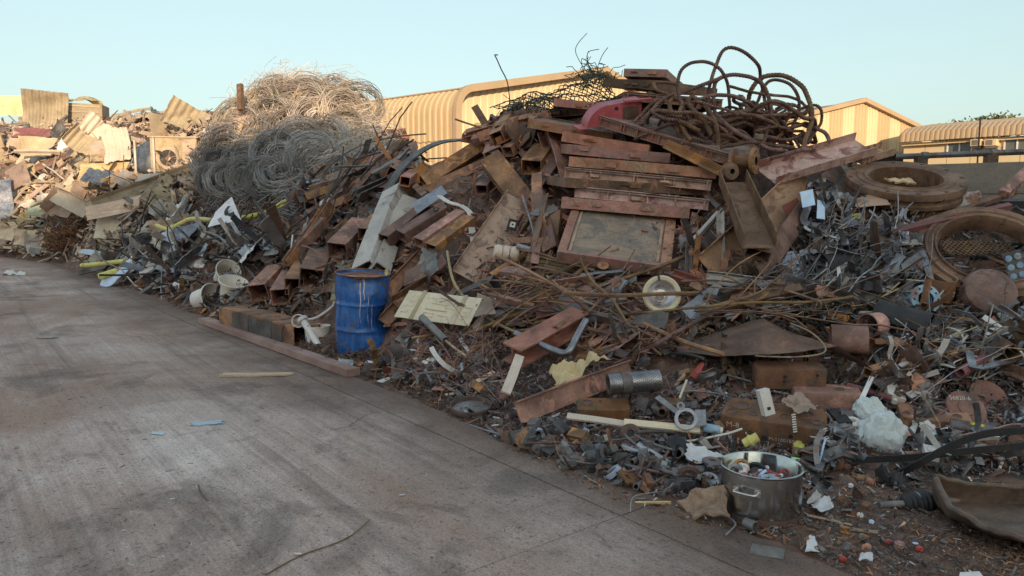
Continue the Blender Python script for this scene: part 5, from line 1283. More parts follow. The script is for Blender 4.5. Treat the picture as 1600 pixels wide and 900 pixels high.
# brown scoop at the right edge
def scoop():
    mb = MB(); nx, ny = 26, 12; vs = []
    top = spline([W(1458,740,3.78), W(1495,749,3.80), W(1550,757,3.80), W(1610,762,3.80), W(1690,765,3.80)], 7); bot = spline([W(1461,746,3.74), W(1488,792,3.50), W(1545,824,3.32), W(1610,848,3.22), W(1700,872,3.16)], 7)
    n = len(top)
    for i in range(n):
        for j in range(ny+1):
            t = j/ny; p = top[i].lerp(bot[i], t); p = p + Vector((.0,.17,-.15))*math.sin(math.pi*t**.75)*min(1, i/8+.05) + Vector((0,0,1))*.03*fbm(p.x*6,p.y*6,t*3)
            p.z = max(p.z, .012); vs.append(p)
    o = bot[0].copy(); W1 = ny+1
    fs = [(i*W1+j, i*W1+j+1, (i+1)*W1+j+1, (i+1)*W1+j) for i in range(n-1) for j in range(ny)]
    vs = [v-o for v in vs]; N = len(vs)
    mb.add(vs, fs); mb.add([v+Vector((0,-.022,-.012)) for v in vs], [tuple(reversed(f)) for f in fs])
    rimp = [vs[i*W1+ny]+Vector((0,-.011,-.004)) for i in range(n)]
    e_ = empty('fender_scoop', T(o), 'muddy brown curved fender lying hollow side up at the right', 'fender')
    obj('shell', mb, 'mud_brown', e_, smooth=50)
    obj('lower_lip', sweep(rimp, circ(.016,8)), 'mud_brown', e_)
    obj('upper_lip', sweep([vs[i*W1]+Vector((0,-.011,-.004)) for i in range(n)], circ(.013,8)), 'mud_brown', e_)
scoop()
# black straps
path_thing('black_strap', [(1388,752,4.3),(1402,742,4.22),(1440,722,4.15),(1490,695,4.15),(1545,677,4.2),(1625,672,4.3)], .02, 'black_rubber', 'black rubber strip arching in from the right edge', 'strip', sec=rect(.008,.045), off=0)
path_thing('black_strap', [(1308,720,4.55),(1360,718,4.45),(1430,714,4.35),(1500,706,4.3),(1625,694,4.3)], .02, 'black_rubber', 'long straight black strip below the arching one', 'strip', sec=rect(.012,.04), off=0)
path_thing('grey_band', [(1415,765,4.25),(1392,745,4.3),(1386,728,4.45),(1405,720,4.6),(1440,722,4.7),(1480,728,4.7),(1530,732,4.7)], .02, 'galv_dull', 'flat grey band looping on the dirt under the black strips', 'band', sec=rect(.008,.03), off=0)
path_thing('grey_band', [(1432,690,4.8),(1438,670,4.9),(1455,664,5),(1490,668,5),(1518,676,4.9)], .02, 'grey_paint', 'pale band looping above the arching black strip', 'band', sec=rect(.006,.03), off=0)
# engine castings
def casting(name, u, v, Y, ax, size, holes, label, mat='rust_orange', up=(0,-.25,1), chalk=None, bores=()):
    w, d, h = size; m = frame(Wf(u,v,Y), Vector(ax), up)
    e = empty(name, m, label, 'casting')
    # outline with rounded, uneven corners
    pts = []; rn = random.Random(u)
    for cx, cy, a0 in ((w/2,-d/2,-90),(w/2,d/2,0),(-w/2,d/2,90),(-w/2,-d/2,180)):
        rr_ = min(w,d)*rn.uniform(.08,.28)
        for k in range(5):
            a = R(a0+22.5*k); pts.append((cx-math.copysign(rr_,cx)+rr_*math.cos(a), cy-math.copysign(rr_,cy)+rr_*math.sin(a)))
    n = len(pts); mb = MB()
    lv = [(-h/2,1.0),(h/2-.012,1.0),(h/2,.975)]
    mb.add([(x*s, y*s, z) for z, s in lv for x, y in pts], [(i*n+k, i*n+(k+1)%n, (i+1)*n+(k+1)%n, (i+1)*n+k) for i in range(2) for k in range(n)] + [tuple(2*n+k for k in range(n)), tuple(range(n-1,-1,-1))])
    obj('block', mb, mat, e, smooth=50)
    for (hx, hy, hr) in holes:
        obj('bore', lathe([(hr,.004),(hr*.92,.005),(hr*.9,.002),(.0005,.0012)], 20), 'heap_base', e, T(hx*w, hy*d, h/2-.0005))
        obj('bore_rim', lathe([(hr*1.16,0),(hr*1.13,.006),(hr*1.0,.006),(hr*.98,0)], 20), mat, e, T(hx*w, hy*d, h/2-.0005))
    for (hx, hz, hr) in bores:
        obj('port', lathe([(hr,.0),(hr,.003),(.0005,.003)], 12), 'black_rubber', e, T(hx*w, -d/2-.0005, hz*h) @ RX(90))
    if chalk:
        for (s, x, z, sz) in chalk:
            me = text_mesh(s, sz, .0008); o = link('chalk_mark', me, None, e, T(x*w, -d/2-.002, z*h) @ RX(90)); me.materials.clear(); me.materials.append(MAT['chalk'])
    return e
casting('engine_casting', 1208,662,4.88,(1,-.52,-.02),(.66,.30,.17),[(-.33,.12,.055),(-.40,-.22,.03),(-.05,.22,.05),(.12,-.12,.028),(.30,.1,.05),(.42,-.2,.03),(-.18,-.2,.025)],'rusty engine casting with round bores and chalk marks behind the pot','rust_cast',chalk=[('M-8',-.43,.08,.055),('1 M-11001502',-.05,-.25,.035)],bores=[(-.05,-.2,.02),(.2,.05,.015),(.4,-.1,.012)])
casting('engine_casting', 1232,586,5.3,(1,-.12,0),(.50,.2,.15),[],'long rusty casting block below the folded sheet','rust_cast',up=(0,-.12,1),bores=[(-.1,.15,.014),(-.1,-.1,.014),(.35,.25,.01)])
casting('engine_casting', 1290,622,5.15,(1,-.18,0),(.46,.2,.14),[(.2,0,.03)],'rusty casting block right behind the chalk marked casting','rust_beam',up=(0,-.12,1))
casting('engine_casting', 942,640,5.2,(1,-.06,0),(.38,.18,.09),[(-.3,.1,.036),(-.05,.2,.012)],'flat rusty block with a round bore behind the white lath','rust_cast')
casting('engine_casting', 1458,655,4.95,(1,-.35,-.02),(.44,.24,.10),[(-.2,.1,.045),(.1,.2,.035),(.3,-.1,.03),(-.4,-.2,.02)],'rusty casting with oval ports below the disc rotors','rust_beam')
quad_sheet('torn_card', [(1218,622,4.9),(1250,616,4.95),(1275,640,4.75),(1240,645,4.72)], 'card_brown', 'torn brown card lying on the chalk marked casting', 'card', amp=.03, freq=8, ragged=.15)
# switch housing
e = empty('switch_housing', frame(Wf(1196,628,4.72), Vector((.25,-.1,-1)), (.1,-1,.3)), 'white plastic housing standing on the engine casting', 'housing')
obj('shell', MB().box(-.085,.085,-.035,.035,-.03,.03), 'white_plastic', e, smooth=0)
obj('slot', MB().box(.03,.05,-.012,.01,.0305,.033), 'black_rubber', e, smooth=0)
# disc rotors with chalk number
for k, (u, v, Y, r, lb) in enumerate(((1510,638,4.95,.135,'rusty disc rotor with chalked number, front of two'),(1545,620,5.15,.135,'plain rusty disc rotor behind the chalked one'))):
    e = empty('disc_rotor', frame(Wf(u,v,Y), Vector((1,0,-.05)), (.1,-.72,.62)), lb, 'rotor')
    obj('disc', lathe([(.0005,.012),(r*.42,.012),(r*.44,.004),(r*.97,.004),(r,0),(r,-.02),(.0005,-.02)], 40), 'rust_cast', e)
    obj('hub', lathe([(.05,-.02),(.06,-.12),(.0005,-.12)], 20), 'rust_dark', e)
    if k == 0:
        me = text_mesh('56820-6', .045, .0008); o = link('chalk_mark', me, None, e, T(-.10,.06,.0055)); me.materials.clear(); me.materials.append(MAT['chalk'])
e = empty('steel_tube', frame(Wf(1522,672,4.7), Vector((1,-.55,-.1)), (0,0,1)), 'grey steel tube with yellow label below the disc rotors', 'tube')
obj('shell', hollow([Vector((-.14,0,0)), Vector((.14,0,0))], circ(.05,20), circ(.046,20)), 'galv_dull', e)
obj('sticker', sweep([Vector((-.03,0,0)), Vector((.05,0,0))], [(.0512*math.sin(a), .0512*math.cos(a)) for a in (.9,1.1,1.3,1.5)]), 'yellow_paint', e)
# perforated filter cylinder
e = empty('filter_cylinder', frame(Wf(990,597,5.25), Vector((1,.12,.06)), (0,0,1)), 'silver perforated filter cylinder lying behind the rusty channel', 'filter')
obj('shell', hollow([Vector((-.19,0,0)), Vector((.19,0,0))], circ(.078,28), circ(.06,28)), 'galv', e)
for k in range(5): obj('thread_ring', lathe([(.060,0),(.052,.004),(.06,.008)], 24), 'dark_steel', e, T(-.185+k*.016,0,0) @ RY(90))
mb = MB()
for i in range(24):
    for j in range(26):
        a = 2*math.pi*(j+.5*(i%2))/26; x = -.175+i*.0152; c_, s_ = math.cos(a), math.sin(a); r0 = .0785; t_ = Vector((0,-s_,c_)); n_ = Vector((0,c_,s_)); p = Vector((x,0,0))+n_*r0
        mb.add([p+Vector((.0045,0,0)), p+t_*.0045, p-Vector((.0045,0,0)), p-t_*.0045], [(0,1,2,3)])
obj('perforations', mb, 'black_rubber', e, smooth=0, kind='stuff')
obj('seam_band', sweep([Vector((-.06,.081*math.cos(a),.081*math.sin(a))) for a in [k*math.pi/10 for k in range(20)]], rect(.07,.003), closed=True, up=(0,1,0)), 'dark_steel', e)
# long channels / beams in the low ground
bar('steel_angle', 'chan', (808,645,5.15), (985,578,5.75), .16, .05, 'rust_beam', 'long rusty channel lying at the front edge of the heap', 'channel', up=(.1,-1,.25), off=0, t=.01)
bar('i_beam', 'ibeam', (800,570,5.95), (905,510,6.6), .2, .17, 'rust_orange', 'orange rusted flange beam behind the pale wood stick', 'beam', up=(0,-.35,1), t=.012, off=0)
path_thing('vent_pipe', [(806,521,6.2),(835,534,6.05),(862,546,5.9),(882,552,5.8),(892,545,5.8),(902,525,5.9),(916,500,6.0)], .03, 'galv', 'pale galvanised pipe with an elbow in the low scrap', 'pipe', n=12, off=0)
bar('rusty_pipe', 'pipe', (851,518,6.3), (908,485,6.9), .075, .075, 'rust_plain', 'rusty pipe with open end, left of a pair', 'pipe', off=0)
bar('rusty_pipe', 'pipe', (868,516,6.2), (925,478,6.8), .075, .075, 'rust_plain', 'rusty pipe with open end, right of a pair', 'pipe', off=0)
bar('wood_stick', 'flat', (790,614,5.35), (812,556,5.75), .075, .016, 'wood_pale', 'pale flat wood stick standing against the flange beam', 'stick', up=(0,-1,.3), off=0)
bar('wood_lath', 'flat', (886,650,4.95), (985,664,4.85), .055, .014, 'wood_pale', 'long white wood lath lying in the small scrap, left half', 'lath', up=(0,-.5,1), off=.01)
bar('wood_lath', 'flat', (975,660,4.85), (1094,672,4.75), .06, .014, 'wood_pale', 'white wood lath continuing right in the small scrap', 'lath', up=(0,-.5,1), off=.02)
quad_sheet('yellow_wrap', [(858,575,5.6),(925,550,5.75),(955,565,5.6),(868,596,5.45)], 'yellow_pale', 'crumpled pale yellow sheet behind the rusty channel', 'sheet', amp=.16, freq=6, nx=22, ny=14, ragged=.1)
bar('grey_tube', 'pipe', (659,496,6.85), (696,532,6.5), .07, .07, 'galv_dull', 'grey tube poking out below the cream panel', 'tube', off=0)
path_thing('thin_rod', [(696,532,6.5),(712,545,6.4),(728,556,6.3)], .012, 'beige_dirty', 'thin pale rod at the end of the grey tube', 'rod', off=0)
# cream pressed panel
c = [Wf(632,451,7.35), Wf(745,470,7.0), Wf(741,507,6.75), Wf(624,498,7.05)]
ex = ((c[1]+c[2])-(c[0]+c[3]))/2; ey = ((c[0]+c[1])-(c[2]+c[3]))/2
e = empty('pressed_panel', frame(sum(c, Vector())/4, ex, ex.cross(ey)), 'cream pressed metal panel with maze of ribs', 'panel'); L_, D_ = ex.length, ey.length
obj('sheet', sheet(L_, D_, 20, 10, .01, amp=.006, freq=4, seed=2), 'cream_bright', e)
def rib(pts): obj('rib', sweep([Vector((x*L_, y*D_, .006)) for x, y in pts], [(0,-.008),(.009,-.004),(.009,.004),(0,.008)], up=(0,0,1)), 'cream_bright', e, smooth=0)
for pts in ([(-.1,.12),(.1,.1),(.1,0),(.3,-.02)], [(-.2,.3),(-.05,.28),(-.05,.1)], [(-.15,-.1),(.15,-.12)], [(-.15,-.22),(.0,-.23),(.0,-.36),(-.15,-.35),(-.15,-.22)], [(.05,-.28),(.2,-.3),(.2,-.4)],
            [(.34,.12),(.44,.1),(.44,-.2),(.36,-.2)], [(.34,-.05),(.4,-.06),(.4,-.3),(.34,-.32)], [(-.44,-.1),(-.4,-.02),(-.36,-.1),(-.33,-.02)], [(-.02,.34),(.2,.28),(.2,.2)], [(.24,.2),(.24,-.4)], [(-.45,-.3),(-.36,-.3),(-.36,-.2)]): rib(pts)
for x in (-.27, .29): obj('strap', MB().box(x*L_-.018,x*L_+.018,-D_*.5-.01,D_*.5+.01,.011,.016), 'cream', e, smooth=0)
obj('round_boss', lathe([(.05,.004),(.046,.014),(.034,.014),(.03,.006),(.0005,.006)], 24), 'cream_bright', e, T(-.37*L_, .22*D_, 0))
quad_sheet('creased_sheet', [(745,455,7.1),(765,462,7.0),(775,490,6.8),(742,497,6.8)], 'beige_dirty', 'creased beige sheet right of the cream panel', 'sheet', amp=.04, freq=6)
# brake drum lid
e = empty('pan_lid', T(G(736,640,.03)) @ RX(8), 'shallow round pan lying at the heap edge', 'pan')
obj('pan', lathe([(.0005,.0),(.13,.002),(.15,.01),(.155,.045),(.162,.046),(.165,.036),(.16,.0),(.15,-.012),(.0005,-.014)], 36), 'mud_brown', e)
obj('ash', lathe([(.145,.016),(.07,.026),(.0005,.022)], 24), 'galv_dull', e)
# gasket plate
def gasket():
    e = empty('gasket_plate', frame(Wf(1072,655,4.78), Vector((1,-.25,.1)), (0,-.85,.55)), 'silver flanged cover with round opening near the white lath', 'cover')
    obj('ring', lathe([(.052,0),(.052,.012),(.075,.012),(.078,0),(.052,0)], 28), 'galv', e)
    obj('arm', MB().add([(-.06,.03,.0),(-.04,.06,.0),(-.17,.17,.0),(-.20,.15,.0),(-.06,.03,.011),(-.04,.06,.011),(-.17,.17,.011),(-.20,.15,.011)], [(0,3,2,1),(4,5,6,7),(0,1,5,4),(1,2,6,5),(2,3,7,6),(3,0,4,7)]), 'galv', e, smooth=0)
    obj('side_plate', MB().box(.06,.13,-.05,.06,.001,.011), 'galv', e, smooth=0)
    obj('lug', lathe([(.012,0),(.012,.014),(.028,.014),(.028,0)], 14), 'galv', e, T(-.03,.09,0))
gasket()
# yellow plug, packet, label ladders
e = empty('yellow_plug', frame(Wf(1173,688,4.6), Vector((.8,-.2,.5)), (0,0,1)), 'yellow plastic plug lying behind the pot', 'plug')
obj('body', lathe([(.0005,-.05),(.028,-.05),(.03,-.02),(.034,.0),(.03,.02),(.032,.05),(.0005,.05)], 18), 'yellow_paint', e, RY(90))
obj('collar', lathe([(.034,-.006),(.038,-.006),(.038,.006),(.034,.006)], 18), 'yellow_paint', e, RY(90))
quad_sheet('yellow_rag', [(1240,692,4.7),(1256,690,4.7),(1258,706,4.6),(1238,708,4.6)], 'yellow_paint', 'crumpled yellow plastic right behind the pot', 'plastic', amp=.05, freq=12, nx=12)
e = empty('snack_packet', frame(Wf(1252,727,4.45), Vector((1,-.2,-.2)), (0,-.8,.6)), 'green and white crumpled packet behind the pot rim', 'packet')
obj('wrapper', sheet(.12,.09,12,9,.004, amp=.03, freq=12, seed=5), 'green_plastic', e)
obj('print_patch', sheet(.06,.04,8,6,.003, amp=.03, freq=12, seed=5), 'white_paint', e, T(-.01,.01,.006))
obj('red_mark', MB().box(-.025,.015,.0,.02,.018,.022), 'red_paint', e, smooth=0)
for k, (u, v, Y, ax, lb) in enumerate(((1241,662,4.6,(.12,-.05,-1),'striped black and white plastic strip against the casting'),(1292,684,4.6,(.25,-.05,-1),'curled striped plastic strip right of the casting'))):
    e = empty('striped_strip', frame(Wf(u,v,Y), Vector(ax), (.1,-1,.2)), lb, 'strip')
    obj('backing', sheet(.14,.03,14,2,.003, folds=() if k == 0 else ((.0,0,math.pi/2,35,.05),)), 'black_rubber', e)
    for j in range(8): obj('white_bar', MB().box(-.065+j*.016,-.056+j*.016,-.014,.014,.002,.0035), 'white_plastic', e, smooth=0)
# papers, cards, rock
obj('torn_paper', sheet(.2,.12,16,10,.002, amp=.02, freq=9, seed=11, ragged=.2), 'paper', None, frame(Wf(1098,712,4.45), Vector((1,-.3,-.35)), (0,-.6,.8)), label='torn white paper left of the pot', cat='paper')
obj('crushed_box', sheet(.27,.17,30,20,.012, amp=.10, freq=5, seed=21, folds=((0.0,0,1.2,-42,.03),(-.06,0,2.0,-30,.03)), ragged=.05), 'card_brown', None, frame(G(1092,792,.045), Vector((1,-.12,0)), (0,-.45,1)), label='crushed brown cardboard left of the pot foot', cat='cardboard')
obj('grey_tile', sheet(.15,.11,4,3,.006, amp=.002), 'galv_dull', None, T(G(1199,862,.0)) @ RZ(-25), label='small grey tile on the ground below the pot', cat='tile')
e = empty('pipe_piece', frame(G(1172,820,.022), Vector((.6,-.8,0)), (0,0,1)), 'short grey pipe piece at the foot of the pot', 'pipe')
obj('shell', hollow([Vector((-.03,0,0)), Vector((.03,0,0))], circ(.027,16), circ(.021,16)), 'galv_dull', e)
path_thing('bent_hook', [Wf(1132,805,3.98), Wf(1146,814,3.94), Wf(1148,822,3.92), Wf(1134,836,3.88)], .006, 'galv', 'small bent steel hook left of the pot foot', 'hook', off=0)
quad_sheet('paper_scrap', [(1268,786,4.1),(1298,782,4.1),(1302,798,4.0),(1270,802,4.0)], 'paper', 'crumpled dirty paper right of the pot', 'paper', amp=.03, freq=12, ragged=.15, off=.01)
quad_sheet('plastic_scrap', [(1264,842,3.72),(1272,838,3.72),(1280,858,3.66),(1256,860,3.66)], 'paper', 'clear plastic scrap on the dirt below the pot', 'plastic', amp=.04, freq=12, ragged=.15, off=.01)
quad_sheet('plastic_scrap', [(1345,866,3.6),(1362,868,3.6),(1364,880,3.55),(1342,878,3.55)], 'paper', 'small white plastic flake in the right foreground', 'plastic', amp=.03, freq=12, ragged=.15, off=.01)
for (u, v, lb) in ((1388,847,'red plastic plug on the dirt, middle of three'),(1436,858,'red plastic plug on the dirt, rightmost of three'),(1317,874,'red plastic plug on the dirt, leftmost of three')):
    e = empty('red_plug', T(G(u,v,.0)) @ RX(60), lb, 'plug')
    obj('body', lathe([(.0005,.02),(.01,.02),(.013,.008),(.016,.005),(.016,-.012),(.0005,-.012)], 12), 'red_paint', e)
    obj('tip', lathe([(.005,.02),(.005,.032),(.0005,.033)], 8), 'red_paint', e)
# plastic bag
def bag():
    m = bpy.data.materials.new('clear_plastic'); m.use_nodes = True; b = m.node_tree.nodes['Principled BSDF']
    b.inputs['Base Color'].default_value = (.80,.82,.83,1); b.inputs['Roughness'].default_value = .28; b.inputs['Alpha'].default_value = .7; MAT['clear_plastic'] = m
    mb = MB(); n, k = 36, 40; vs = []
    for i in range(n+1):
        th_ = math.pi*i/n
        for j in range(k*2):
            ph = math.pi*j/k; d = Vector((math.sin(th_)*math.cos(ph), math.sin(th_)*math.sin(ph), math.cos(th_)))
            r = .92+.26*fbm(d.x*1.6, d.y*1.6, d.z*1.3+3)+.17*(.5-abs(fbm(ph*2.6+d.z*1.5, d.z*1.1, 4)))*math.sin(th_)+.05*abs(fbm(ph*7, d.z*3, 9))*math.sin(th_)
            vs.append((d.x*.15*r, d.y*.12*r, d.z*.165*r))
    K2 = 2*k
    fs = [(i*K2+j, i*K2+(j+1)%K2, (i+1)*K2+(j+1)%K2, (i+1)*K2+j) for i in range(n) for j in range(K2)]
    obj('plastic_bag', mb.add(vs, fs), 'clear_plastic', None, T(Wf(1378,680,4.75)) @ RY(25), smooth=18, label='crumpled clear plastic bag below the folded sheet', cat='plastic bag')
    mb2 = MB(); mb2.add([(x*.8,y*.8,z*.75) for x, y, z in vs], fs)
    obj('plastic_bag', mb2, 'clear_plastic', None, T(Wf(1358,648,4.95)) @ RY(-35), smooth=18, label='smaller clear plastic bag behind the larger one', cat='plastic bag')
bag()
quad_sheet('orange_scrap', [(1402,664,4.8),(1416,668,4.78),(1424,680,4.72),(1408,684,4.72)], 'orange_paint', 'bright orange plastic shard right of the plastic bag', 'plastic', amp=.01)
quad_sheet('yellow_cloth', [(1438,690,4.75),(1462,694,4.7),(1470,703,4.65),(1440,702,4.66)], 'yellow_pale', 'pale yellow crumpled plastic under the arching strip', 'plastic', amp=.03, freq=10)
path_thing('red_lead', [(1264,704,4.6),(1280,702,4.6),(1300,706,4.6),(1325,706,4.6),(1338,716,4.55)], .006, 'red_dull', 'red rope lead lying right of the pot', 'lead', off=.01)
e = empty('cable_pulley', frame(Wf(1278,718,4.5), Vector((1,0,0)), (-.3,-.8,.5)), 'small dark pulley wheel right of the pot', 'pulley')
obj('wheel', lathe([(.012,.012),(.03,.01),(.034,.0),(.046,.008),(.05,.004),(.05,-.012),(.012,-.012)], 24), 'dark_steel', e)
obj('hub', lathe([(.012,.012),(.012,.016),(.0005,.016)], 12), 'rust_beam', e)
e = empty('rusty_pulley', frame(Wf(985,678,4.75), Vector((1,0,0)), (-.2,-.85,.5)), 'small rusty pulley in the scrap below the white lath', 'pulley')
obj('rim', lathe([(.025,.0),(.025,.02),(.05,.026),(.066,.02),(.07,.0),(.06,-.03),(.025,-.03)], 24), 'rust_dark', e)
obj('hub', lathe([(.024,.012),(.0005,.014)], 14), 'black_rubber', e)
e = empty('white_can', frame(Wf(1112,670,4.75), Vector((1,-.2,-.15)), (0,0,1)), 'blue and white spray can lying right of the silver cover', 'can')
obj('body', tube([Vector((-.05,0,0)), Vector((.05,0,0))], .03, 16), 'blue_paint', e)
obj('cap', tube([Vector((.05,0,0)), Vector((.07,0,0))], .024, 14), 'white_plastic', e)
path_thing('red_hook', [(1080,588,5.4),(1088,578,5.4),(1096,570,5.4),(1090,582,5.35),(1084,590,5.35)], .018, 'red_paint', 'bright red hooked bar in the low scrap', 'bar', sec=rect(.04,.014), off=0)
bar('pale_stick', 'flat', (1062,622,5.0), (1073,594,5.2), .014, .01, 'wood_pale', 'thin pale stick below the red hooked bar', 'stick', off=0)
# things lying on the slabs
for (u, v, s, mt, lb, cat) in ((325,660,.22,'blue_pale','pale blue paint splash scrap on the concrete, larger of two','paint flake'),(246,677,.10,'blue_pale','tiny pale blue flake on the concrete left of the splash','paint flake'),(22,423,.5,'white_paint','crumpled white sheet on the ground at far left','sheet'),
                               (75,527,.22,'galv_dull','small grey plate lying on the concrete at left','plate'),(465,865,.03,'wood_pale','pale stone chip in the near foreground','chip'),(628,773,.025,'paper','white paper chip on the near concrete','paper')):
    obj(cat.replace(' ', '_'), sheet(s, s*.5, 14, 8, .003, amp=.03*s if u != 22 else .2, freq=5 if u != 22 else 3, seed=u, ragged=.3), mt, None, T(G(u,v,.006 if u != 22 else .1)) @ RZ(u*7 % 40-20), label=lb, cat=cat)
path_thing('thin_wire', [G(415,898,.006), G(470,868,.006), G(540,842,.006), G(578,812,.012)], .0035, 'rust_rod', 'thin wire lying on the near concrete', 'wire', off=0, n=5)
path_thing('thin_wire', [G(985,800,.006), G(992,775,.05), G(1040,768,.006), G(1010,772,.006)], .003, 'wire_grey', 'thin looped wire on the slab edge left of the cardboard', 'wire', off=0, n=5)
path_thing('thin_wire', [G(310,758,.006), G(314,770,.006), G(325,782,.006)], .004, 'rust_rod', 'short wire piece on the concrete in the left foreground', 'wire', off=0, n=5)
bar('flat_strip', 'flat', (168,453,14.4), (235,478,12.2), .05, .012, 'dark_steel', 'dark strip lying on the ground left of the basins', 'strip', off=.01)
quad_sheet('white_card', [(1500,894,3.45),(1530,892,3.45),(1538,903,3.4),(1498,904,3.4)], 'white_paint', 'white card at the bottom right edge', 'card', off=.01)
# ------------------------------------------------------------------ left heap of cream sheet metal
e = empty('roof_sheet', frame(Wf(72,172,28.5), Vector((1,.2,-.08)), (-.1,-1,.15)), 'tall corrugated cream sheet standing on top of the left heap', 'roof sheet')
obj('sheet', sheet(1.55,1.45,60,14,.01, corr=.045, pitch=.24, amp=.08, freq=.9, folds=((0,.0,.3,25,.5),), seed=3), 'cream', e, smooth=20)
e = empty('skip_box', frame(Wf(128,178,29.5), Vector((1,.25,-.03)), (0,0,1)), 'cream steel box on top of the left heap', 'box')
mb = MB().box(-.85,.85,-.5,.5,-.5,.35); obj('body', mb, 'cream', e, smooth=0)
for z in (-.3,0.0,.22): obj('side_rib', MB().box(-.86,.86,-.53,-.501,z,z+.04), 'cream', e, smooth=0)
obj('corner_post', MB().box(.8,.87,-.56,-.531,-.5,.37), 'beige_dirty', e, smooth=0)
obj('torn_lid', sheet(1.7,.7,18,8,.012, amp=.25, freq=1.6, seed=8, ragged=.1), 'beige_dirty', e, T(-.1,-.1,.5) @ RX(12))
# blower unit
e = empty('blower_unit', frame(F(266,244,.45), Vector((1,.15,0)), (0,0,1)) @ Matrix.Scale(1.28,4), 'beige blower unit with round fan opening on the left heap', 'blower')
obj('cabinet', MB().box(-.3,.62,-.3,.3,-.34,.36), 'beige_dirty', e, smooth=0)
obj('top_flange', MB().box(-.34,.66,-.33,.33,.363,.39), 'cream', e, smooth=0)
obj('side_panel', MB().box(.34,.6,-.318,-.302,-.3,.32), 'cream', e, smooth=0)
obj('fan_ring', lathe([(.17,0),(.17,.03),(.24,.035),(.26,0)], 36), 'beige_dirty', e, T(.05,-.301,-.06) @ RX(90))
obj('fan_hole', lathe([(.171,.004),(.0005,.004)], 30), 'black_rubber', e, T(.05,-.301,-.06) @ RX(90))
for k in range(3): obj('fan_spoke', MB().box(-.165,.165,-.012,.012,.008,.016), 'rust_dark', e, T(.05,-.301,-.06) @ RX(90) @ RZ(60*k+15), smooth=0)
obj('motor', lathe([(.06,.005),(.06,.03),(.0005,.034)], 18), 'rust_dark', e, T(.05,-.301,-.06) @ RX(90))
obj('drum_end', lathe([(.36,0),(.37,.02),(.3,.06),(.0005,.09)], 36), 'galv', e, T(-.38,-.1,-.05) @ RX(75) @ RY(-15))
obj('leg_frame', MB().box(-.62,-.58,-.32,-.28,-.42,.3).box(-.24,-.20,-.36,-.321,-.42,.38), 'grey_paint', e, smooth=0)
def lsheet(u, v, Y, w, h, ax, up, mat, label, corr=0, folds=(), amp=.06, cat='sheet', name='bent_sheet', ragged=.03):
    NSEED[0] += 1
    return obj(name, sheet(w*.9, h*.9, 36 if corr else 16, 10, .012, corr=corr, pitch=.2, amp=amp, freq=1.3, folds=folds, seed=NSEED[0], ragged=ragged), mat, None, frame(Wf(u,v,Y), Vector(ax), up), smooth=25, label=label, cat=cat)
lsheet(232,306-15,18.5,3.2,.5,(1,.1,.36),(0,-.7,.6),'beige_dirty','long folded beige channel sheet crossing below the blower',folds=((0,.1,0,60,.05),))
lsheet(210,318,18.2,2.6,.42,(1,.1,.22),(0,-.9,.4),'wood','long beige board with a dark hole under the blower',amp=.02,cat='board',name='long_board')
lsheet(185,232,21.5,.8,1.3,(1,.2,.25),(-.2,-.7,.6),'cream_bright','white ribbed sheet hanging left of the blower',corr=.03,folds=((0,0,0,30,.3),))
lsheet(170,278,20.5,1.4,.7,(1,.1,-.15),(0,-.5,.8),'galv','pale corrugated sheet lying below the white ribbed sheet',corr=.04)
lsheet(160,268,21,1.5,.7,(1,0,.05),(0,-.8,.6),'wood','flat tan board at the middle of the left heap',amp=.02,cat='board',name='long_board')
lsheet(290,185,21.5,1.3,.9,(1,.2,-.35),(.2,-.8,.6),'cream','bent cream sheet at the top edge beside the wire heap',corr=.03,folds=((0,0,.8,50,.2),))
lsheet(262,205,21.8,1.2,.9,(1,.1,.3),(-.2,-.8,.4),'cream','cream angled sheet left of the bent one near the wire heap',folds=((.1,0,1.2,60,.1),))
lsheet(150,205,24.5,1.2,.9,(1,.1,-.4),(.1,-.8,.6),'cream_bright','bright creased cream sheet right of the steel box',folds=((0,0,1.4,55,.1),),corr=.03)
lsheet(130,225,23.5,1.3,.8,(1,.1,-.45),(.2,-.7,.6),'cream','curved ribbed cream sheet below the steel box',corr=.04,folds=((0,0,1.5,50,.6),))
lsheet(205,175,27,1.6,.3,(1,.1,.2),(0,-.5,.8),'beige_dirty','thin beige sheet on the skyline between box and wire heap')
lsheet(245,178,25,1.6,.5,(1,.1,.12),(0,-.4,.9),'beige_dirty','ragged beige sheet on the skyline left of the wire heap',ragged=.12)
lsheet(52,208,27,1.5,.6,(1,.1,.03),(0,-.7,.7),'red_dull','crumpled salmon red sheet on the left heap',amp=.16)
lsheet(12,165,30,1.6,.9,(1,0,0),(0,-1,.1),'yellow_pale','bright yellow sheet standing at the far left edge')
lsheet(60,232,25.5,1.2,.9,(1,0,.1),(0,-.8,.5),'cream','bulging cream sheet below the red one',folds=((0,0,.6,40,.3),),amp=.15)
lsheet(8,310,24.5,.5,1.5,(1,.2,.2),(-.3,-.9,.2),'galv','tall pale grey sheet at the left edge of the view')
lsheet(28,275,25,.9,.9,(1,0,.5),(0,-.9,.3),'beige_dirty','leaning beige sheet right of the tall grey one')
lsheet(90,320,21.8,1.0,.8,(1,.1,-.3),(0,-.7,.6),'beige_dirty','brown beige box sheet above the rusty wire bale',folds=((0,0,1.3,70,.1),))
lsheet(115,315,21.2,1.1,.7,(1,.1,-.6),(.2,-.7,.6),'cream_bright','white curled sheet above the rusty wire bale',folds=((0,0,.1,80,.3),))
lsheet(60,328,23,.6,.5,(1,.1,-.2),(0,-.8,.5),'green_pale','pale green sheet piece at left of the heap')
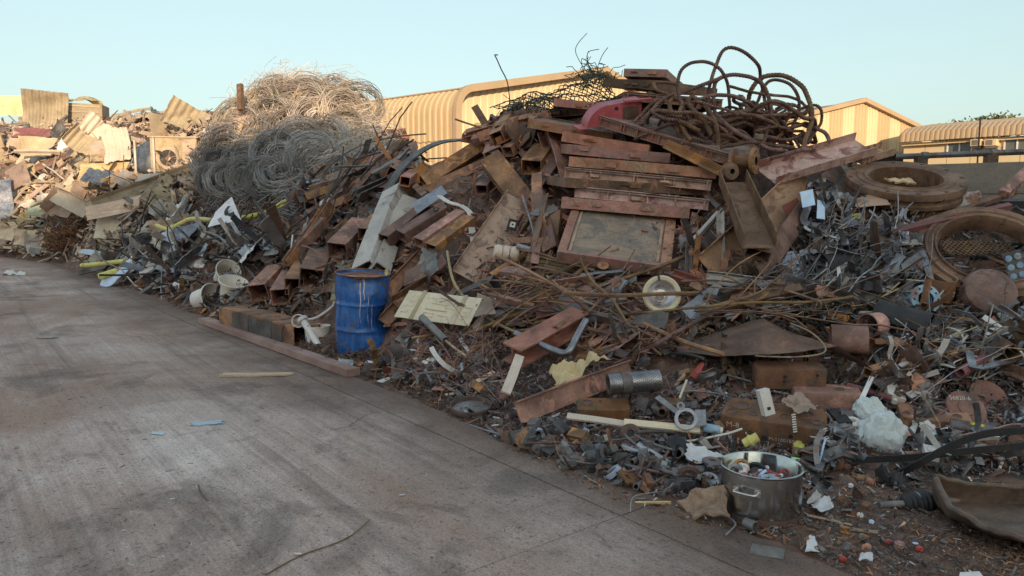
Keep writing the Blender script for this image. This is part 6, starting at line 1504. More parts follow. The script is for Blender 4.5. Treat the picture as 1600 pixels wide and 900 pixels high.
for k,(u,v,mt,lb) in enumerate(((10,362,'yellow_pale','yellow crushed tin at the left foot of the heap, leftmost'),(42,372,'yellow_pale','yellow crushed tin at the left foot of the heap, middle one'),(66,372,'yellow_pale','yellow crushed tin beside the rusty wire bale'))):
    lsheet(u,v,22.6,.75,.6,(1,0,.3*k-.3),(0,-.8,.5),mt,lb,amp=.3,folds=((0,0,.6,60,.2),),cat='tin',name='crushed_tin')
lsheet(180,352,18.4,1.0,.8,(1,.1,0),(0,-.8,.6),'cream_bright','white crumpled sheet right of the rusty wire bale',amp=.12)
e = empty('fan_plate', frame(Wf(168,372,18.3), Vector((1,.1,.08)), (0,-.8,.5)), 'grey square fan panel right of the rusty wire bale', 'panel')
obj('plate', sheet(.68,.5,10,8,.02, amp=.04), 'beige_dirty', e); obj('ring', lathe([(.09,.01),(.09,.05),(.16,.05),(.17,.01)], 28), 'beige_dirty', e, T(.05,0,0)); obj('hole', lathe([(.09,.03),(.0005,.03)], 20), 'black_rubber', e, T(.05,0,0))
obj('frame_bar', MB().box(-.36,.36,.24,.28,-.01,.04).box(.32,.36,-.26,.239,-.01,.04), 'grey_paint', e, smooth=0)
lsheet(150,397,17.4,.8,.28,(1,.05,-.15),(0,-.3,.9),'blue_pale','pale blue bent sheet low in front of the fan panel',amp=.05)
lsheet(178,432,14.9,.95,.5,(.9,-.1,.6),(-.4,-.5,.6),'blue_pale','pale blue crumpled sheet at the heap edge',amp=.12)
lsheet(200,422,15.0,.5,.5,(.7,-.1,.6),(-.2,-.8,.5),'cream_bright','cream crumpled sheet behind the pale blue one',amp=.15)
path_thing('yellow_tube', [(128,415,16),(160,412,15.6),(195,408,15.3)], .05, 'yellow_paint', 'straight yellow tube above the pale blue sheet', 'tube', off=.1, n=8)
path_thing('yellow_tube', [(156,432,15),(176,426,15),(192,420,15)], .07, 'yellow_paint', 'short yellow tube left of the crumpled blue sheet', 'tube', off=.06, n=8)
path_thing('yellow_tube', [(245,352,15.5),(262,358,15),(280,350,15),(300,342,15),(330,344,14.6)], .045, 'yellow_paint', 'bent yellow tube left of the white lettered sheet', 'tube', off=.1, n=8)
path_thing('yellow_tube', [(372,342,14.4),(410,334,14.2),(445,322,14)], .05, 'yellow_paint', 'yellow tube behind the mesh panel', 'tube', off=.12, n=8)
path_thing('yellow_tube', [(418,334,14),(432,322,14),(448,312,14)], .07, 'yellow_paint', 'yellow flat bar rising behind the mesh panel', 'bar', off=.2, sec=rect(.1,.05))
# lettered white sheet
c = [Wf(340,338,14.0), Wf(360,308,14.2), Wf(374,335,13.6), Wf(356,360,13.4)]
quad_sheet('lettered_sheet', [(336,332,13.8),(362,307,14.1),(377,344,13.5),(324,354,13.4)], 'paper', 'white sheet with a black curved letter piece', 'sheet', amp=.03, off=.1)
path_thing('letter_stroke', [Wf(358,322,13.72), Wf(353,330,13.66), Wf(357,337,13.6), Wf(366,334,13.55)], .02, 'black_rubber', 'black curved letter stroke on the white sheet', 'lettering', sec=rect(.09,.008), off=0)
lsheet(292,362,14.2,.55,.34,(1,.05,.25),(0,-.7,.6),'galv','grey plate left of the lettered sheet',amp=.01,cat='plate',name='grey_plate')
lsheet(266,376,14.6,.3,.5,(.8,.1,.4),(0,-.9,.4),'blue_pale','pale blue sheet left of the grey plate',amp=.04)
lsheet(312,412,13.4,.7,.6,(.8,.1,-.6),(.1,-.9,.4),'galv','shiny dark curved sheet above the white basins',amp=.15,folds=((0,0,1.2,60,.4),))
path_thing('grey_duct', [(238,380,15),(258,392,14.6),(264,420,14),(290,432,13.6),(300,436,13.3)], .05, 'grey_paint', 'pale grey slotted duct bending down to the ground', 'duct', sec=rect(.14,.05), sm=3, off=.12)
# rusty wire bale
def curl(rnd, R0, turns, seg, wob, flat=1.0, r=.006, mb=None, c=Vector((0,0,0)), m=None, sides=3):
    P = []; ph = rnd.uniform(0,6.3); a1, a2 = rnd.uniform(.5,2), rnd.uniform(.5,2)
    for k in range(int(turns*seg)):
        t = ph+2*math.pi*k/seg; rr_ = R0*(1+wob*math.sin(t*a1*.37+ph)+wob*.6*rnd.gauss(0,.35))
        p = Vector((rr_*math.cos(t), rr_*math.sin(t), flat*(math.sin(t*.31*a2+ph)+.4*rnd.gauss(0,.5)))); P.append((m @ p if m else p)+c)
    return tube(P, r, sides, mb=mb, caps=False)
rn = random.Random(3); mb = MB()
for k in range(420):
    a = Vector((rn.gauss(0,.42), rn.gauss(0,.3), abs(rn.gauss(0,.28)))); P = [a]
    d = Vector((rn.gauss(0,1), rn.gauss(0,1), rn.gauss(0,.7))).normalized()
    for q in range(5): d = (d+Vector((rn.gauss(0,.6),rn.gauss(0,.6),rn.gauss(0,.5)))).normalized(); P.append(P[-1]+d*.1)
    P = [Vector((max(-.95,min(.95,p.x)),max(-.6,min(.6,p.y)),max(-.1,min(.85,p.z)))) for p in P]
    tube(P, .010, 3, mb=mb, caps=False)
obj('wire_bale', mb, 'wire_rust', None, T(S(118,385,.0)), smooth=0, label='dark rusty bale of tangled wire at the foot of the left heap', cat='wire bale')

# ------------------------------------------------------------------ heap of wire coils
coil_me = []
for k in range(6):
    rn = random.Random(40+k); mb = MB()
    for q in range(7): curl(rn, .14+.03*q+.03*rn.random() if q < 3 else .26+.06*rn.random()+.02*q, 6, 20, .13, .11, .0058, mb)
    coil_me.append(mb.mesh('wire_coil', 0))
COILS = [(455,293,.9),(400,298,.8),(450,268,1.1),(368,286,.9),(352,268,.9),(370,262,1.0),(415,240,1.0),(470,225,1.15),(505,218,1.2),(440,212,1.1),(400,222,1.0),(515,246,1.0),(480,252,1.1),(372,246,1.0),(350,300,.7),(430,300,.8),(372,300,.8),(535,200,1.1),
         (555,185,1.1),(430,232,.9),(490,200,1.2),(520,180,1.1),(395,275,.9),(500,272,.9),(425,278,.9),(380,232,.9),(362,278,.8),(540,225,.9),(460,190,1.2),(420,190,1.1),(385,205,1.0),(480,170,1.2),(520,160,1.0),(440,165,1.1)]
rn = random.Random(8)
for k, (u, v, s) in enumerate(COILS):
    p = S(u, v, .34 if v > 180 else .12); n = normal(p.x, p.y); ax = (n*.4+Vector((rn.gauss(0,.5), -1.0, rn.gauss(0,.35)))).normalized()
    o = link('wire_coil', coil_me[k % 6], None, None, frame(p, ax.orthogonal(), ax) @ RZ(rn.uniform(0,360)) @ Matrix.Scale(s*1.3,4))
    if not coil_me[k % 6].materials: coil_me[k % 6].materials.append(MAT['wire_grey'])
    o.material_slots[0].link = 'OBJECT'; o.material_slots[0].material = MAT['wire_zinc' if v < 235 else 'wire_grey']
    zone = 'high on the wire heap' if v < 205 else ('midway up the wire heap' if v < 252 else 'at the wire heap foot')
    side = 'left side' if u < 385 else ('centre' if u < 470 else 'right side')
    tag(o, f"{'large' if s > 1.05 else 'small' if s < .95 else 'middling'} round coil of loose wire {zone}, {side}", 'wire coil', 'coils in the wire heap')
def tangle(name, n, poly, mat, label, r, seed, lift, arch, L=(1.0,2.4)):
    rn = random.Random(seed); mb = MB(); o = S(450,220)
    for k in range(n):
        u, v = poly(rn); p = S(u, v, rn.uniform(.0,lift)); a = rn.gauss(0.15,.9)
        d = Vector((math.cos(a), rn.gauss(0,.4), math.sin(a)*.6)).normalized(); nn = normal(p.x, p.y)
        l = rn.uniform(*L); bow = rn.uniform(-.3,1)*arch; P = []
        d = (d - nn*d.dot(nn)*.7).normalized(); w1 = d.cross(nn)*rn.gauss(0,.5)
        for j in range(9):
            t = j/8-.5; q = p + d*l*t + nn*bow*(1-4*t*t) + w1*math.sin(t*5) + Vector((rn.gauss(0,.035),rn.gauss(0,.035),rn.gauss(0,.035)))
            q.z = max(q.z, hmap(q.x,q.y)-.05); P.append(q-o)
        tube(P, r, 3, mb=mb, caps=False)
    obj(name, mb, mat, None, T(o), smooth=0, label=label, cat='wire', kind='stuff')
def up_poly(rn):
    while True:
        u, v = rn.uniform(358,575), rn.uniform(135,262)
        if v > 146 + abs((u-466)/112)**3*75: return u, v
def low_poly(rn):
    while True:
        u, v = rn.uniform(345,555), rn.uniform(232,308)
        if v < 320-(u-300)*.12: return u, v
tangle('loose_wire', 3400, up_poly, 'wire_zinc', 'pale loose wire matted over the wire heap', .0042, 5, .30, .33, (.5,1.7))
tangle('loose_wire', 900, low_poly, 'wire_grey', 'grey loose wire around the coils at the foot of the wire heap', .0045, 6, .12, .14, (.3,.9))
rn = random.Random(91)
for k in range(34):
    u = rn.uniform(345,578); v = 142 + abs((u-462)/118)**3*70 + rn.uniform(0,10); p = Wf(u, v, 18+rn.uniform(-.6,.6)); p.z = min(p.z, hmap(p.x,p.y)+.5)
    l = rn.uniform(.3,.8); d = Vector((rn.gauss(0,.7), rn.gauss(0,.3), 1)).normalized(); P = [p-d*.3, p+d*l*.3, p+d*l*.7+Vector((rn.gauss(0,.15),0,0)), p+d*l*.8+Vector((rn.gauss(0,.4),0,-.05))]
    P = spline(P,4); o = P[0].copy()
    obj('stray_wire', tube([q-o for q in P], .0055, 4, caps=False), 'wire_zinc', None, T(o), label='stray wire end springing from the top of the wire heap, ' + ('far left' if u < 380 else 'left' if u < 430 else 'middle' if u < 490 else 'right' if u < 540 else 'far right') + (', long' if l > .55 else ', short'), cat='wire', group='stray wires above the wire heap')
bar('square_post', 'flat', (376,172,17.0), (375,132,17.2), .12, .1, 'rust_dark', 'short dark post sticking up on the wire heap', 'post', off=0)
bar('bent_angle', 'flat', (358,252,17.0), (340,196,17.3), .08, .06, 'wood', 'tan bar of an angular frame on the left of the wire heap, left leg', 'bar', off=0)
bar('bent_angle', 'flat', (357,250,16.9), (378,190,17.2), .1, .06, 'wood', 'tan bar of an angular frame on the left of the wire heap, right leg', 'bar', off=0)
bar('bent_angle', 'flat', (341,196,17.2), (392,180,17.4), .08, .06, 'wood', 'tan bar crossing the top of the angular frame', 'bar', off=0)
bar('wood_beam', 'flat', (300,240,18.2), (362,258,17.2), .18, .12, 'beige_dirty', 'worn beam end between the blower and the wire coils', 'beam', off=0)
# ------------------------------------------------------------------ loose pieces spread over the heap
RS = random.Random(1234)
def vset(n, f, smooth=30):
    return [f(random.Random(500+k*17), k).mesh('piece', smooth) for k in range(n)]
def v_strip(r, k):
    L = r.uniform(.45,.9); w = r.uniform(.035,.09)
    return sheet(L, w, 14, 2, .004, amp=.02, freq=4, seed=k, folds=[(r.uniform(-.3,.3)*L, 0, math.pi/2+r.uniform(-.4,.4), r.uniform(-70,70), r.uniform(.02,.2)) for _ in range(2)])
def v_offcut(r, k):
    w, h = r.uniform(.22,.42), r.uniform(.14,.28)
    return sheet(w, h, 10, 8, .004, amp=.03, freq=5, seed=k, folds=[(r.uniform(-.1,.1), r.uniform(-.05,.05), r.uniform(0,3.1), r.uniform(-90,90), r.uniform(.01,.1))], ragged=.12)
def v_crumple(r, k):
    return sheet(r.uniform(.25,.4), r.uniform(.2,.3), 12, 10, .004, amp=.14, freq=6, seed=k+31, folds=[(0,0,r.uniform(0,3.1),r.uniform(40,120),.06)], ragged=.15)
def v_rod(r, k):
    L = r.uniform(.7,1.5); P = [Vector((0,0,0))]; d = Vector((1,0,0))
    for j in range(5): d = (d+Vector((0,r.gauss(0,.16),r.gauss(0,.13)))).normalized(); P.append(P[-1]+d*L/5)
    c = P[0].lerp(P[-1], .5); return tube([p-c for p in spline(P,3)], r.uniform(.006,.011), 6)
def v_thinrod(r, k):
    L = r.uniform(.6,1.2); P = [Vector((0,0,0))]; d = Vector((1,0,0))
    for j in range(6): d = (d+Vector((0,r.gauss(0,.35),r.gauss(0,.3)))).normalized(); P.append(P[-1]+d*L/6)
    c = P[0].lerp(P[-1], .5); return tube([p-c for p in spline(P,3)], r.uniform(.003,.006), 5)
def v_pipe(r, k):
    L = r.uniform(.25,.7); w = r.uniform(.03,.07); return section_mesh('pipe', L, w, w, .005, .004, k)
def v_angle(r, k): return section_mesh('ang', r.uniform(.45,1.0), r.uniform(.04,.07), r.uniform(.04,.07), .006, .015, k)
def v_tube(r, k): w = r.uniform(.06,.13); return section_mesh('box', r.uniform(.4,.85), w, w*r.uniform(.7,1), .006, .005, k)
def v_chan(r, k): return section_mesh('chan', r.uniform(.45,.9), r.uniform(.09,.16), r.uniform(.04,.06), .007, .01, k)
def v_plate(r, k):
    w, h, t = r.uniform(.2,.5), r.uniform(.1,.22), .012; c = r.uniform(.02,.1); p = [(-w/2,-h/2),(w/2-c,-h/2),(w/2,-h/2+c*.8),(w/2-r.uniform(0,.05),h/2),(-w/2+r.uniform(0,.1),h/2)]
    n = len(p); return MB().add([(x,y,z) for z in (-t/2,t/2) for x,y in p], [tuple(range(n-1,-1,-1)), tuple(range(n,2*n))] + [(i,(i+1)%n,n+(i+1)%n,n+i) for i in range(n)])
def v_lump(r, k):
    pr = [(.0005,-.03)]; rr = r.uniform(.03,.05)
    for z in (-.03,-.02,-.005,.008,.02,.035): pr.append((rr*r.uniform(.6,1.15), z*r.uniform(.8,1.4)))
    pr.append((.0005, pr[-1][1])); return lathe(pr, 10)
def v_ring(r, k):
    a = r.uniform(.025,.045); b = a*r.uniform(1.2,1.6); h = r.uniform(.01,.03); return lathe([(a,0),(a,h),(b,h),(b,0),(a,0)], 16)
def v_bolt(r, k):
    mb = tube([Vector((-.05,0,0)), Vector((.04,0,0))], .008, 8); tube([Vector((.04,0,0)), Vector((.055,0,0))], .017, 6, mb=mb); return mb
def v_disc(r, k): a = r.uniform(.025,.04); return lathe([(.0005,.004),(a*.8,.003),(a,.0),(a*.8,-.002),(.0005,-.003)], 14)
def v_wood(r, k): return sheet(r.uniform(.2,.5), r.uniform(.025,.05), 10, 2, .012, amp=.01, seed=k, ragged=.1)
def v_bracket(r, k):
    a, b, w, t = r.uniform(.06,.12), r.uniform(.05,.1), r.uniform(.03,.06), .006
    return MB().box(0,a,-w/2,w/2,0,t).box(0,t,-w/2,w/2,t,b)
def v_bigsheet(r, k): return sheet(r.uniform(.9,1.6), r.uniform(.5,.9), 16, 10, .01, amp=.12, freq=1.6, seed=k+5, folds=[(r.uniform(-.3,.3),0,r.uniform(.6,2.2),r.uniform(-80,80),r.uniform(.05,.4)) for _ in range(2)], ragged=.06)
def v_corr(r, k): return sheet(r.uniform(.8,1.4), r.uniform(.5,.9), 42, 10, .01, corr=.035, pitch=.16, amp=.10, freq=1.5, seed=k+9, folds=[(r.uniform(-.3,.3),0,r.uniform(.9,2.2),r.uniform(-80,80),r.uniform(.1,.4))], ragged=.05)
def v_board(r, k): return sheet(r.uniform(1.0,2.2), r.uniform(.10,.3), 12, 2, .03, amp=.03, freq=1.2, seed=k)
def v_bigbar(r, k): return section_mesh(r.choice(['ang','box','chan','flat']), r.uniform(1.2,2.4), r.uniform(.06,.12), r.uniform(.04,.08), .008, .04, k)
def v_hose(r, k):
    P = [Vector((0,0,0))]; a = r.uniform(-.5,.5); tr = r.uniform(-.55,.55)
    for j in range(7): a += tr + r.gauss(0,.12); P.append(P[-1]+Vector((math.cos(a), math.sin(a), r.gauss(0,.06)))*.09)
    c = sum(P, Vector())/len(P); return tube([p-c for p in spline(P,3)], r.uniform(.006,.012), 7)
def v_cover(r, k):
    a = r.uniform(.05,.09); mb = lathe([(a*.35,.0),(a*.38,.016),(a*.7,.02),(a,.008),(a,-.004),(a*.35,-.002)], 20); mb.box(a*.9,a*1.5,-.014,.014,-.003,.008); return mb
def v_casing(r, k):
    w, d, h = r.uniform(.1,.2), r.uniform(.07,.12), r.uniform(.04,.08); mb = MB().box(-w/2,w/2,-d/2,d/2,-h/2,h/2); mb.box(-w*.3,w*.1,-d*.3,d*.3,h/2,h/2+.012); tube([Vector((w*.5,0,0)), Vector((w*.62,0,0))], h*.3, 10, mb=mb); return mb
def v_bigtube(r, k): w = r.uniform(.13,.2); return section_mesh('box', r.uniform(.9,1.5), w, w*r.uniform(.75,1), .009, .01, k)
def v_bigchan(r, k): return section_mesh(r.choice(['chan','ibeam']), r.uniform(.9,1.6), r.uniform(.15,.24), r.uniform(.07,.13), .01, .012, k)
def v_ribbon(r, k):
    P = [Vector((0,0,0))]; a = r.uniform(-.3,.3); b = 0
    for j in range(6): a += r.gauss(0,.35); b += r.gauss(0,.3); P.append(P[-1]+Vector((math.cos(a)*math.cos(b), math.sin(a), math.sin(b)))*r.uniform(.06,.11))
    c = sum(P, Vector())/len(P); return sweep([p-c for p in spline(P,2)], rect(r.uniform(.018,.05), .003), twist=r.uniform(-.12,.12))
VS = {'ribbon': vset(10, v_ribbon), 'bigtube': vset(6, v_bigtube), 'bigchan': vset(6, v_bigchan), 'hose': vset(8, v_hose), 'cover': vset(5, v_cover), 'casing': vset(6, v_casing), 'strip': vset(8, v_strip), 'offcut': vset(8, v_offcut), 'crumple': vset(6, v_crumple), 'rod': vset(8, v_rod), 'thinrod': vset(8, v_thinrod), 'pipe': vset(6, v_pipe), 'angle': vset(6, v_angle),
      'tube': vset(6, v_tube), 'channel': vset(6, v_chan), 'plate': vset(7, v_plate), 'lump': vset(7, v_lump), 'ring': vset(5, v_ring), 'bolt': vset(2, v_bolt), 'disc': vset(3, v_disc), 'wood': vset(5, v_wood),
      'bracket': vset(5, v_bracket), 'bigsheet': vset(8, v_bigsheet), 'corr': vset(8, v_corr), 'board': vset(5, v_board), 'bigbar': vset(6, v_bigbar)}
for L_ in VS.values():
    for me in L_: me.materials.append(MAT['rust_beam'])
INFO = {'ribbon': ('twisted_ribbon','twisted metal ribbon','ribbon'), 'bigtube': ('box_tube','heavy box tube','beam'), 'bigchan': ('steel_channel','heavy channel','channel'), 'hose': ('curved_cable','curved cable','cable'), 'cover': ('round_cover','round cover with a lug','cover'), 'casing': ('machine_casing','boxy casing','casing'), 'strip': ('metal_strip','bent strip','strip'), 'offcut': ('sheet_offcut','sheet offcut','sheet'), 'crumple': ('crumpled_sheet','crumpled sheet','sheet'), 'rod': ('steel_rod','bent rod','rod'), 'thinrod': ('thin_rod','thin curled wire','wire'),
        'pipe': ('pipe_offcut','short pipe','pipe'), 'angle': ('angle_iron','angle iron','angle iron'), 'tube': ('square_tube','square tube','tube'), 'channel': ('channel_offcut','channel offcut','channel'), 'plate': ('plate_offcut','cut plate','plate'),
        'lump': ('machine_part','turned machine part','machine part'), 'ring': ('metal_ring','metal ring','ring'), 'bolt': ('hex_bolt','hex bolt','bolt'), 'disc': ('small_disc','small round disc','disc'), 'wood': ('wood_splinter','wood splinter','wood'),
        'bracket': ('steel_bracket','small bent bracket','bracket'), 'bigsheet': ('bent_sheet','bent sheet','sheet'), 'corr': ('ribbed_sheet','ribbed sheet','sheet'), 'board': ('flat_board','long flat board','board'), 'bigbar': ('long_bar','long bar','bar')}
COLW = {'rust_cast':'brown rusted','rust_beam':'rusty','rust_dark':'dark rusty','rust_orange':'orange rusted','rust_plain':'brown','rust_rod':'rust brown','panel_red':'red brown','galv':'silver','galv_dull':'dull grey','grey_paint':'pale grey','dark_steel':'dark grey','black_rubber':'black',
        'cream':'cream','cream_bright':'off white','beige_dirty':'dirty beige','white_paint':'white','paper':'whitish','blue_pale':'pale blue','yellow_paint':'yellow','wood':'tan','wood_pale':'pale','chrome':'shiny','red_dull':'dull red','tan_plate':'tan','blue_paint':'blue','orange_paint':'orange','yellow_pale':'pale yellow','galv_b':'silver','wire_dark':'black','green_pale':'pale green','white_plastic':'white'}
ANCH = [(567,495,'blue drum'),(1187,760,'stock pot'),(960,370,'big plywood panel'),(1034,460,'round reflector'),(1414,281,'level flange ring'),(1540,392,'stepped flange ring'),(1200,530,'folded sheet'),(1208,655,'chalk marked casting'),(990,597,'filter cylinder'),(770,380,'tan channel'),
        (685,478,'cream panel'),(430,440,'row of box tubes'),(590,360,'grey column'),(435,340,'mesh panel'),(340,450,'white basins'),(120,360,'rusty wire bale'),(270,240,'blower unit'),(70,170,'standing roof sheet'),(150,180,'steel box'),(450,200,'wire heap'),(1165,340,'brown deep channel'),
        (1270,235,'pink channel'),(1310,420,'black cylinder'),(1444,468,'blue flange'),(1550,455,'domed vessel end'),(1378,680,'plastic bag'),(1525,630,'disc rotors'),(735,638,'round pan'),(895,610,'front rusty channel'),(850,540,'elbow pipe'),(800,220,'upturned plate'),(640,380,'tube bundle'),(1000,240,'panel stack'),
        (1000,665,'white lath'),(350,335,'lettered sheet'),(200,300,'long board'),(50,210,'red sheet'),(170,375,'fan panel'),(700,250,'thick square tube'),(1540,790,'muddy fender')]
def relation(u, v):
    a = min(ANCH, key=lambda q: (q[0]-u)**2 + 1.6*(q[1]-v)**2); dx, dy = u-a[0], v-a[1]
    if abs(dx) < 14 and abs(dy) < 12: rel = 'right at the'
    elif abs(dx) > abs(dy)*1.2: rel = ('right of the' if dx > 0 else 'left of the')
    else: rel = ('below the' if dy > 0 else 'above the')
    d = math.hypot(dx, dy); pre = 'just ' if d < 45 and rel != 'right at the' else ('well ' if d > 110 else '')
    return pre + rel + ' ' + a[2], a[2]
AVOID = [(525,425,612,565),(1125,700,1250,822),(625,450,748,506),(868,320,1062,425),(996,424,1072,498),(1440,440,1590,500),(1385,765,1470,805),(1335,245,1500,340),(1130,600,1290,696),
 (300,415,388,482),(385,418,512,476),(352,478,522,560),(556,300,650,428),(712,305,830,450),(622,325,740,400),(320,306,378,362),(394,312,478,372),(940,575,1035,622),(800,572,985,650),(805,500,918,556),(772,508,905,578),
 (1128,282,1208,402),(1040,500,1362,580),(1170,565,1345,640),(1465,596,1592,676),(762,248,826,332),(842,205,884,310),(868,100,1135,336),(900,150,1010,200),(1050,70,1290,250),(212,205,322,272),(140,350,200,395),(80,335,146,396),(35,140,165,202),
 (660,222,760,300),(1190,215,1370,292),(1448,340,1600,450),(1460,298,1532,345),(1340,630,1425,712),(700,620,770,660),(512,345,595,400),(1445,730,1610,850),(520,330,566,380),(1110,290,1260,430),(885,645,1095,680)]
SKY = [(0,142),(160,152),(195,178),(325,168),(345,135),(470,115),(590,150),(615,205),(740,208),(765,172),(850,160),(940,112),(1290,100),(1300,222),(1400,240),(1600,250)]
def skyline(u):
    for (a, b), (c, d) in zip(SKY[:-1], SKY[1:]):
        if a <= u <= c: return b+(d-b)*(u-a)/(c-a)
    return 150
def proj(p):
    q = p-EYE; z = q.y*CP - q.z*SP; yy = q.y*SP + q.z*CP
    return 800+FPX*q.x/z, 450-FPX*yy/z
def clear(p, d, L, avoid=True):
    """would a piece of length L centred at p cover a surveyed piece or rise over the skyline?"""
    for f in (-.5, -.25, 0, .25, .5):
        u, v = proj(p + d*L*f)
        if v < skyline(u): return False
        if avoid and any(a < u < c and b < v < e for a, b, c, e in AVOID): return False
    return True
LEN = {}
def in_poly(u, v, P):
    c = False; j = len(P)-1
    for i in range(len(P)):
        if (P[i][1] > v) != (P[j][1] > v) and u < (P[j][0]-P[i][0])*(v-P[i][1])/(P[j][1]-P[i][1])+P[i][0]: c = not c
        j = i
    return c
COUNT = {}
def spread(poly, n, kinds, mats, ang=(30, 40), lift=(.0, .08), scale=(.8, 1.25), tilt=.25, flat=1.0, avoid=True):
    us = [p[0] for p in poly]; vs_ = [p[1] for p in poly]
    k = 0; tries = 0
    while k < n and tries < n*30:
        tries += 1
        u, v = RS.uniform(min(us), max(us)), RS.uniform(min(vs_), max(vs_))
        if not in_poly(u, v, poly): continue
        if avoid and any(a-6 < u < c+6 and b-4 < v < d+4 for a, b, c, d in AVOID): continue
        kd = RS.choices([q[0] for q in kinds], [q[1] for q in kinds])[0]; mt = RS.choices([q[0] for q in mats], [q[1] for q in mats])[0]
        if kd == 'disc': mt = RS.choice(['blue_pale','galv','rust_orange'])
        if kd == 'wood': mt = RS.choice(['wood','beige_dirty','rust_plain'])
        if COUNT.get(kd, 0) >= 300: continue
        p = S(u, v, RS.uniform(*lift)); nn = normal(p.x, p.y)
        th_ = R(RS.gauss(*ang)); q = S(u+14*math.cos(th_), v-14*math.sin(th_)); d = q-S(u, v)
        if d.length < 1e-4 or d.length > 3: d = Vector((1,0,0))
        d = d.normalized()*RS.choice((1,-1)) + nn*RS.gauss(0,tilt)
        z = (nn*flat + Vector((RS.gauss(0,.35), RS.gauss(0,.35)-.15, RS.gauss(0,.35)))).normalized()
        me = RS.choice(VS[kd]); s = RS.uniform(*scale)
        if me.name not in LEN: LEN[me.name] = max((vv.co.length for vv in me.vertices))*1.7
        off_ = Vector((0,0,0))
        if kd in ('pipe','angle','tube','channel','bigbar','bigtube','bigchan'): off_ = d.normalized()*LEN[me.name]*.294*s
        if not clear(p, d.normalized(), LEN[me.name]*s*(.6 if kd in ('pipe','angle','tube','channel','bigbar','bigtube','bigchan') else 1), avoid): continue
        p = p - off_
        nm, word, cat = INFO[kd]; o = link(nm, me, None, None, frame(p, d, z) @ RX(RS.choice((0,0,90,180,RS.uniform(0,360)))*(.0 if kd in ('offcut','plate','bigsheet','corr','strip') else 1)) @ Matrix.Scale(s,4))
        if mt != 'rust_beam': o.material_slots[0].link = 'OBJECT'; o.material_slots[0].material = MAT[mt]
        rel, an = relation(u, v); sz = 'small ' if s < .85 else ('large ' if s > 1.2 else '')
        word2 = word.replace('small ', '') if sz else word
        tag(o, f'{sz}{COLW[mt]} {word2} {rel}', cat, f'{COLW[mt]} {word} pieces near the {an}')
        COUNT[kd] = COUNT.get(kd, 0)+1; k += 1
RUST = [('rust_beam',5),('rust_dark',4),('rust_orange',1.2),('rust_plain',2),('panel_red',.6)]
GREY = [('galv',3),('galv_dull',5),('grey_paint',1.5),('dark_steel',3),('rust_dark',1.5)]
DARK = [('dark_steel',5),('black_rubber',2),('rust_dark',3),('galv_dull',1.5)]
CREAM = [('cream',5),('cream_bright',1.0),('beige_dirty',4),('wood',1.2),('galv_dull',1.2),('rust_beam',.25),('grey_paint',1.0)]
# left heap
Z1 = [(0,205),(60,200),(150,200),(230,185),(320,185),(320,250),(300,290),(250,330),(170,345),(100,345),(0,385)]
spread(Z1, 210, [('bigsheet',5),('corr',3)], CREAM+[('white_paint',.8),('galv_dull',1.5)], (15,40), (.0,.35), (.35,.85), .35)
spread(Z1, 100, [('board',4),('bigbar',4)], [('wood',2),('beige_dirty',4),('rust_dark',1.5),('grey_paint',1),('cream',2)], (20,35), (.05,.4), (.6,1.0), .2)
spread(Z1, 40, [('bigbar',3),('crumple',3)], DARK+[('grey_paint',3),('cream',2)], (20,40), (.0,.3), (.7,1.5), .2)
Z1b = [(0,330),(170,330),(300,300),(330,330),(330,395),(180,425),(100,402),(0,395)]
spread(Z1b, 46, [('bigsheet',4),('corr',1)], CREAM+[('dark_steel',3),('galv',2),('blue_pale',.6)], (10,40), (.0,.25), (.4,.75), .3)
spread(Z1b, 60, [('bigbar',3),('board',2),('crumple',4)], CREAM+DARK, (10,30), (.0,.2), (.35,.7), .15)
spread(Z1b, 60, [('bigsheet',4),('crumple',3),('corr',2)], [('cream',4),('cream_bright',2),('white_paint',2),('grey_paint',2),('beige_dirty',2),('galv',1)], (10,40), (.1,.35), (.35,.75), .3)
spread(Z1, 60, [('crumple',3),('board',3)], [('cream',4),('cream_bright',2),('beige_dirty',3),('grey_paint',2)], (15,40), (.1,.4), (.7,1.6), .3)
# dark tangle
Z3 = [(185,395),(330,325),(470,312),(590,262),(630,262),(560,340),(470,410),(400,440),(330,470),(250,452),(175,428)]
spread(Z3, 40, [('bigbar',3)], DARK+[('galv_dull',4),('galv',2)], (22,14), (.02,.2), (.4,.8), .08)
spread(Z3, 125, [('rod',4),('angle',3),('strip',4)], DARK+[('galv_dull',4),('galv',3),('grey_paint',1.5)], (24,24), (.02,.28), (1.1,2.0), .12)
spread(Z3, 95, [('offcut',3),('plate',3),('crumple',2)], GREY+[('rust_beam',3),('galv',2),('blue_pale',.8),('white_paint',.8)], (20,40), (.0,.25), (1.0,2.0), .3)
spread([(170,425),(260,400),(330,440),(420,470),(520,480),(480,520),(330,485),(250,455)], 60, [('offcut',2),('strip',3),('rod',2),('plate',2),('angle',1)], DARK+[('white_paint',1),('galv',1),('blue_pale',.6),('rust_beam',3)], (0,40), (.0,.1), (.7,1.2), .1)
spread([(200,400),(330,345),(440,380),(400,430),(330,410),(240,440)], 34, [('offcut',3),('strip',3),('crumple',2)], [('white_paint',2),('galv',3),('blue_pale',2),('grey_paint',2),('yellow_paint',.6)], (15,40), (.05,.3), (1.1,1.9), .25)
# ridge between wire heap and warehouse
Z3b = [(560,215),(620,205),(700,225),(720,250),(640,290),(500,300),(490,270)]
spread(Z3b, 70, [('channel',3),('tube',3),('plate',3),('strip',2),('offcut',2)], RUST+[('galv_dull',3),('galv',1),('cream',1)], (35,35), (.0,.2), (.8,1.35), .3)
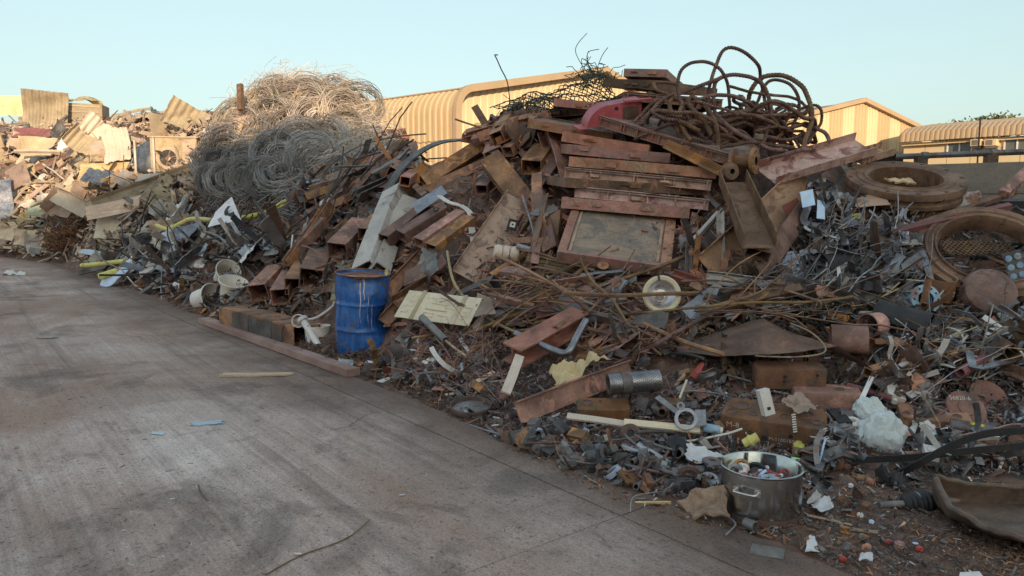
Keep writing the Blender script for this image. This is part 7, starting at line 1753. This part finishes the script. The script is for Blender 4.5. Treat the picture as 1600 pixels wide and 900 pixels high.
# beams
Z4 = [(640,300),(720,235),(850,195),(885,300),(868,400),(760,445),(640,455),(600,430),(520,450),(490,440),(560,330)]
spread(Z4, 130, [('tube',5),('channel',5),('plate',3),('angle',3)], RUST, (38,24), (-.02,.18), (1.0,2.0), .2)
spread(Z4, 60, [('strip',3),('rod',4),('offcut',2),('pipe',2)], RUST+GREY, (35,35), (.02,.2), (.9,1.4), .2)
spread([(690,190),(800,175),(840,170),(850,200),(780,215),(700,225)], 46, [('thinrod',5),('rod',3),('crumple',2)], [('wire_dark',2),('rust_rod',5),('galv_dull',2),('blue_pale',.5)], (30,50), (.02,.25), (.9,1.4), .4)
spread(Z4, 90, [('bigtube',5),('bigchan',5)], RUST+[('rust_beam',4),('grey_paint',.3)], (38,16), (.06,.22), (.7,1.1), .12)
spread([(480,330),(600,262),(690,232),(760,225),(640,300),(600,330),(560,345),(500,400)], 50, [('bigtube',4),('bigchan',5),('bigbar',2)], RUST+[('galv_dull',2),('dark_steel',2)], (34,16), (.06,.25), (.7,1.1), .12)
# around the panel stack
Z5 = [(865,195),(1130,240),(1130,330),(1180,300),(1200,420),(1060,440),(860,430)]
spread(Z5, 40, [('channel',3),('angle',3),('plate',3),('tube',2)], RUST, (15,40), (-.05,.06), (.8,1.5), .2, avoid=True)
spread([(1060,260),(1130,280),(1130,330),(1090,420),(1060,430)], 30, [('rod',3),('strip',3),('angle',2),('crumple',1)], GREY+RUST, (60,40), (.0,.1), (.7,1.1), .2)
# band of rods and bars under the panels
Z7 = [(690,470),(790,420),(870,410),(1060,435),(1170,450),(1180,500),(1040,540),(900,560),(760,520),(690,500)]
spread(Z7, 100, [('rod',7),('thinrod',1)], [('rust_rod',6),('rust_beam',2),('beige_dirty',1.5),('galv_dull',1),('rust_dark',3)], (5,24), (.0,.16), (.9,1.9), .12)
spread(Z7, 110, [('strip',4),('channel',3),('angle',3),('plate',3),('pipe',3)], RUST+GREY, (12,26), (-.02,.14), (.7,1.4), .15)
spread([(300,480),(400,470),(520,490),(620,540),(640,590),(560,580),(470,560)], 60, [('strip',3),('offcut',3),('thinrod',3),('plate',2),('bracket',2)], RUST+[('white_paint',.8),('galv',1.5),('blue_pale',.6),('dark_steel',2)], (0,50), (.0,.04), (.4,.9), .12)
# low ground in front of the drum
Z8 = [(600,520),(680,500),(800,540),(900,560),(1040,560),(1040,620),(960,650),(800,660),(700,620),(600,585)]
spread(Z8, 85, [('thinrod',6),('rod',3),('wood',2)], [('rust_rod',6),('rust_beam',2),('rust_dark',3),('galv_dull',1)], (20,45), (.0,.07), (.5,1.0), .12)
spread(Z8, 110, [('strip',3),('plate',3),('pipe',2),('lump',4),('ring',2),('offcut',2),('bracket',2)], RUST+[('galv',1.4),('white_paint',.6),('dark_steel',4),('blue_pale',.3),('red_dull',.4)], (20,50), (.0,.05), (.45,.85), .2)
# right slope of grey strips
Z9 = [(1200,420),(1210,340),(1290,290),(1340,320),(1400,345),(1450,350),(1450,460),(1380,480),(1300,490),(1200,470)]
spread(Z9, 120, [('strip',6),('angle',2),('rod',3),('thinrod',2)], GREY+[('galv',4)], (30,35), (.0,.16), (.7,1.2), .25)
spread(Z9, 70, [('offcut',3),('crumple',4),('plate',2)], GREY+[('galv',3),('rust_beam',1.5),('wood',.5),('yellow_paint',.2)], (20,50), (.0,.12), (.6,1.1), .4)
Z9b = [(1440,330),(1610,340),(1610,460),(1480,420)]
spread(Z9b, 40, [('strip',3),('offcut',3),('crumple',2),('rod',3),('angle',2)], GREY+RUST, (15,45), (-.05,.08), (.7,1.2), .2)
# dark mixed right
Z10 = [(1180,480),(1340,470),(1480,480),(1610,470),(1610,700),(1480,700),(1420,660),(1340,640),(1300,600),(1060,600),(1040,560)]
spread(Z10, 130, [('strip',5),('rod',3),('angle',2),('thinrod',3)], GREY+RUST+[('galv',3)], (12,42), (.0,.12), (.6,1.15), .2)
spread(Z10, 130, [('offcut',3),('crumple',3),('plate',4),('pipe',3),('lump',2),('tube',1)], GREY+RUST+DARK+[('red_dull',1)], (10,50), (-.02,.1), (.6,1.1), .25)
# small parts in front
Z11 = [(790,690),(880,640),(1060,600),(1130,610),(1140,700),(1125,760),(1010,770),(900,735)]
spread(Z11, 150, [('lump',6),('ring',3),('bracket',4),('disc',3),('bolt',3),('pipe',2),('wood',2)], [('dark_steel',6),('rust_dark',4),('rust_beam',1),('galv',2),('galv_dull',3),('white_plastic',.6),('blue_pale',.5),('black_rubber',2)], (10,60), (.0,.035), (.5,1.0), .4)
spread(Z11, 75, [('strip',4),('offcut',3),('thinrod',3),('plate',2)], [('dark_steel',4),('galv',2),('galv_dull',2),('rust_beam',3),('paper',.6),('black_rubber',2)], (5,45), (.0,.04), (.25,.5), .2)
Z12 = [(1250,690),(1340,640),(1440,650),(1610,640),(1610,740),(1480,735),(1400,710),(1330,720),(1260,745)]
spread(Z12, 130, [('lump',5),('ring',2),('bracket',4),('disc',2),('bolt',2),('pipe',2),('crumple',2)], [('dark_steel',5),('rust_dark',3),('rust_beam',2),('galv',3.5),('galv_dull',3),('white_plastic',1.4),('blue_pale',1),('black_rubber',3)], (10,60), (.0,.05), (.5,1.0), .4)
spread(Z12, 100, [('strip',4),('offcut',3),('plate',2)], [('dark_steel',4),('galv',2),('galv_dull',3),('rust_beam',2),('black_rubber',3)], (8,40), (.0,.05), (.3,.6), .2)
spread([(640,590),(700,625),(790,690),(900,740),(1010,775),(1120,800),(1260,780),(1330,730),(1420,720),(1470,800),(1480,850),(1330,880),(1230,840),(1100,815),(960,780),(800,705)], 80, [('bolt',3),('disc',2),('lump',2),('bracket',2),('wood',.7),('ring',1)], [('dark_steel',4),('rust_beam',3),('galv',1.5),('white_plastic',.6)], (10,60), (.002,.008), (.3,.55), .05)
spread([(1255,735),(1340,725),(1420,715),(1470,735),(1440,765),(1380,770),(1330,800),(1260,800)], 60, [('strip',3),('offcut',3),('bracket',3),('lump',3),('disc',1)], [('dark_steel',4),('rust_dark',3),('galv_dull',3),('paper',1),('black_rubber',2)], (5,40), (.0,.012), (.2,.45), .08)
spread(Z10, 40, [('hose',3),('casing',2),('cover',2)], [('galv',4),('white_plastic',2),('grey_paint',2)], (10,45), (.03,.1), (.7,1.2), .25)
SIL = [('galv',5),('galv_dull',3),('white_paint',1.2),('grey_paint',2),('chrome',1),('rust_plain',1)]
for zz, nn_, lf in ((Z10, 130, .14), (Z12, 50, .07), (Z8, 40, .07), (Z9, 60, .16)):
    spread(zz, nn_, [('ribbon',1)], SIL, (12,40), (.02,lf), (.6,1.3), .3)
FG = [('dark_steel',6),('rust_beam',1),('rust_cast',1.5),('rust_dark',2),('galv',3),('galv_dull',3),('black_rubber',2),('white_plastic',.8),('red_dull',.2)]
for zz, nn_ in ((Z11, 70), (Z12, 90), (Z10, 80), (Z8, 50)):
    spread(zz, nn_, [('cover',3),('casing',4),('hose',4)], FG, (8,45), (.01,.07), (.6,1.15), .2)
spread(Z12, 30, [('casing',3),('cover',2),('hose',2)], [('white_plastic',2),('galv',3),('blue_pale',1)], (8,45), (.03,.08), (.6,1.0), .2)
# parts inside the pot
PK = random.Random(4)
for k in range(26):
    kd = PK.choice(['lump','bracket','ring','bolt','pipe']); mt = PK.choice(['dark_steel','galv','rust_beam','red_paint','blue_pale','galv_dull','black_rubber','white_plastic'])
    a, r_ = PK.uniform(0,6.3), .15*math.sqrt(PK.random()); s = PK.uniform(.55,.9) if kd != 'pipe' else .2
    o = link('pot_part' if False else INFO[kd][0], PK.choice(VS[kd]), None, None, T(pot_p+Vector((r_*math.cos(a), r_*math.sin(a), PK.uniform(.185,.215)))) @ RZ(PK.uniform(0,360)) @ RX(PK.uniform(0,360)) @ Matrix.Scale(s,4))
    o.material_slots[0].link = 'OBJECT'; o.material_slots[0].material = MAT[mt]
    tag(o, f'{COLW.get(mt, "red")} {INFO[kd][1]} inside the stock pot', INFO[kd][2], 'small parts in the stock pot')

# ------------------------------------------------------------------ fines too small to count
def fines(name, poly, n, mats, size, label, seed, lift=.03, flat=False):
    rn = random.Random(seed); us = [p[0] for p in poly]; vv = [p[1] for p in poly]; mb = MB(); mi = []; o = S(sum(us)/len(us), sum(vv)/len(vv))
    wts = [m[1] for m in mats]; c = 0
    while c < n:
        u, v = rn.uniform(min(us), max(us)), rn.uniform(min(vv), max(vv))
        if not in_poly(u, v, poly): continue
        p = S(u, v) - o; Y = p.y+o.y; nn = normal(p.x+o.x, p.y+o.y)
        s = size*(Y/6)**.6*min(3.2, math.exp(rn.gauss(-.35,.55)))
        p = p + nn*rn.uniform(0, lift)*(Y/6)
        a = Vector((rn.gauss(0,1), rn.gauss(0,1), rn.gauss(0,.3 if flat else .8))).normalized(); b = a.cross(nn + Vector((rn.gauss(0,.6), rn.gauss(0,.6), rn.gauss(0,.6)))*(.3 if flat else 1)).normalized(); cc = a.cross(b)
        l, w, h = s*rn.uniform(.8,3.6), s*rn.uniform(.2,.75), s*rn.uniform(.03,.3)
        k = rn.uniform(.5,1)
        vs = [p-a*l-b*w-cc*h, p+a*l-b*w*k-cc*h, p+a*l*k+b*w-cc*h*.6, p-a*l*.8+b*w*k-cc*h, p-a*l*.9-b*w*.9+cc*h, p+a*l*.9-b*w*k+cc*h, p+a*l*k+b*w*.8+cc*h, p-a*l*.8+b*w*k+cc*h]
        mb.add(vs, [(0,3,2,1),(4,5,6,7),(0,1,5,4),(1,2,6,5),(2,3,7,6),(3,0,4,7)]); mi += [rn.choices(range(len(mats)), wts)[0]]*6; c += 1
    me = mb.mesh(name, 0)
    for m, _ in mats: me.materials.append(MAT[m])
    me.polygons.foreach_set('material_index', mi[:len(me.polygons)])
    ob = link(name, me, None, None, T(o)); tag(ob, label, 'scrap', None, 'stuff')
fines('metal_fines', [(640,560),(760,520),(900,560),(1060,590),(1140,600),(1140,720),(1125,790),(1000,772),(900,735),(790,690),(640,600)], 6500, [('dark_steel',5),('rust_dark',4),('rust_beam',3),('galv',1.5),('galv_dull',2.5),('black_rubber',2),('white_paint',.35),('blue_pale',.2)], .012, 'fine mixed metal bits covering the low ground left of the pot', 1, .03)
fines('metal_fines', [(1130,620),(1300,600),(1610,560),(1610,745),(1480,740),(1400,712),(1330,722),(1250,760),(1130,720)], 6500, [('dark_steel',5),('rust_dark',3),('rust_beam',2),('galv',2.5),('galv_dull',3),('black_rubber',3),('white_paint',.5),('blue_pale',.3)], .012, 'fine mixed metal bits covering the low ground right of the pot', 2, .04)
fines('metal_shreds', [(1180,430),(1290,300),(1610,340),(1610,600),(1180,610),(1040,560),(1060,480)], 3800, [('dark_steel',4),('rust_dark',4),('rust_beam',3),('galv',2),('galv_dull',4),('black_rubber',1.5)], .02, 'grey and brown metal shreds between the pieces on the right slope', 3, .06)
fines('metal_shreds', [(600,440),(700,300),(860,200),(1130,250),(1180,440),(1060,560),(760,540),(640,580)], 3000, [('rust_dark',6),('rust_beam',5),('rust_orange',1.5),('galv_dull',1),('dark_steel',2)], .022, 'rusty shreds between the beams and under the panels', 4, .06)
fines('metal_shreds', [(170,430),(330,320),(600,215),(700,225),(640,300),(560,430),(480,520),(330,490)], 2500, [('dark_steel',5),('rust_dark',4),('galv_dull',3),('black_rubber',2),('rust_beam',2),('galv',1)], .022, 'dark shreds between the rods left of the grey column', 5, .07)
fines('sheet_shreds', [(0,200),(150,195),(330,180),(340,260),(300,330),(180,420),(0,395)], 3500, [('cream',5),('beige_dirty',5),('wood',2),('rust_dark',1),('dark_steel',2),('galv_dull',3),('cream_bright',.8)], .034, 'cream and brown shreds between the sheets of the left heap', 6, .08)
fines('dirt_crumbs', [(640,595),(790,700),(960,782),(1100,820),(1230,845),(1330,900),(1600,900),(1600,760),(1420,720),(1330,735),(1250,790),(1120,800),(1000,775),(900,735),(790,690),(700,640)], 9000, [('rust_dark',5),('dark_steel',4),('rust_beam',2),('white_plastic',.3),('galv_dull',1.5),('dirt',4)], .006, 'crumbs of dirt and metal on the bare ground along the heap edge', 7, .004, True)
fines('dirt_crumbs', [(180,430),(330,470),(480,520),(560,540),(640,560),(700,600),(790,690),(700,650),(600,595),(470,565),(320,500)], 5000, [('rust_dark',5),('dark_steel',3),('rust_beam',3),('galv_dull',1),('dirt',3)], .009, 'crumbs of rust and dirt along the heap foot beside the drum', 9, .01, True)
fines('dirt_crumbs', [(0,440),(250,480),(500,570),(640,610),(800,710),(960,790),(1200,880),(1200,900),(0,900)], 2600, [('rust_dark',5),('dark_steel',4),('rust_beam',2),('white_plastic',.3),('galv_dull',2)], .004, 'scattered grit on the concrete slabs', 8, .002, True)
# extra thin rods past the counted ones
def rodmat(name, poly, n, mats, r, L, label, seed, ang):
    rn = random.Random(seed); us = [p[0] for p in poly]; vv = [p[1] for p in poly]; mb = MB(); o = S(sum(us)/len(us), sum(vv)/len(vv)); mi = []; c = 0; bad = 0
    while c < n:
        u, v = rn.uniform(min(us), max(us)), rn.uniform(min(vv), max(vv))
        if not in_poly(u, v, poly): continue
        p = S(u, v); nn = normal(p.x, p.y); th_ = R(rn.gauss(*ang)); q = S(u+12*math.cos(th_), v-12*math.sin(th_)); d = q-p
        d = d.normalized() if 1e-4 < d.length < 3 else Vector((1,0,0)); p = p+nn*rn.uniform(0,.12); d = (d+nn*rn.gauss(0,.12)).normalized()
        P = [p-o]; l = L*rn.uniform(.5,1.4)
        if not clear(p+d*l*.5, d, l): bad += 1; c += (bad % 4 == 0); continue
        for j in range(6): d = (d+Vector((rn.gauss(0,.16),rn.gauss(0,.16),rn.gauss(0,.14)))).normalized(); P.append(P[-1]+d*l/6)
        f0 = len(mb.f); tube(P, r*rn.uniform(.6,1.3), 4, mb=mb, caps=False); mi += [rn.choices(range(len(mats)), [m[1] for m in mats])[0]]*(len(mb.f)-f0); c += 1
    me = mb.mesh(name, 60)
    for m, _ in mats: me.materials.append(MAT[m])
    me.polygons.foreach_set('material_index', mi[:len(me.polygons)])
    tag(link(name, me, None, None, T(o)), label, 'wire', None, 'stuff')
rodmat('tangled_rods', Z7, 140, [('rust_rod',6),('rust_dark',3),('beige_dirty',1)], .007, .9, 'thin rusty rods matted under the panels', 1, (6,26))
rodmat('tangled_rods', [(185,395),(330,340),(470,330),(560,300),(560,345),(470,410),(400,440),(330,470),(250,452),(175,428)], 420, [('wire_dark',5),('galv_dull',2),('rust_rod',2)], .013, 1.7, 'dark thin rods matted left of the grey column', 2, (26,24))
rodmat('tangled_rods', Z9+[], 300, [('galv_dull',4),('galv',2),('rust_rod',3),('wire_dark',2)], .006, .6, 'thin wires matted on the right slope', 3, (25,40))
rodmat('tangled_rods', Z10, 420, [('galv_dull',3),('galv',1.5),('rust_rod',3),('wire_dark',3),('beige_dirty',1)], .005, .6, 'thin wires matted over the low right part of the heap', 4, (10,45))
rodmat('tangled_rods', Z8, 330, [('rust_rod',6),('rust_dark',3)], .004, .5, 'thin rusty wires matted in front of the drum', 5, (20,50))
rodmat('tangled_rods', [(690,185),(800,170),(860,170),(860,215),(780,225),(690,230)], 160, [('rust_rod',5),('wire_dark',3),('galv_dull',1)], .006, .7, 'rusty wire snarl at the ridge below the netting', 6, (20,60))
rodmat('tangled_rods', Z1, 260, [('beige_dirty',3),('wire_dark',3),('rust_rod',3),('galv_dull',2)], .014, 1.6, 'thin bars and wires between the sheets of the left heap', 7, (25,45))
